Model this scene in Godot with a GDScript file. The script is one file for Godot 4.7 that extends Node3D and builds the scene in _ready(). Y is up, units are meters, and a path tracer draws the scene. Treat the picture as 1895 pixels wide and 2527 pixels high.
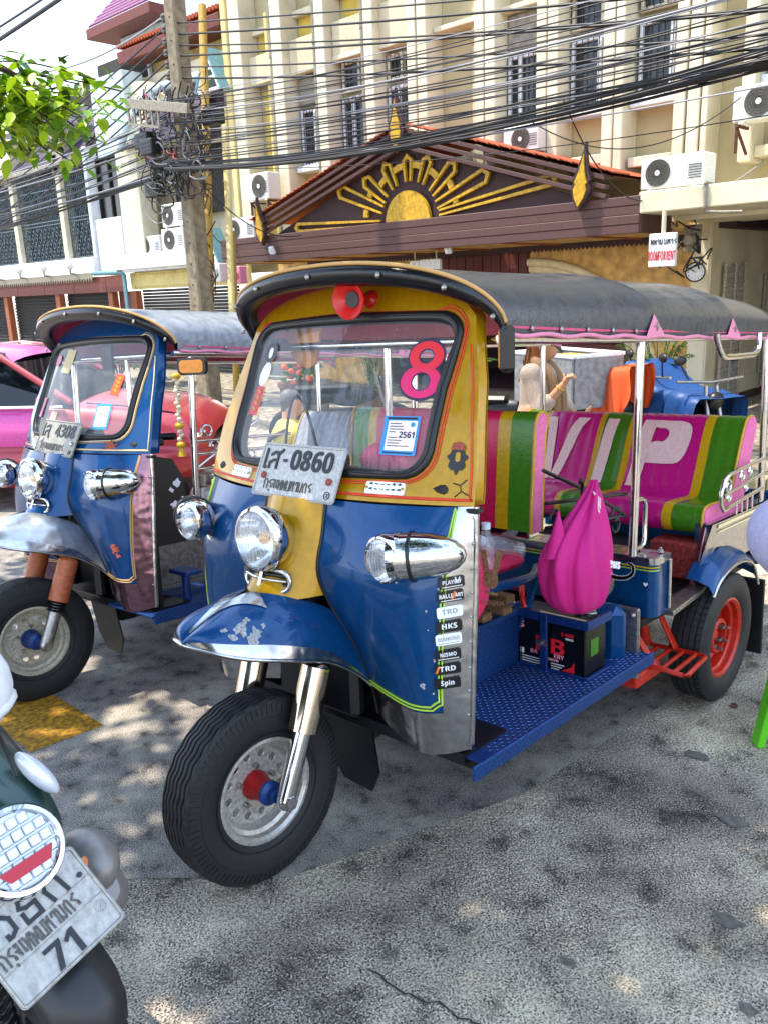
extends Node3D
# A street in a hot city: two blue three-wheeled taxis parked in front of a shop house terrace.
# x runs along the street front, z towards the viewer, y up, metres.

var M := {}
var TX := {}
var rng := RandomNumberGenerator.new()
var used := {}

class MB:
	var st := SurfaceTool.new()
	var sg := 0
	var top_sg := 1
	func _init():
		st.begin(Mesh.PRIMITIVE_TRIANGLES)
	func v(p: Vector3, uv := Vector2.ZERO):
		st.set_uv(uv)
		st.add_vertex(p)
	func flat():
		st.set_smooth_group(-1)
	func fresh():
		top_sg = (top_sg + 1) % 30000
		st.set_smooth_group(top_sg)
	func col(c: Color):
		st.set_color(c)
	func tri(a, b, c):
		v(a); v(c); v(b)
	func quad(a, b, c, d):   # counter-clockwise seen from outside
		v(a); v(c); v(b)
		v(a); v(d); v(c)
	func quad_uv(a, b, c, d):
		v(a, Vector2(0, 1)); v(c, Vector2(1, 0)); v(b, Vector2(1, 1))
		v(a, Vector2(0, 1)); v(d, Vector2(0, 0)); v(c, Vector2(1, 0))
	func oquad(a: Vector3, b: Vector3, c: Vector3, d: Vector3, o: Vector3):   # turned away from o
		if (c - a).cross(d - b).dot((a + b + c + d) / 4.0 - o) >= 0: quad(a, b, c, d)
		else: quad(d, c, b, a)
	func box(c: Vector3, s: Vector3, bev := 0.0, bs := Basis()):
		flat()
		var h := s / 2.0
		if bev <= 0.0:
			for ax in 3:
				for sn in [-1.0, 1.0]:
					var q := []
					for k in [[-1, -1], [1, -1], [1, 1], [-1, 1]]:
						var p := Vector3()
						p[ax] = sn * h[ax]
						p[(ax + 1) % 3] = k[0] * h[(ax + 1) % 3]
						p[(ax + 2) % 3] = k[1] * h[(ax + 2) % 3]
						q.append(c + bs * p)
					oquad(q[0], q[1], q[2], q[3], c)
			return
		bev = minf(bev, 0.49 * minf(s.x, minf(s.y, s.z)))
		var P := func(sx, sy, sz, ax):
			var g := Vector3(sx * (h.x - bev), sy * (h.y - bev), sz * (h.z - bev))
			g[ax] = [sx, sy, sz][ax] * h[ax]
			return c + bs * g
		for ax in 3:
			for sn in [-1, 1]:
				var q := []
				for k in [[-1, -1], [1, -1], [1, 1], [-1, 1]]:
					var s3 := [0, 0, 0]
					s3[ax] = sn; s3[(ax + 1) % 3] = k[0]; s3[(ax + 2) % 3] = k[1]
					q.append(P.call(s3[0], s3[1], s3[2], ax))
				oquad(q[0], q[1], q[2], q[3], c)
		for ax in 3:
			var a1 := (ax + 1) % 3
			var a2 := (ax + 2) % 3
			for k in [[-1, -1], [1, -1], [1, 1], [-1, 1]]:
				var lo := [0, 0, 0]
				lo[ax] = -1; lo[a1] = k[0]; lo[a2] = k[1]
				var hi := lo.duplicate()
				hi[ax] = 1
				oquad(P.call(lo[0], lo[1], lo[2], a1), P.call(hi[0], hi[1], hi[2], a1), P.call(hi[0], hi[1], hi[2], a2), P.call(lo[0], lo[1], lo[2], a2), c)
		for sx in [-1, 1]:
			for sy in [-1, 1]:
				for sz in [-1, 1]:
					var a = P.call(sx, sy, sz, 0)
					var b = P.call(sx, sy, sz, 1)
					var d = P.call(sx, sy, sz, 2)
					if (b - a).cross(d - a).dot(a - c) > 0: tri(a, b, d)
					else: tri(a, d, b)
	func bar(a: Vector3, b: Vector3, w: float, t: float, up := Vector3.UP, bev := 0.0):   # a box from a to b
		var z := (b - a).normalized()
		var x := up.cross(z)
		if x.length() < 0.01: x = Vector3.RIGHT.cross(z)
		if x.length() < 0.01: x = Vector3.FORWARD.cross(z)
		x = x.normalized()
		box((a + b) / 2.0, Vector3(w, t, a.distance_to(b)), bev, Basis(x, z.cross(x), z))
	func loft(rings: Array, closed := true, caps := false, smooth := true, uvs := false):
		if smooth: fresh()
		else: flat()
		var n: int = rings[0].size()
		for i in rings.size() - 1:
			var A = rings[i]
			var B = rings[i + 1]
			for j in (n if closed else n - 1):
				var k: int = (j + 1) % n
				if uvs:
					var u0 := float(j) / (n - 1); var u1 := float(j + 1) / (n - 1)
					var v0 := float(i) / (rings.size() - 1); var v1 := float(i + 1) / (rings.size() - 1)
					v(A[j], Vector2(u0, v0)); v(B[k], Vector2(u1, v1)); v(A[k], Vector2(u1, v0))
					v(A[j], Vector2(u0, v0)); v(B[j], Vector2(u0, v1)); v(B[k], Vector2(u1, v1))
				else:
					quad(A[j], A[k], B[k], B[j])
		if caps:
			flat()
			for e in [0, rings.size() - 1]:
				var c := Vector3()
				for p in rings[e]: c += p
				c /= n
				for j in n:
					if e == 0: tri(c, rings[e][(j + 1) % n], rings[e][j])
					else: tri(c, rings[e][j], rings[e][(j + 1) % n])
	func tube(pts: Array, r, sides := 8, caps := true, closed := false):
		var rings := []
		var n := pts.size()
		var nx := Vector3()
		for i in n:
			var t: Vector3
			if closed: t = pts[(i + 1) % n] - pts[(i - 1 + n) % n]
			else: t = pts[mini(i + 1, n - 1)] - pts[maxi(i - 1, 0)]
			t = t.normalized()
			if i == 0:
				nx = t.cross(Vector3.UP if absf(t.y) < 0.9 else Vector3.RIGHT).normalized()
			else:
				nx = (nx - t * nx.dot(t)).normalized()
			var ny := t.cross(nx)
			var ri: float = r if r is float else r[i]
			var ring := PackedVector3Array()
			for k in sides:
				var a := TAU * k / sides
				ring.append(pts[i] + (nx * cos(a) + ny * sin(a)) * ri)
			rings.append(ring)
		if closed: rings.append(rings[0])
		loft(rings, true, caps and not closed)
	func lathe(prof: Array, xf := Transform3D(), seg := 24, sharp := 35.0):   # Vector2(radius, height along y)
		fresh()
		for i in prof.size() - 1:
			if i > 0:
				var d0: Vector2 = prof[i] - prof[i - 1]
				var d1: Vector2 = prof[i + 1] - prof[i]
				if absf(d0.angle_to(d1)) > deg_to_rad(sharp): fresh()
			for k in seg:
				var a := TAU * k / seg
				var b := TAU * (k + 1) / seg
				var p0: Vector2 = prof[i]
				var p1: Vector2 = prof[i + 1]
				var A := xf * Vector3(p0.x * cos(a), p0.y, p0.x * sin(a))
				var B := xf * Vector3(p0.x * cos(b), p0.y, p0.x * sin(b))
				var C := xf * Vector3(p1.x * cos(b), p1.y, p1.x * sin(b))
				var D := xf * Vector3(p1.x * cos(a), p1.y, p1.x * sin(a))
				if p0.x < 1e-5: tri(A, D, C)
				elif p1.x < 1e-5: tri(A, D, B)
				else: quad(A, D, C, B)
	func prism(out: PackedVector2Array, depth: float, xf := Transform3D()):   # outline in local xy, from z = 0 back to z = -depth
		if Geometry2D.is_polygon_clockwise(out):
			out = out.duplicate()
			out.reverse()
		flat()
		var ix := Geometry2D.triangulate_polygon(out)
		for i in range(0, ix.size(), 3):
			var a := out[ix[i]]; var b := out[ix[i + 1]]; var c := out[ix[i + 2]]
			if (b - a).cross(c - a) < 0:
				var s := b; b = c; c = s
			tri(xf * Vector3(a.x, a.y, 0), xf * Vector3(b.x, b.y, 0), xf * Vector3(c.x, c.y, 0))
			if depth > 0.0: tri(xf * Vector3(a.x, a.y, -depth), xf * Vector3(c.x, c.y, -depth), xf * Vector3(b.x, b.y, -depth))
		if depth > 0.0:
			for i in out.size():
				var a := out[i]; var b := out[(i + 1) % out.size()]
				quad(xf * Vector3(a.x, a.y, -depth), xf * Vector3(b.x, b.y, -depth), xf * Vector3(b.x, b.y, 0), xf * Vector3(a.x, a.y, 0))
	func frame(o: PackedVector2Array, i: PackedVector2Array, depth: float, xf := Transform3D()):   # same count of points, both counter-clockwise
		flat()
		var n := o.size()
		for k in n:
			var m := (k + 1) % n
			var a := xf * Vector3(o[k].x, o[k].y, 0); var b := xf * Vector3(o[m].x, o[m].y, 0)
			var c := xf * Vector3(i[m].x, i[m].y, 0); var d := xf * Vector3(i[k].x, i[k].y, 0)
			var back := xf.basis * Vector3(0, 0, -depth)
			quad(a, b, c, d)
			quad(d + back, c + back, b + back, a + back)
			quad(a + back, b + back, b, a)
			quad(d, c, c + back, d + back)
	func ball(c: Vector3, r: Vector3, seg := 12, rows := 8, bs := Basis()):
		var rings := []
		for i in rows + 1:
			var t := PI * i / rows
			var ring := PackedVector3Array()
			for k in seg:
				var a := TAU * k / seg
				ring.append(c + bs * Vector3(r.x * sin(t) * cos(a), -r.y * cos(t), -r.z * sin(t) * sin(a)))
			rings.append(ring)
		loft(rings)
	func stroke(pts: Array, w: float, depth: float, xf: Transform3D):   # a flat pen line in local xy standing proud in z
		for i in pts.size() - 1:
			var a: Vector2 = pts[i]
			var b: Vector2 = pts[i + 1]
			var d := (b - a).normalized() * w / 2.0
			var n := Vector2(-d.y, d.x)
			a -= d * 0.8; b += d * 0.8
			prism(PackedVector2Array([a - n, b - n, b + n, a + n]), depth + 0.00007 * (i % 3), xf * Transform3D(Basis(), Vector3(0, 0, depth + 0.00007 * (i % 3))))
	func done() -> ArrayMesh:
		st.generate_normals()
		return st.commit()

func numbered(n: String) -> String:
	if not used.has(n):
		used[n] = 0
		return n
	used[n] += 1
	return "%s_%03d" % [n, used[n]]

func obj(called: String, mb, m, parent: Node = self, at := Vector3.ZERO) -> MeshInstance3D:
	var o := MeshInstance3D.new()
	o.mesh = mb.done() if mb is MB else mb
	o.material_override = M[m] if m is String else m
	if parent == self: o.name = numbered(called)
	else: o.name = called
	o.position = at
	parent.add_child(o, true)
	return o

func tag(o: Node, label: String, category := "", group := "", kind := "") -> Node:
	if label: o.set_meta("label", label)
	if category: o.set_meta("category", category)
	if group: o.set_meta("group", group)
	if kind: o.set_meta("kind", kind)
	return o

func thing(called: String, label: String, category: String, xf := Transform3D(), group := "") -> Node3D:
	var o := Node3D.new()
	o.name = numbered(called)
	add_child(o)
	o.transform = xf
	tag(o, label, category, group)
	return o

func struct(called: String, mb, m) -> MeshInstance3D:
	var o := obj(called, mb, m)
	o.set_meta("kind", "structure")
	return o

func at(x: float, y: float, z: float) -> Transform3D:
	return Transform3D(Basis(), Vector3(x, y, z))

func look(p: Vector3, dir: Vector3, up := Vector3.UP) -> Transform3D:   # local z along dir, local y as near up as it goes
	var z := dir.normalized()
	var x := up.cross(z).normalized()
	return Transform3D(Basis(x, z.cross(x), z), p)

func ylook(p: Vector3, dir: Vector3) -> Transform3D:   # local y along dir
	var y := dir.normalized()
	var x := y.cross(Vector3.UP if absf(y.y) < 0.9 else Vector3.RIGHT).normalized()
	return Transform3D(Basis(x, y, x.cross(y)), p)

func rrect(w: float, h: float, r: float, seg := 5, c := Vector2.ZERO) -> PackedVector2Array:
	var o := PackedVector2Array()
	for q in 4:
		var cc := Vector2(w / 2 - r, h / 2 - r) * Vector2([1, -1, -1, 1][q], [1, 1, -1, -1][q])
		for k in seg + 1:
			var a := PI / 2 * q + PI / 2 * k / seg
			o.append(c + cc + Vector2(cos(a), sin(a)) * r)
	return o

func cr(p: Array, t: float):   # Catmull-Rom through the points, t from 0 to 1
	var n := p.size() - 1
	var f := clampf(t, 0, 1) * n
	var i := mini(int(f), n - 1)
	var u := f - i
	var a = p[maxi(i - 1, 0)]
	var b = p[i]
	var c = p[i + 1]
	var d = p[mini(i + 2, n)]
	return ((b * 2.0) + (c - a) * u + (a * 2.0 - b * 5.0 + c * 4.0 - d) * u * u + (b * 3.0 - a - c * 3.0 + d) * u * u * u) * 0.5

func smoothed(p: Array, n: int) -> Array:
	var o := []
	for i in n + 1: o.append(cr(p, float(i) / n))
	return o

func font(bold := true, serif := false) -> SystemFont:
	var k := "font%s%s" % [bold, serif]
	if not TX.has(k):
		var f := SystemFont.new()
		f.font_names = PackedStringArray(["Droid Serif" if serif else "Droid Sans"])
		f.font_weight = 700 if bold else 400
		TX[k] = f
	return TX[k]

func words(called: String, s: String, h: float, depth: float, xf: Transform3D, m, parent: Node, bold := true, serif := false, wide := 1.0) -> MeshInstance3D:   # h is the height of the capitals
	var t := TextMesh.new()
	t.text = s
	t.font = font(bold, serif)
	t.font_size = 64
	t.pixel_size = h / 46.0
	t.depth = depth
	t.curve_step = 2.0
	var o := obj(called, t, m, parent)
	o.transform = xf * Transform3D(Basis.from_scale(Vector3(wide, 1, 1)), Vector3.ZERO)
	return o

# Thai letters as pen lines on a grid of ten by ten, base line at 2
const THAI := {"ก": "12 16 07 19 59 77 72", "ร": "69 59 38 17 36 55 64 63 53 54", "ุ": "31 41 40", "ง": "19 29 28 49 43 16 06", "เ": "29 23 33 34", "ท": "08 09 18 12 58 69 62", "พ": "08 09 18 12 37 62 69", "ม": "08 09 18 13 03 02 62 69", "ห": "09 19 12 15 48 69 59 62", "า": "17 29 49 58 52", "น": "08 09 18 12 14 52 63 69", "ค": "22 16 28 49 68 72", "ส": "12 14 35 55 52 58 38 17", "ล": "12 14 35 55 52 58 38 17", "ว": "33 32 42 63 67 49 29 17", "ธ": "69 29 17 36 66 62 12 15", "!": "39 32 42", "-": "35 55"}

func thai(mb: MB, s: String, h: float, gap: float, w: float, depth: float, xf: Transform3D, wx := 1.0):   # h is the letter height
	var x := 0.0
	var k := h / 7.0
	for ch in s:
		if ch == " ":
			x += gap
			continue
		var pts := []
		var most := 0
		for two in THAI[ch].split(" "):
			pts.append(Vector2(x + int(two[0]) * k * wx, (int(two[1]) - 2) * k))
			most = maxi(most, int(two[0]))
		if ch == "ุ":
			for i in pts.size(): pts[i].x -= 6.5 * k * wx + gap
		else: x += most * k * wx + gap
		mb.stroke(pts, w, depth, xf)
		if ch == "ส": mb.stroke([pts[0] + Vector2(3.6 * k * wx, 5 * k), pts[0] + Vector2(6 * k * wx, 7 * k)], w, depth, xf)

func hexc(h: String) -> Color:
	return Color.html(h)

func mt(key: String, hex: String, rough := 0.6, metal := 0.0, tex := "", scale := 1.0, norm := "", nstr := 0.4) -> StandardMaterial3D:
	var m := StandardMaterial3D.new()
	m.resource_name = key
	m.albedo_color = hexc(hex)
	m.roughness = rough
	m.metallic = metal
	m.cull_mode = BaseMaterial3D.CULL_DISABLED
	if tex:
		m.albedo_texture = TX[tex]
		m.uv1_triplanar = true
		m.uv1_scale = Vector3.ONE * scale
	if norm:
		m.normal_enabled = true
		m.normal_texture = TX[norm]
		m.normal_scale = nstr
		m.uv1_triplanar = true
		m.uv1_scale = Vector3.ONE * scale
	M[key] = m
	return m

func noise_tex(key: String, size: int, freq: float, lo: float, hi: float, oct := 4, gamma := 1.0, type := FastNoiseLite.TYPE_SIMPLEX_SMOOTH, tint := Color.WHITE, sd := 7):
	var n := FastNoiseLite.new()
	n.seed = sd
	n.noise_type = type
	n.frequency = freq
	n.fractal_octaves = oct
	var im := n.get_seamless_image(size, size)
	im.convert(Image.FORMAT_L8)
	var d := im.get_data()
	var out := PackedByteArray()
	out.resize(size * size * 3)
	var lut := []
	for i in 256:
		var f := lerpf(lo, hi, pow(i / 255.0, gamma))
		lut.append([int(255 * clampf(lerpf(tint.r, 1.0, f) * f, 0, 1)), int(255 * clampf(lerpf(tint.g, 1.0, f) * f, 0, 1)), int(255 * clampf(lerpf(tint.b, 1.0, f) * f, 0, 1))])
	for i in d.size():
		var q = lut[d[i]]
		out[i * 3] = q[0]; out[i * 3 + 1] = q[1]; out[i * 3 + 2] = q[2]
	TX[key] = ImageTexture.create_from_image(Image.create_from_data(size, size, false, Image.FORMAT_RGB8, out))

func bump_tex(key: String, size: int, freq: float, strength: float, oct := 3, type := FastNoiseLite.TYPE_SIMPLEX_SMOOTH):
	var n := FastNoiseLite.new()
	n.seed = 3
	n.noise_type = type
	n.frequency = freq
	n.fractal_octaves = oct
	var im := n.get_seamless_image(size, size)
	im.convert(Image.FORMAT_RGBA8)
	im.bump_map_to_normal_map(strength)
	TX[key] = ImageTexture.create_from_image(im)

func materials():
	noise_tex("grime", 512, 0.012, 0.62, 1.0, 5, 0.6)
	noise_tex("faint", 512, 0.02, 0.84, 1.0, 4, 0.7)
	noise_tex("wear", 512, 0.02, 0.4, 1.0, 6, 0.8, FastNoiseLite.TYPE_SIMPLEX_SMOOTH, Color(1, 0.9, 0.75))
	noise_tex("streak", 512, 0.012, 0.84, 1.0, 5, 0.7, FastNoiseLite.TYPE_PERLIN, Color(1, 0.95, 0.85))
	bump_tex("bump", 512, 0.05, 6.0)
	bump_tex("fine", 512, 0.25, 5.0)
	bump_tex("dent", 256, 0.012, 8.0, 2)
	# the taxis
	for q in [["blue", "0b477c"], ["blue_left", "0c457c"], ["gold", "b98a08"], ["orange_paint", "c07818"]]:
		var p := mt(q[0], q[1], 0.28, 0.25, "faint", 3.0, "dent", 0.1)
		p.clearcoat_enabled = true
		p.clearcoat = 0.45
		p.metallic_specular = 0.3
		p.clearcoat_roughness = 0.06
	mt("blue_worn", "1453a8", 0.5, 0.35, "wear", 9.0, "bump", 0.5)
	mt("blue_bar", "123c80", 0.4, 0.2, "grime", 6.0)
	mt("chrome", "dcdcde", 0.07, 1.0, "faint", 4.0)
	mt("steel", "c6c6c8", 0.2, 1.0, "faint", 4.0, "dent", 0.25)
	mt("steel_worn", "b4b0aa", 0.34, 0.9, "grime", 5.0, "bump", 0.15)
	mt("alu", "cfcecb", 0.3, 0.85, "faint", 3.0, "dent", 0.2)
	mt("tread_steel", "5f7bab", 0.36, 0.6, "grime", 6.0)
	mt("maroon_steel", "a87c86", 0.2, 0.95, "grime", 4.0, "dent", 0.4)
	mt("black_rubber", "161617", 0.42, 0.0, "faint", 8.0)
	mt("tyre", "1c1c1e", 0.62, 0.0, "grime", 6.0, "fine", 0.25)
	mt("black_paint", "0d0d10", 0.4)
	mt("dark_iron", "26221f", 0.7, 0.3, "wear", 6.0)
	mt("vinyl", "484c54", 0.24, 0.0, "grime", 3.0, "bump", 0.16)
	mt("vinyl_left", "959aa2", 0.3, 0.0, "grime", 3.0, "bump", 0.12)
	mt("lip", "141216", 0.22, 0.0, "faint", 5.0, "bump", 0.3)
	mt("cord", "c79a5a", 0.6)
	mt("pink_trim", "e58aa6", 0.5, 0.0, "faint", 8.0)
	mt("pink_liner", "c83a68", 0.4, 0.0, "faint", 5.0, "bump", 0.25)
	mt("red_line", "d43a1c", 0.4)
	mt("lime_line", "a8cc3a", 0.4)
	mt("cream_line", "e6cf9a", 0.4)
	mt("seat_pink", "c5187c", 0.27, 0.0, "faint", 4.0, "bump", 0.15)
	mt("seat_pink_front", "d01a50", 0.3, 0.0, "faint", 4.0, "bump", 0.15)
	mt("seat_green", "3f7d16", 0.27, 0.0, "faint", 4.0, "bump", 0.15)
	mt("seat_gold", "c9a012", 0.27, 0.0, "faint", 4.0, "bump", 0.15)
	mt("seat_rose", "e86aa8", 0.3, 0.0, "faint", 4.0)
	mt("seat_white", "f3d3cc", 0.35, 0.0, "faint", 5.0)
	mt("red_paint", "d42a14", 0.35, 0.0, "grime", 6.0)
	mt("red_hub", "b81418", 0.4, 0.0, "grime", 8.0)
	mt("red_box", "b0403a", 0.5, 0.0, "wear", 5.0)
	mt("rim_silver", "d2cdc4", 0.35, 0.5, "grime", 9.0)
	mt("rim_cream", "d0c7ae", 0.5, 0.2, "grime", 8.0)
	mt("fork_orange", "c2683a", 0.5, 0.1, "grime", 6.0)
	mt("fork_gold", "dccbb4", 0.1, 1.0)  # chrome covers; the warm reflection on them is put into the colour
	mt("plate", "cfcdc8", 0.4, 0.4, "grime", 11.0, "bump", 0.4)
	mt("plate_left", "aeaa9e", 0.5, 0.3, "grime", 11.0, "bump", 0.4)
	mt("plate_ink", "15151a", 0.4, 0.0)
	mt("plate_ink_worn", "6f6d68", 0.45, 0.3, "wear", 20.0)
	mt("sticker_white", "e9e9ea", 0.35)
	mt("sticker_black", "0c0c0d", 0.35)
	mt("sticker_red", "c81a22", 0.35)
	mt("sticker_orange", "e07820", 0.4)
	mt("sticker_grey", "9a9c9e", 0.4)
	mt("sticker_blue", "1f8ccf", 0.35)
	mt("sticker_pink", "f2dfe2", 0.4)
	mt("red_flake", "c8604c", 0.7, 0.0, "wear", 12.0)
	mt("white_flake", "c9d2dd", 0.6, 0.0, "wear", 12.0)
	var g := mt("glass", "dfe9ea14", 0.02)
	g.transparency = BaseMaterial3D.TRANSPARENCY_ALPHA
	g.metallic_specular = 0.4
	g = mt("lens", "eef2f430", 0.04)
	g.transparency = BaseMaterial3D.TRANSPARENCY_ALPHA
	mt("reflector", "e8e8ea", 0.12, 1.0, "", 1.0)
	mt("bulb", "e8b050", 0.2, 0.3)
	mt("led", "f0eee6", 0.3)
	var gr := GradientTexture2D.new()
	gr.gradient = Gradient.new()
	gr.gradient.offsets = PackedFloat32Array([0.0, 0.42, 0.6, 1.0])
	gr.gradient.colors = PackedColorArray([Color("d8242a"), Color("dc2030"), Color("d81a62"), Color("d81a68")])
	gr.fill_to = Vector2(0, 1)
	gr.width = 64
	gr.height = 128
	g = mt("eight", "ffffff", 0.35)
	g.albedo_texture = gr
	mt("eight_edge", "2a2346", 0.4)
	mt("wood", "9a7750", 0.7, 0.0, "wear", 8.0)
	mt("bag_pink", "d0107e", 0.75, 0.0, "faint", 9.0, "fine", 0.3)
	mt("cloth_pink", "d81c5c", 0.6, 0.0, "faint", 6.0, "bump", 0.3)
	mt("battery", "0b0b0d", 0.3, 0.0, "faint", 5.0)
	mt("battery_red", "d8232e", 0.35)
	mt("battery_pink", "ee9aa6", 0.4)
	mt("horn_red", "d8241a", 0.3, 0.0, "faint", 5.0)
	mt("bone", "d6c3b4", 0.6, 0.0, "wear", 12.0)
	g = mt("bottle", "e8f0f428", 0.05)
	g.transparency = BaseMaterial3D.TRANSPARENCY_ALPHA
	mt("cap_white", "dfe6ee", 0.4)
	mt("floor_mat", "55524e", 0.7, 0.2, "wear", 10.0)
	# the street
	mt("yellow_line", "d09a10", 0.75, 0.0, "wear", 3.0, "fine", 0.5)

func ray_poly(c: Vector2, d: Vector2, poly: PackedVector2Array) -> Vector2:
	var best := 1e9
	for i in poly.size():
		var a := poly[i]
		var e := poly[(i + 1) % poly.size()] - a
		var den := d.cross(e)
		if absf(den) < 1e-9: continue
		var t := (a - c).cross(e) / den
		var s := (a - c).cross(d) / den
		if t > 0 and s >= -1e-6 and s <= 1.000001: best = minf(best, t)
	return c + d * best

func tyre_mesh(R: float, w: float, rr: float, zig: float, grooves: Array, lugs: float) -> MB:   # axle along x, centred
	var mb := MB.new()
	var seg := 120
	var h := w / 2.0
	var side := [Vector2(h * 0.72, rr - 0.004), Vector2(h * 0.92, rr + 0.012), Vector2(h * 1.02, rr + (R - rr) * 0.4), Vector2(h * 1.0, rr + (R - rr) * 0.7), Vector2(h * 0.92, R - 0.018)]
	var ring := func(x: float, r: float, z: float, alt: float):
		var o := PackedVector3Array()
		for k in seg:
			var a := TAU * k / seg
			var s := [0.0, 1.0, 0.0, -1.0][k % 4] as float
			var q := r - (alt if k % 4 < 2 else 0.0)
			o.append(Vector3(x + s * z, q * cos(a), q * sin(a)))
		return o
	for sn in [-1.0, 1.0]:
		var rings := []
		for p in side: rings.append(ring.call(p.x * sn, p.y, 0.0, 0.0))
		if sn < 0: rings.reverse()
		mb.loft(rings)
		var sh := [ring.call(sn * h * 0.92, R - 0.018, 0.0, 0.0), ring.call(sn * h * 0.86, R - 0.008, 0.0, lugs)]
		if sn < 0: sh.reverse()
		mb.loft(sh, true, false, false)
	var line := [[-h * 0.86, R - 0.008, 0.0, lugs], [-h * 0.78, R - 0.004, 0.0, 0.0]]
	for g in grooves:
		var x: float = g[0] * h
		var cr_ := R - 0.004 * (x / h) * (x / h) * 2.0
		var gw: float = g[1]
		line.append([x - gw, cr_, zig, 0.0]); line.append([x - gw * 0.6, cr_ - 0.007, zig, 0.0])
		line.append([x + gw * 0.6, cr_ - 0.007, zig, 0.0]); line.append([x + gw, cr_, zig, 0.0])
	line.append([h * 0.78, R - 0.004, 0.0, 0.0]); line.append([h * 0.86, R - 0.008, 0.0, lugs])
	for i in line.size() - 1:
		var a = line[i]; var b = line[i + 1]
		mb.loft([ring.call(a[0], a[1], a[2], a[3]), ring.call(b[0], b[1], b[2], b[3])], true, false, zig == 0.0 and i % 4 != 1)
	return mb

func rim_mesh(r: float, w: float, dish: float, holes: int, hr: float, hs: float) -> MB:   # open side towards +x
	var mb := MB.new()
	var xf := Transform3D(Basis(Vector3(0, 1, 0), Vector3(1, 0, 0), Vector3(0, 0, -1)), Vector3.ZERO)   # lathe y -> x
	mb.lathe([Vector2(r + 0.004, w * 0.40), Vector2(r + 0.003, w * 0.46), Vector2(r - 0.006, w * 0.47), Vector2(r - 0.016, w * 0.40), Vector2(r - 0.018, w * 0.25), Vector2(r - 0.03, w * 0.2), Vector2(r - 0.032, dish + 0.01), Vector2(r - 0.04, dish)], xf, 48)
	mb.lathe([Vector2(r - 0.03, w * 0.2), Vector2(r - 0.018, -w * 0.4), Vector2(r + 0.004, -w * 0.42)], xf, 48)
	var dx := Transform3D(Basis(Vector3(0, 0, -1), Vector3(0, 1, 0), Vector3(1, 0, 0)), Vector3(dish, 0, 0))   # xy plane facing +x
	var r0 := 0.03
	var r1 := r - 0.038
	for k in holes:
		var a0 := TAU * k / holes
		var am := a0 + PI / holes
		var sec := PackedVector2Array()
		for j in 7: sec.append(Vector2.from_angle(a0 + TAU / holes * j / 6.0) * r1)
		for j in 3: sec.append(Vector2.from_angle(a0 + TAU / holes * (2 - j) / 2.0) * r0)
		var c := Vector2.from_angle(am) * hr
		var i := PackedVector2Array()
		var o := PackedVector2Array()
		for j in 28:
			var d := Vector2.from_angle(TAU * j / 28)
			i.append(c + d * hs)
			o.append(ray_poly(c, d, sec))
		mb.frame(o, i, 0.005, dx)
	return mb

func lamp(parent: Node, called: String, c: Vector3, dir: Vector3, r: float, depth: float, tail: Array, body, lensm := "lens"):   # round chrome lamp; its face at c looks along dir
	var xf := ylook(c, dir)
	var mb := MB.new()
	var prof := [Vector2(r * 0.86, 0.0), Vector2(r * 0.9, 0.008), Vector2(r * 0.98, 0.006), Vector2(r * 1.04, -0.006), Vector2(r * 1.04, -0.02), Vector2(r * 0.98, -0.024), Vector2(r * 0.98, -depth * 0.5)]
	prof.append_array(tail)
	mb.lathe(prof, xf, 36)
	var b := obj(called, mb, body, parent)
	mb = MB.new()
	mb.lathe([Vector2(r * 0.86, 0.0), Vector2(r * 0.7, -0.03), Vector2(r * 0.35, -0.055), Vector2(0.0, -0.06)], xf, 30, 200)
	obj("reflector", mb, "reflector", b)
	mb = MB.new()
	mb.ball(xf * Vector3(0, -0.03, 0), Vector3.ONE * r * 0.2, 10, 6)
	obj("bulb", mb, "bulb", b)
	mb = MB.new()
	mb.lathe([Vector2(r * 0.88, 0.002), Vector2(r * 0.6, 0.012), Vector2(r * 0.3, 0.017), Vector2(0, 0.018)], xf, 30, 200)
	for k in 9:   # moulded ribs of the glass
		var x := (k - 4) * r * 0.18
		var y := sqrt(maxf(0.0, r * r * 0.62 - x * x))
		mb.tube([xf * Vector3(x, 0.004 + 0.01 * (1 - absf(x) / r), -y), xf * Vector3(x, 0.013 + 0.004 * (1 - absf(x) / r), 0), xf * Vector3(x, 0.004 + 0.01 * (1 - absf(x) / r), y)], 0.0016, 4)
	obj("lens", mb, lensm, b)
	mb = MB.new()
	for a in [0.6, 2.2, 4.2]:
		mb.ball(xf * Vector3(cos(a) * r * 1.04, -0.012, sin(a) * r * 1.04), Vector3.ONE * 0.005, 8, 5)
	obj("screw", mb, "steel_worn", b)
	return b

func lobe_at(u: float, v: float) -> Vector3:   # the near half of the lower body: u from the nose to the door, v from top to bottom
	var R: Array = M["lobe"]
	var cols := []
	for row in R: cols.append(cr(row, u))
	return cr(cols, v)

func lobe_patch(u0: float, u1: float, v0: float, v1: float, nu: int, nv: int, off: float, sx: float, mb: MB):
	var rings := []
	for i in nv + 1:
		var ring := PackedVector3Array()
		var v := lerpf(v0, v1, float(i) / nv)
		for j in nu + 1:
			var u := lerpf(u0, u1, float(j) / nu)
			var p := lobe_at(u, v)
			var n := (lobe_at(minf(u + 0.01, 1), v) - lobe_at(maxf(u - 0.01, 0), v)).cross(lobe_at(u, maxf(v - 0.01, 0)) - lobe_at(u, minf(v + 0.01, 1))).normalized()
			p += n * off
			p.x *= sx
			ring.append(p)
		if sx < 0: ring.reverse()
		rings.append(ring)
	rings.reverse()
	mb.loft(rings, false)

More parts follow.
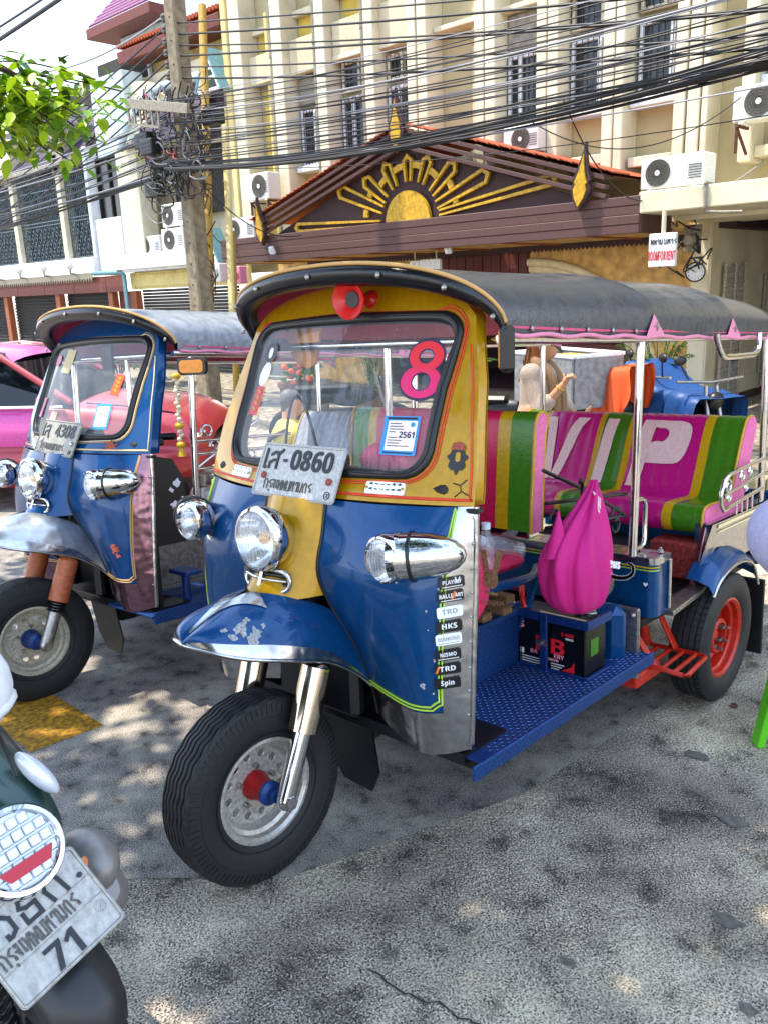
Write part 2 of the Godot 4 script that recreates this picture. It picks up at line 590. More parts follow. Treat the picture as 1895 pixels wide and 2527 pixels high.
func lobe_line(pts: Array, sx: float, off: float) -> Array:
	var o := []
	for q in pts:
		var p := lobe_at(q.x, q.y)
		var n := (lobe_at(minf(q.x + 0.01, 1), q.y) - lobe_at(maxf(q.x - 0.01, 0), q.y)).cross(lobe_at(q.x, maxf(q.y - 0.01, 0)) - lobe_at(q.x, minf(q.y + 0.01, 1))).normalized()
		p += n * off
		o.append(Vector3(p.x * sx, p.y, p.z))
	return o

func cab_z(x: float, y: float) -> float:   # the cab front above the belt
	var zc: float = cr([0.30, 0.36, 0.405, 0.448, 0.488, 0.528, 0.56], (y - 1.13) / 0.6)
	var k: float = cr([0.36, 0.26, 0.22, 0.22, 0.22, 0.22, 0.22], (y - 1.13) / 0.6)
	return -(zc + k * x * x)

func on_cab(p: Vector2, off := 0.0) -> Vector3:
	var e := 0.01
	var n := Vector3(1, 0, (cab_z(p.x + e, p.y) - cab_z(p.x - e, p.y)) / (2 * e)).cross(Vector3(0, 1, (cab_z(p.x, minf(p.y + e, 1.73)) - cab_z(p.x, maxf(p.y - e, 1.13))) / (2 * e))).normalized()
	return Vector3(p.x, p.y, cab_z(p.x, p.y)) + n * off

func roof_pt(s: float, z: float, drop := 0.0) -> Vector3:   # s from -1 (far edge) over the crown to 1 (near edge)
	var t := clampf(-z - 0.42, 0.0, 3.0)
	var edge: float = 1.606 - 0.024 * t
	var crown: float = 1.79 - 0.06 * pow(maxf(0.0, t - 1.1) / 1.1, 2.0)
	var a := absf(s)
	var ang := a * PI / 2
	var x := (0.54 + 0.035 * clampf(t / 1.2, 0, 1)) * pow(sin(ang), 0.92)
	var y := edge + (crown - edge) * pow(maxf(cos(ang), 0.0), 0.72)
	return Vector3(x * signf(s), y - drop, z - 0.155 * s * s * clampf((z + 1.3) / 0.85, 0, 1) - 0.05 * s * s)

func make_tuk(c: Dictionary, xf: Transform3D) -> Node3D:
	var t := thing(c.called, c.label, "tuk tuk", xf)
	var mb: MB
	# lower body: two lobes either side of a nose
	M["lobe"] = [
		[Vector3(0.13, 1.128, -0.302), Vector3(0.3, 1.128, -0.318), Vector3(0.45, 1.128, -0.365), Vector3(0.525, 1.13, -0.395), Vector3(0.577, 1.132, -0.422)],
		[Vector3(0.132, 1.03, -0.28), Vector3(0.3, 1.03, -0.275), Vector3(0.45, 1.03, -0.31), Vector3(0.525, 1.03, -0.35), Vector3(0.579, 1.03, -0.415)],
		[Vector3(0.13, 0.92, -0.256), Vector3(0.29, 0.92, -0.248), Vector3(0.445, 0.92, -0.275), Vector3(0.524, 0.92, -0.325), Vector3(0.579, 0.92, -0.41)],
		[Vector3(0.15, 0.805, -0.288), Vector3(0.3, 0.81, -0.268), Vector3(0.44, 0.81, -0.275), Vector3(0.52, 0.81, -0.317), Vector3(0.579, 0.81, -0.402)],
		[Vector3(0.185, 0.69, -0.335), Vector3(0.31, 0.69, -0.295), Vector3(0.44, 0.69, -0.285), Vector3(0.515, 0.69, -0.315), Vector3(0.578, 0.69, -0.395)],
		[Vector3(0.207, 0.56, -0.377), Vector3(0.315, 0.57, -0.33), Vector3(0.435, 0.57, -0.303), Vector3(0.508, 0.575, -0.325), Vector3(0.577, 0.58, -0.39)],
		[Vector3(0.225, 0.462, -0.385), Vector3(0.32, 0.45, -0.35), Vector3(0.435, 0.43, -0.325), Vector3(0.503, 0.435, -0.347), Vector3(0.57, 0.455, -0.39)]]
	for sx in [1.0, -1.0]:
		mb = MB.new()
		lobe_patch(0, 1, 0, 0.985, 26, 36, 0, sx, mb)
		var p := obj("body_panel", mb, c.body, t)
		mb = MB.new()
		lobe_patch(0.79, 1.0, 0.0, 1.0, 8, 36, 0.0035, sx, mb)
		lobe_patch(0.0, 0.79, 0.845, 1.0, 22, 7, 0.0035, sx, mb)
		obj("steel_edge", mb, c.edge, p)
		mb = MB.new()
		var path := []
		for i in 21: path.append(Vector2(0.765, 0.01 + 0.79 * i / 20.0))
		for i in 6: path.append(Vector2(0.765 - 0.012 * (i + 1), 0.80 + 0.004 * i))
		for i in 16: path.append(Vector2(0.69 - 0.69 * i / 15.0, 0.822))
		mb.tube(lobe_line(path, sx, 0.002), 0.0032, 5)
		obj("pinstripe", mb, c.line, p)
		mb = MB.new()
		for q in path: q.x = minf(q.x + 0.018, 0.79); 
		var path2 := []
		for q in path: path2.append(Vector2(q.x + 0.02, q.y + 0.012))
		mb.tube(lobe_line(path2, sx, 0.004), 0.003, 5)
		obj("pinstripe", mb, c.line2, p)
		mb = MB.new()   # bright corner bead along the door opening
		var bead := []
		for i in 24: bead.append(Vector2(1.0, i / 23.0))
		mb.tube(lobe_line(bead, sx, 0.0), 0.009, 8)
		for i in 9: mb.ball(lobe_line([Vector2(0.955, 0.06 + 0.1 * i)], sx, 0.004)[0], Vector3.ONE * 0.004, 6, 4)
		obj("door_bead", mb, "steel", p)
		mb = MB.new()   # dark weld seam between nose, fender and lobe
		var seam := []
		for i in 30: seam.append(Vector2(0, i / 29.0))
		mb.tube(lobe_line(seam, sx, 0.001), 0.006, 6)
		obj("seam", mb, "black_paint", p)
	mb = MB.new()   # floor pan and inner wall behind the front skin
	mb.box(Vector3(0, .425, -.47), Vector3(1.12, .03, .2))
	mb.box(Vector3(0, .78, -.43), Vector3(1.09, .68, .02))
	obj("inner_panel", mb, "black_paint", t)
	mb = MB.new()
	var nose := []
	for row in [[1.128, .13, -.302, -.268], [1.05, .132, -.283, -.236], [.98, .131, -.268, -.205], [.92, .13, -.256, -.168], [.87, .135, -.262, -.12], [.85, .14, -.272, -.10]]:
		var ring := PackedVector3Array()
		for j in 15:
			var s := (j - 7) / 7.0
			ring.append(Vector3(row[1] * s, row[0], lerpf(row[3], row[2], pow(absf(s), 2.4))))
		nose.append(ring)
	nose.reverse()
	mb.loft(nose, false)
	obj("nose_panel", mb, c.keel, t)
	# air slot with its bright surround
	mb = MB.new()
	var slot := MB.new()
	var ringpts := []
	for q in rrect(.20, .062, .03, 6, Vector2(0.0, .903)):
		ringpts.append(Vector3(q.x, q.y, -.165 - 1.9 * q.x * q.x + 0.010))
	mb.tube(ringpts, .007, 8, false, true)
	mb.tube([Vector3(-.09, .905, -.17), Vector3(-.04, .905, -.155), Vector3(0, .905, -.149), Vector3(.04, .905, -.155), Vector3(.09, .905, -.17)], .005, 6)
	mb.bar(Vector3(0, .875, -.135), Vector3(0, .935, -.158), .012, .006, Vector3.BACK, .002)
	obj("air_slot_trim", mb, "chrome", t)
	slot.tube([Vector3(-.085, .89, -.181), Vector3(0, .89, -.157), Vector3(.085, .89, -.181)], .01, 6)
	slot.tube([Vector3(-.085, .917, -.183), Vector3(0, .917, -.161), Vector3(.085, .917, -.183)], .009, 6)
	obj("air_slot", slot, "black_paint", t)
	# front mudguard
	var A := [Vector3(0, .795, .128), Vector3(0, .822, .08), Vector3(0, .848, .02), Vector3(0, .868, -.045), Vector3(.02, .876, -.105), Vector3(.09, .862, -.165), Vector3(.145, .805, -.28), Vector3(.178, .72, -.325), Vector3(.2, .63, -.36), Vector3(.208, .552, -.382)]
	var B := [Vector3(0, .782, .13), Vector3(.07, .778, .112), Vector3(.118, .762, .075), Vector3(.148, .742, .02), Vector3(.168, .724, -.045), Vector3(.178, .702, -.12), Vector3(.182, .67, -.22), Vector3(.188, .63, -.29), Vector3(.195, .585, -.347), Vector3(.209, .546, -.38)]
	var mud := func(s0: float, s1: float, ns: int, off: float, sx: float, t0 := 0.0, t1 := 1.0):
		var rings := []
		for i in 41:
			var f := lerpf(t0, t1, i / 40.0)
			var a: Vector3 = cr(A, f)
			var b: Vector3 = cr(B, f)
			var g := 0.055 * sin(PI * pow(f, 0.6)) * (1.0 if f < 0.6 else (1.0 - f) / 0.4)
			var m: Vector3 = (a + b) / 2 + Vector3(g * 0.8, g, 0.01)
			var ring := PackedVector3Array()
			for j in ns + 1:
				var s := lerpf(s0, s1, float(j) / ns)
				var p: Vector3 = a.lerp(m, s).lerp(m.lerp(b, s), s)
				p += Vector3(0.4, 0.9, 0.1) * off
				ring.append(Vector3(p.x * sx, p.y, p.z))
			if sx > 0: ring.reverse()
			rings.append(ring)
		return rings
	mb = MB.new()
	for sx in [1.0, -1.0]: mb.loft(mud.call(0.0, 1.0, 12, 0.0, sx), false)
	var fender := obj("front_mudguard", mb, c.fender, t)
	mb = MB.new()
	for sx in [1.0, -1.0]:
		mb.loft(mud.call(0.84, 1.0, 3, 0.003, sx), false)
		var rim := []
		for i in 41: rim.append(Vector3(cr(B, i / 40.0).x * sx, cr(B, i / 40.0).y, cr(B, i / 40.0).z))
		mb.tube(rim, .006, 6)
	obj("rim_strip", mb, "steel", fender)
	if c.spear:
		mb = MB.new()
		for sx in [1.0, -1.0]:
			var rings := []
			for i in 21:
				var f := lerpf(0.06, 0.46, i / 20.0)
				var a: Vector3 = cr(A, f)
				var b: Vector3 = cr(B, f)
				var g := 0.055 * sin(PI * pow(f, 0.6))
				var m: Vector3 = (a + b) / 2 + Vector3(g * 0.8, g, 0.01)
				var wd := 0.04 + 0.30 * pow(i / 20.0, 2.2)
				var ring := PackedVector3Array()
				for j in 5:
					var s := wd * j / 4.0
					var p: Vector3 = a.lerp(m, s).lerp(m.lerp(b, s), s) + Vector3(0.4 * j / 4.0, 0.9, 0.1) * 0.0035
					ring.append(Vector3(p.x * sx, p.y, p.z))
				if sx > 0: ring.reverse()
				rings.append(ring)
			mb.loft(rings, false)
		obj("spear", mb, "steel", fender)
	# flakes of lost paint and ghost stickers on the guard
	for q in c.flakes_guard:
		var f: float = q[0]
		var a: Vector3 = cr(A, f)
		var b: Vector3 = cr(B, f)
		var g := 0.055 * sin(PI * pow(f, 0.6)) * (1.0 if f < 0.6 else (1.0 - f) / 0.4)
		var m: Vector3 = (a + b) / 2 + Vector3(g * 0.8, g, 0.01)
		var fl := MB.new()
		var pts := PackedVector2Array()
		for k in 14: pts.append(Vector2.from_angle(TAU * k / 14) * q[2] * rng.randf_range(0.35, 1.1) * Vector2(1.5, 1))
		fl.fresh()
		for k in 14:
			var tri := []
			for pp in [Vector2.ZERO, pts[k], pts[(k + 1) % 14]]:
				var s: float = q[1] + pp.y * 4.0
				var f2: float = f + pp.x
				var a2: Vector3 = cr(A, f2)
				var b2: Vector3 = cr(B, f2)
				var g2 := 0.055 * sin(PI * pow(f2, 0.6)) * (1.0 if f2 < 0.6 else (1.0 - f2) / 0.4)
				var m2: Vector3 = (a2 + b2) / 2 + Vector3(g2 * 0.8, g2, 0.01)
				tri.append(a2.lerp(m2, s).lerp(m2.lerp(b2, s), s) + Vector3(.4, .9, .1) * 0.0022)
			fl.tri(tri[0], tri[1], tri[2])
		obj("paint_flake", fl, q[3], fender)
	# fork, front wheel
	var hub := Vector3(0.01, .287, -.068)
	for sx in [1.0, -1.0]:
		mb = MB.new()
		var lo: Vector3 = hub + Vector3(.124 * sx, -.01, -.01)
		var hi := Vector3(.142 * sx, .78, -.275)
		var d := (hi - lo).normalized()
		mb.tube([lo, lo + d * .215], .029, 18)
		mb.ball(lo, Vector3(.028, .03, .03), 12, 8)
		mb.tube([lo + Vector3(-.03 * sx, 0, 0), lo + Vector3(.022 * sx, 0, 0)], .014, 10)
		mb.tube([lo + Vector3(.018 * sx, 0, 0), lo + Vector3(.03 * sx, 0, 0)], .022, 6)
		var leg := obj("fork_leg", mb, c.fork_low, t)
		mb = MB.new()
		mb.lathe([Vector2(0, -.001), Vector2(.044, 0), Vector2(.045, .19), Vector2(.03, .21)], ylook(lo + d * .205, d), 24)
		obj("fork_cover", mb, c.fork, leg)
		if c.gaiter:
			mb = MB.new()
			for k in 4: mb.lathe([Vector2(.03, 0), Vector2(.042, .006), Vector2(.03, .012)], ylook(lo + d * (.155 + .013 * k), d), 18)
			obj("gaiter", mb, "black_rubber", leg)
	mb = tyre_mesh(.285, .138, .160, .0035, [[-.66, .004], [-.4, .004], [-.13, .004], [.13, .004], [.4, .004], [.66, .004]], .004)
	var wheel := obj("front_wheel", mb, "tyre", t, hub)
	wheel.rotation.y = c.steer
	wheel.rotation.x = -.06
	mb = MB.new()
	for k in 90:
		var a := TAU * k / 90
		var rr := Vector3(0, cos(a), sin(a))
		for sx in [-1.0, 1.0]: mb.bar(rr * .268 + Vector3(.0635 * sx, 0, 0), rr * .243 + Vector3(.0695 * sx, 0, 0), .0065, .006, Vector3(sx, 0, 0))
	tag(obj("shoulder_ribs", mb, "tyre", wheel), "", "", "", "stuff")
	mb = MB.new()
	for sx in [-1.0, 1.0]:
		for r in [.232, .178]: mb.tube(circle(Vector3.ZERO, r, 60).map(func(v): return Vector3((.0692 if r > .2 else .069) * sx, v.x, v.y)), .0022, 4, false, true)
	tag(obj("sidewall_rings", mb, "tyre", wheel), "", "", "", "stuff")
	obj("rim", rim_mesh(.158, .12, -.005, 12, .095, .0125), c.rim, wheel)
	mb = MB.new()
	var hx := Transform3D(Basis(Vector3(0, 1, 0), Vector3(1, 0, 0), Vector3(0, 0, -1)), Vector3.ZERO)
	mb.lathe([Vector2(.045, -.03), Vector2(.045, .005), Vector2(.042, .012), Vector2(.036, .03), Vector2(.034, .062), Vector2(.0, .063)], hx, 24)
	obj("hub", mb, c.hub, wheel)
	mb = MB.new()
	mb.lathe([Vector2(.035, .06), Vector2(.037, .064), Vector2(.037, .074), Vector2(.028, .08), Vector2(.02, .082), Vector2(.02, .1), Vector2(0, .1)], hx, 24)
	obj("hub_cap", mb, "blue_bar", wheel)
	mb = MB.new()
	for k in 5:
		var a := TAU * k / 5
		mb.tube([Vector3(-.004, cos(a) * .062, sin(a) * .062), Vector3(.014, cos(a) * .062, sin(a) * .062)], .008, 6)
	obj("wheel_nut", mb, "steel_worn", wheel)
	mb = MB.new()   # rubber mud flap and inner guard behind the wheel
	mb.loft([PackedVector3Array([Vector3(-.1, .60, -.34), Vector3(.14, .60, -.34)]), PackedVector3Array([Vector3(-.1, .42, -.43), Vector3(.15, .42, -.42)]), PackedVector3Array([Vector3(-.1, .2, -.47), Vector3(.14, .2, -.46)]), PackedVector3Array([Vector3(-.04, .12, -.475), Vector3(.10, .12, -.465)])], false)
	mb.loft([PackedVector3Array([Vector3(-.1, .60, -.346), Vector3(.14, .60, -.346)]), PackedVector3Array([Vector3(-.1, .42, -.436), Vector3(.15, .42, -.426)]), PackedVector3Array([Vector3(-.1, .2, -.476), Vector3(.14, .2, -.466)]), PackedVector3Array([Vector3(-.04, .12, -.481), Vector3(.10, .12, -.471)])], false)
	obj("mud_flap", mb, "black_rubber", t)
	mb = MB.new()
	mb.box(Vector3(0, .62, -.36), Vector3(.36, .36, .06), .02)
	mb.tube([Vector3(0, .5, -.3), Vector3(0, .9, -.36)], .03, 10)
	obj("steering_head", mb, "black_paint", t)
	# lamps
	lamp(t, "headlight", Vector3(0, 1.022, -.142), Vector3(0, .02, 1), .094, .08, [Vector2(.08, -.07), Vector2(.05, -.12)], "chrome")
	for sx in [1.0, -1.0]:
		if sx < 0 and c.ring_far: pass
		var dir := Vector3(-.05 * sx, 0, 1)
		var b = lamp(t, "side_lamp", Vector3(.435 * sx, 1.013, -.208), dir, .064, .03, [Vector2(.0625, -.04)], "chrome")
		mb = MB.new()   # bullet shaped housing sweeping back to the door edge
		var h0 := Vector3(.437 * sx, 1.013, -.238)
		var h1 := Vector3(.59 * sx, 1.027, -.318)
		mb.lathe([Vector2(.05, -.004), Vector2(.0635, .0), Vector2(.0655, .02), Vector2(.0655, .03), Vector2(.063, .034), Vector2(.0625, .07), Vector2(.058, .11), Vector2(.05, .145), Vector2(.036, .176), Vector2(.018, .194), Vector2(0, .2)], ylook(h0, h1 - h0), 30)
		obj("housing", mb, "chrome", b)
		mb = MB.new()
		mb.lathe([Vector2(.060, .052), Vector2(.0675, .055), Vector2(.0675, .062), Vector2(.06, .065)], ylook(h0, h1 - h0), 30)
		obj("gasket", mb, "black_rubber", b)
	# cab front with the windscreen opening
	var outer := PackedVector2Array([Vector2(-.577, 1.132), Vector2(.577, 1.132), Vector2(.553, 1.3), Vector2(.522, 1.45), Vector2(.484, 1.575)])
	for k in 13:
		var a := PI * (k + 1) / 14.0
		outer.append(Vector2(0.484 * cos(a), 1.575 + .165 * pow(sin(a), .75)))
	outer.append(Vector2(-.484, 1.575)); outer.append(Vector2(-.522, 1.45)); outer.append(Vector2(-.553, 1.3))
	var hole := PackedVector2Array()
	var hole_big := PackedVector2Array()
	var rim_line := PackedVector2Array()
	var oc := PackedVector2Array()
	var mid := Vector2(0, 1.43)
	var base := rrect(.835, .455, .075, 6, mid)
	var N := 144
	for k in N:
		var d := Vector2.from_angle(TAU * k / N)
		var p := ray_poly(mid, d, base)
		p.x *= 1.0 + (1.43 - p.y) * .06
		if p.y > 1.43: p = Vector2(p.x * (1.0 + (p.y - 1.43) * (.34 if p.x > 0 else .1)), 1.43 + (p.y - 1.43) * .86)
		p.y += .012 * (1.0 - pow(p.x / .43, 2.0)) * (1.0 if p.y > 1.5 else 0.0)
		hole.append(p)
		oc.append(ray_poly(mid, d, outer))
	mb = MB.new()
	var rows := []
	for i in 9:
		var ring := PackedVector3Array()
		for k in N: ring.append(on_cab(hole[k].lerp(oc[k], i / 8.0)))
		rows.append(ring)
	rows.reverse()
	mb.loft(rows)
	var back := []
	for i in 4:
		var ring := PackedVector3Array()
		for k in N: ring.append(on_cab(oc[k]) + Vector3(0, 0, -.012 * i))
		back.append(ring)
	back.reverse()
	mb.loft(back)
	var inner := []
	for i in 9:
		var ring := PackedVector3Array()
		for k in N: ring.append(on_cab(hole[k].lerp(oc[k], i / 8.0)) + Vector3(0, 0, -.045))
		inner.append(ring)
	mb.loft(inner)
	var cab := obj("windscreen_surround", mb, c.pillar, t)
	mb = MB.new()
	var seal := []
	for i in 7:
		var ring := PackedVector3Array()
		for k in N:
			var q: Vector2 = hole[k] + (oc[k] - hole[k]).normalized() * [-.016, -.014, -.006, .008, .016, .018, .016][i]
			ring.append(on_cab(q, [-.012, .008, .014, .014, .008, .002, -.004][i]))
		seal.append(ring)
	seal.reverse()
	mb.loft(seal)
	var ridge := []
	for k in N: ridge.append(on_cab(hole[k] + (oc[k] - hole[k]).normalized() * .002, .015))
	mb.tube(ridge, .0035, 5, false, true)
	obj("windscreen_seal", mb, "black_rubber", cab)
	for w in [[.026, .0042, c.trim], [.034, .003, c.trim2]]:
		mb = MB.new()
		var ln := []
		for k in N:
			if hole[k].y < 1.36 or absf(hole[k].x) > .37: ln.append(on_cab(hole[k] + (oc[k] - hole[k]).normalized() * w[0], .002))
			else: ln.append(on_cab(hole[k] + (oc[k] - hole[k]).normalized() * .018, .0))
		mb.tube(ln, w[1] * .6, 5, false, true)
		for sy in [0.012]:
			var low := []
			for k in 31: low.append(on_cab(Vector2(lerpf(-.566, .566, k / 30.0), 1.132 + sy + w[0] * .4 - .008), .002))
			for k in 12: low.append(on_cab(Vector2(lerpf(.560, .478, pow(k / 11.0, 1.4)), lerpf(1.15, 1.55, k / 11.0)), .002))
			mb.tube(low, w[1] * .7, 5)
		obj("pinstripe", mb, w[2], cab)
	mb = MB.new()
	var gl := PackedVector3Array()
	for k in N: gl.append(on_cab(hole[k], .001))
	mb.fresh()
	var mids := PackedVector3Array()
	for k in N: mids.append(on_cab(mid.lerp(hole[k], .5), .001))
	for k in N:
		mb.quad(mids[k], gl[k], gl[(k + 1) % N], mids[(k + 1) % N])
		mb.tri(on_cab(mid, .001), mids[k], mids[(k + 1) % N])
	obj("windscreen_glass", mb, "glass", cab)
	mb = MB.new()
	for sx in [-1.0, 1.0]: mb.bar(Vector3(.0, 1.121, -.325), Vector3(.59 * sx, 1.121, -.425), .03, .014, Vector3.UP, .003)
	obj("belt_strip", mb, "black_paint", t)
	mb = MB.new()
	mb.box(Vector3(0, 1.17, -.47), Vector3(1.0, .03, .16), .01)
	mb.box(Vector3(-.15, 1.2, -.5), Vector3(.3, .05, .1), .015)
	obj("dashboard", mb, "black_paint", t)
	mb = MB.new()   # handlebar
	mb.tube([Vector3(0, .9, -.42), Vector3(0, 1.14, -.5)], .022, 10)
	mb.tube(smoothed([Vector3(-.3, 1.18, -.62), Vector3(-.12, 1.17, -.53), Vector3(0, 1.15, -.5), Vector3(.12, 1.17, -.53), Vector3(.3, 1.18, -.62)], 16), .012, 8)
	for sx in [-1, 1]: mb.tube([Vector3(.28 * sx, 1.18, -.605), Vector3(.4 * sx, 1.185, -.67)], .017, 10)
	obj("handlebar", mb, "black_rubber", t)
	# number plate
	make_plate(t, c)
	# roof
	make_roof(t, c)
	# frame, floor
	mb = MB.new()
	for sx in [1.0, -1.0]:
		mb.tube([Vector3(.515 * sx, .77, c.post_z), Vector3(.52 * sx, 1.55, c.post_z - .02)], .0155, 14)
		mb.tube([Vector3(.575 * sx, .8, -2.56), Vector3(.57 * sx, 1.535, -2.56)], .0155, 12)
	mb.tube([Vector3(-.52, 1.56, -.62), Vector3(.52, 1.56, -.62)], .014, 8)
	for s in [-.53, .53]: mb.tube([Vector3(s, 1.56, -.6), Vector3(s, 1.545, -1.45), Vector3(s * 1.05, 1.53, -2.6)], .014, 8)
	mb.tube([Vector3(.06, 1.2, -.66), Vector3(.06, 1.57, -.66)], .013, 12)
	obj("roof_post", mb, "chrome", t)
	mb = MB.new()
	mb.box(Vector3(0, .40, -.9), Vector3(1.2, .035, 1.0), .004)
	mb.box(Vector3(0, .515, -2.1), Vector3(1.1, .04, 1.3), .006)
	mb.box(Vector3(0, .33, -1.5), Vector3(.14, .12, 2.0), .01)
	mb.box(Vector3(-.26, .52, -1.0), Vector3(.5, .2, .5), .01)
	obj("floor_pan", mb, "dark_iron", t)
	# body sides behind, rear wheels and guards
	for sx in [1.0, -1.0]:
		var dy: float = 0.0 if sx > 0 else c.far_drop
		mb = tyre_mesh(.268, .15, .165, .0, [[-.5, .0035], [-.17, .0035], [.17, .0035], [.5, .0035]], .003)
		var cuts := MB.new()
		for k in 60:   # cross cuts
			var a := TAU * k / 60
			for q in [[-.66, .2], [-.33, -.2], [0.0, .25], [.33, .2], [.66, -.2]]:
				var x: float = q[0] * .075
				cuts.bar(Vector3(x - .009, .2665 * cos(a - q[1] * .05), .2665 * sin(a - q[1] * .05)), Vector3(x + .009, .2665 * cos(a + q[1] * .05), .2665 * sin(a + q[1] * .05)), .004, .004, Vector3(0, cos(a), sin(a)))
		var rw := obj("rear_wheel", mb, "tyre", t, Vector3(.6 * sx, .333 + dy, -1.985))
		if sx < 0: rw.rotation.y = PI
		tag(obj("tread_cuts", cuts, "black_rubber", rw), "", "", "", "stuff")
		rw.rotation.z = -.04 * sx
		obj("rim", rim_mesh(.165, .13, -.02, 10, .1, .014), "red_paint", rw)
		mb = MB.new()
		mb.lathe([Vector2(.075, -.03), Vector2(.075, .03), Vector2(.068, .036), Vector2(.058, .036), Vector2(.055, .0), Vector2(.02, .0), Vector2(.02, .02), Vector2(0, .02)], hx, 24)
		obj("hub", mb, "red_paint", rw)
		mb = MB.new()
		for k in 5:
			var a := TAU * k / 5 + .3
			mb.tube([Vector3(.0, cos(a) * .05, sin(a) * .05), Vector3(.055, cos(a) * .05, sin(a) * .05)], .007, 8)
			mb.tube([Vector3(.012, cos(a) * .05, sin(a) * .05), Vector3(.03, cos(a) * .05, sin(a) * .05)], .013, 6)
		obj("wheel_nut", mb, "steel_worn", rw)
		# wheel arch
		mb = MB.new()
		var prof := [[0.0, .59, -1.80], [.12, .63, -1.845], [.3, .662, -1.93], [.5, .675, -2.04], [.7, .662, -2.14], [.85, .62, -2.23], [1.0, .53, -2.285]]
		var rings := []
		for q in prof:
			rings.append(PackedVector3Array([Vector3(.565 * sx, q[1] + .02, q[2]), Vector3(.61 * sx, q[1] + .015, q[2]), Vector3(.655 * sx, q[1], q[2]), Vector3(.675 * sx, q[1] - .03, q[2]), Vector3(.67 * sx, q[1] - .045, q[2])]))
		if sx > 0: rings.reverse()
		mb.loft(rings, false)
		var arch := obj("rear_mudguard", mb, c.body, t)
		mb = MB.new()
		var edge := []
		for q in prof: edge.append(Vector3(.675 * sx, q[1] - .04, q[2]))
		mb.tube(smoothed(edge, 24), .007, 6)
		obj("rim_strip", mb, "steel", arch)
		mb = MB.new()
		mb.box(Vector3(.61 * sx, .33, -2.33), Vector3(.16, .34, .012), .004)
		obj("mud_flap", mb, "black_rubber", t)
		# flared rear side panel
		mb = MB.new()
		mb.loft([PackedVector3Array([Vector3(.585 * sx, .565, -1.80), Vector3(.6 * sx, .7, -2.0), Vector3(.6 * sx, .6, -2.65)]), PackedVector3Array([Vector3(.60 * sx, .80, -1.955), Vector3(.605 * sx, .80, -2.1), Vector3(.605 * sx, .80, -2.65)])] if sx < 0 else [PackedVector3Array([Vector3(.60 * sx, .80, -1.955), Vector3(.605 * sx, .80, -2.1), Vector3(.605 * sx, .80, -2.65)]), PackedVector3Array([Vector3(.585 * sx, .565, -1.80), Vector3(.6 * sx, .7, -2.0), Vector3(.6 * sx, .6, -2.65)])], false)
		mb.box(Vector3(.56 * sx, .70, -2.3), Vector3(.06, .2, .7))
		var sp := obj("side_panel", mb, "steel", t)
		mb = MB.new()
		mb.bar(Vector3(.606 * sx, .785, -2.0), Vector3(.611 * sx, .785, -2.65), .004, .012)
		mb.bar(Vector3(.606 * sx, .762, -2.0), Vector3(.611 * sx, .762, -2.65), .004, .005)
		obj("pinstripe", mb, "cream_line", sp)
		mb = MB.new()
		mb.bar(Vector3(.565 * sx, .79, -1.99), Vector3(.575 * sx, .56, -1.86), .07, .022, Vector3.RIGHT, .004)
		mb.ball(Vector3(.575 * sx, .765, -1.957), Vector3.ONE * .009, 8, 5)
		obj("corner_post", mb, "maroon_steel", t)
	mb = MB.new()
	mb.box(Vector3(0, .68, -2.66), Vector3(1.24, .3, .03), .01)
	mb.box(Vector3(0, .5, -2.68), Vector3(1.1, .06, .05), .01)
	obj("tail_panel", mb, c.body, t)
	make_seats(t, c)
	return t

func make_plate(t: Node3D, c: Dictionary):
	var up := Vector3(0, .15, -.07).normalized()
	var xf := look(Vector3(c.plate_x, 1.196, -.312), Vector3.RIGHT.cross(up), up)
	xf.basis = xf.basis * Basis(Vector3(0, 0, 1), c.plate_roll)
	var mb := MB.new()
	mb.prism(rrect(.368, .168, .012), .003, xf)
	var p := obj("number_plate", mb, c.plate_m, t)
	mb = MB.new()
	var rim := []
	for q in rrect(.358, .158, .01): rim.append(xf * Vector3(q.x, q.y, .001))
	mb.tube(rim, .003, 6, false, true)
	obj("plate_rim", mb, c.plate_m, p)
	mb = MB.new()
	thai(mb, c.plate_thai[0], .058, .0, .0085, .003, xf * at(-.176, .005, 0), .8)
	thai(mb, c.plate_thai[1], .058, .0, .0085, .003, xf * at(-.142, .005, 0))
	thai(mb, c.plate_thai[2], .05, .0, .009, .003, xf * at(-.082, .01, 0), .6)
	obj("plate_letters", mb, "plate_ink", p)
	words("plate_digits", c.plate_no, .062, .004, xf * at(.052, .034, .001), "plate_ink", p, true, false, .98)
	mb = MB.new()
	thai(mb, "กรุงเทพมหานคร", .028, .0045, .0036, .002, xf * at(-.135, -.06, 0), .6)
	obj("plate_province", mb, "plate_ink_worn", p)
	mb = MB.new()
	for s in [-1, 1]:
		mb.lathe([Vector2(.011, 0), Vector2(.011, .004), Vector2(.006, .008), Vector2(0, .008)], xf * Transform3D(Basis(Vector3.RIGHT, PI / 2), Vector3(.145 * s, -.02, .001)), 12)
	obj("plate_bolt", mb, c.bolt, p)
	mb = MB.new()
	for k in 16:
		var a := TAU * k / 16
		mb.stroke([Vector2(cos(a), sin(a)) * .011, Vector2(cos(a + .4), sin(a + .4)) * .011], .0018, .002, xf * at(.15, -.06, 0))
	mb.stroke([Vector2(-.005, .004), Vector2(.005, .004), Vector2(-.003, -.005), Vector2(.005, -.005)], .0018, .002, xf * at(.15, -.06, 0))
	obj("plate_seal", mb, "plate_ink_worn", p)

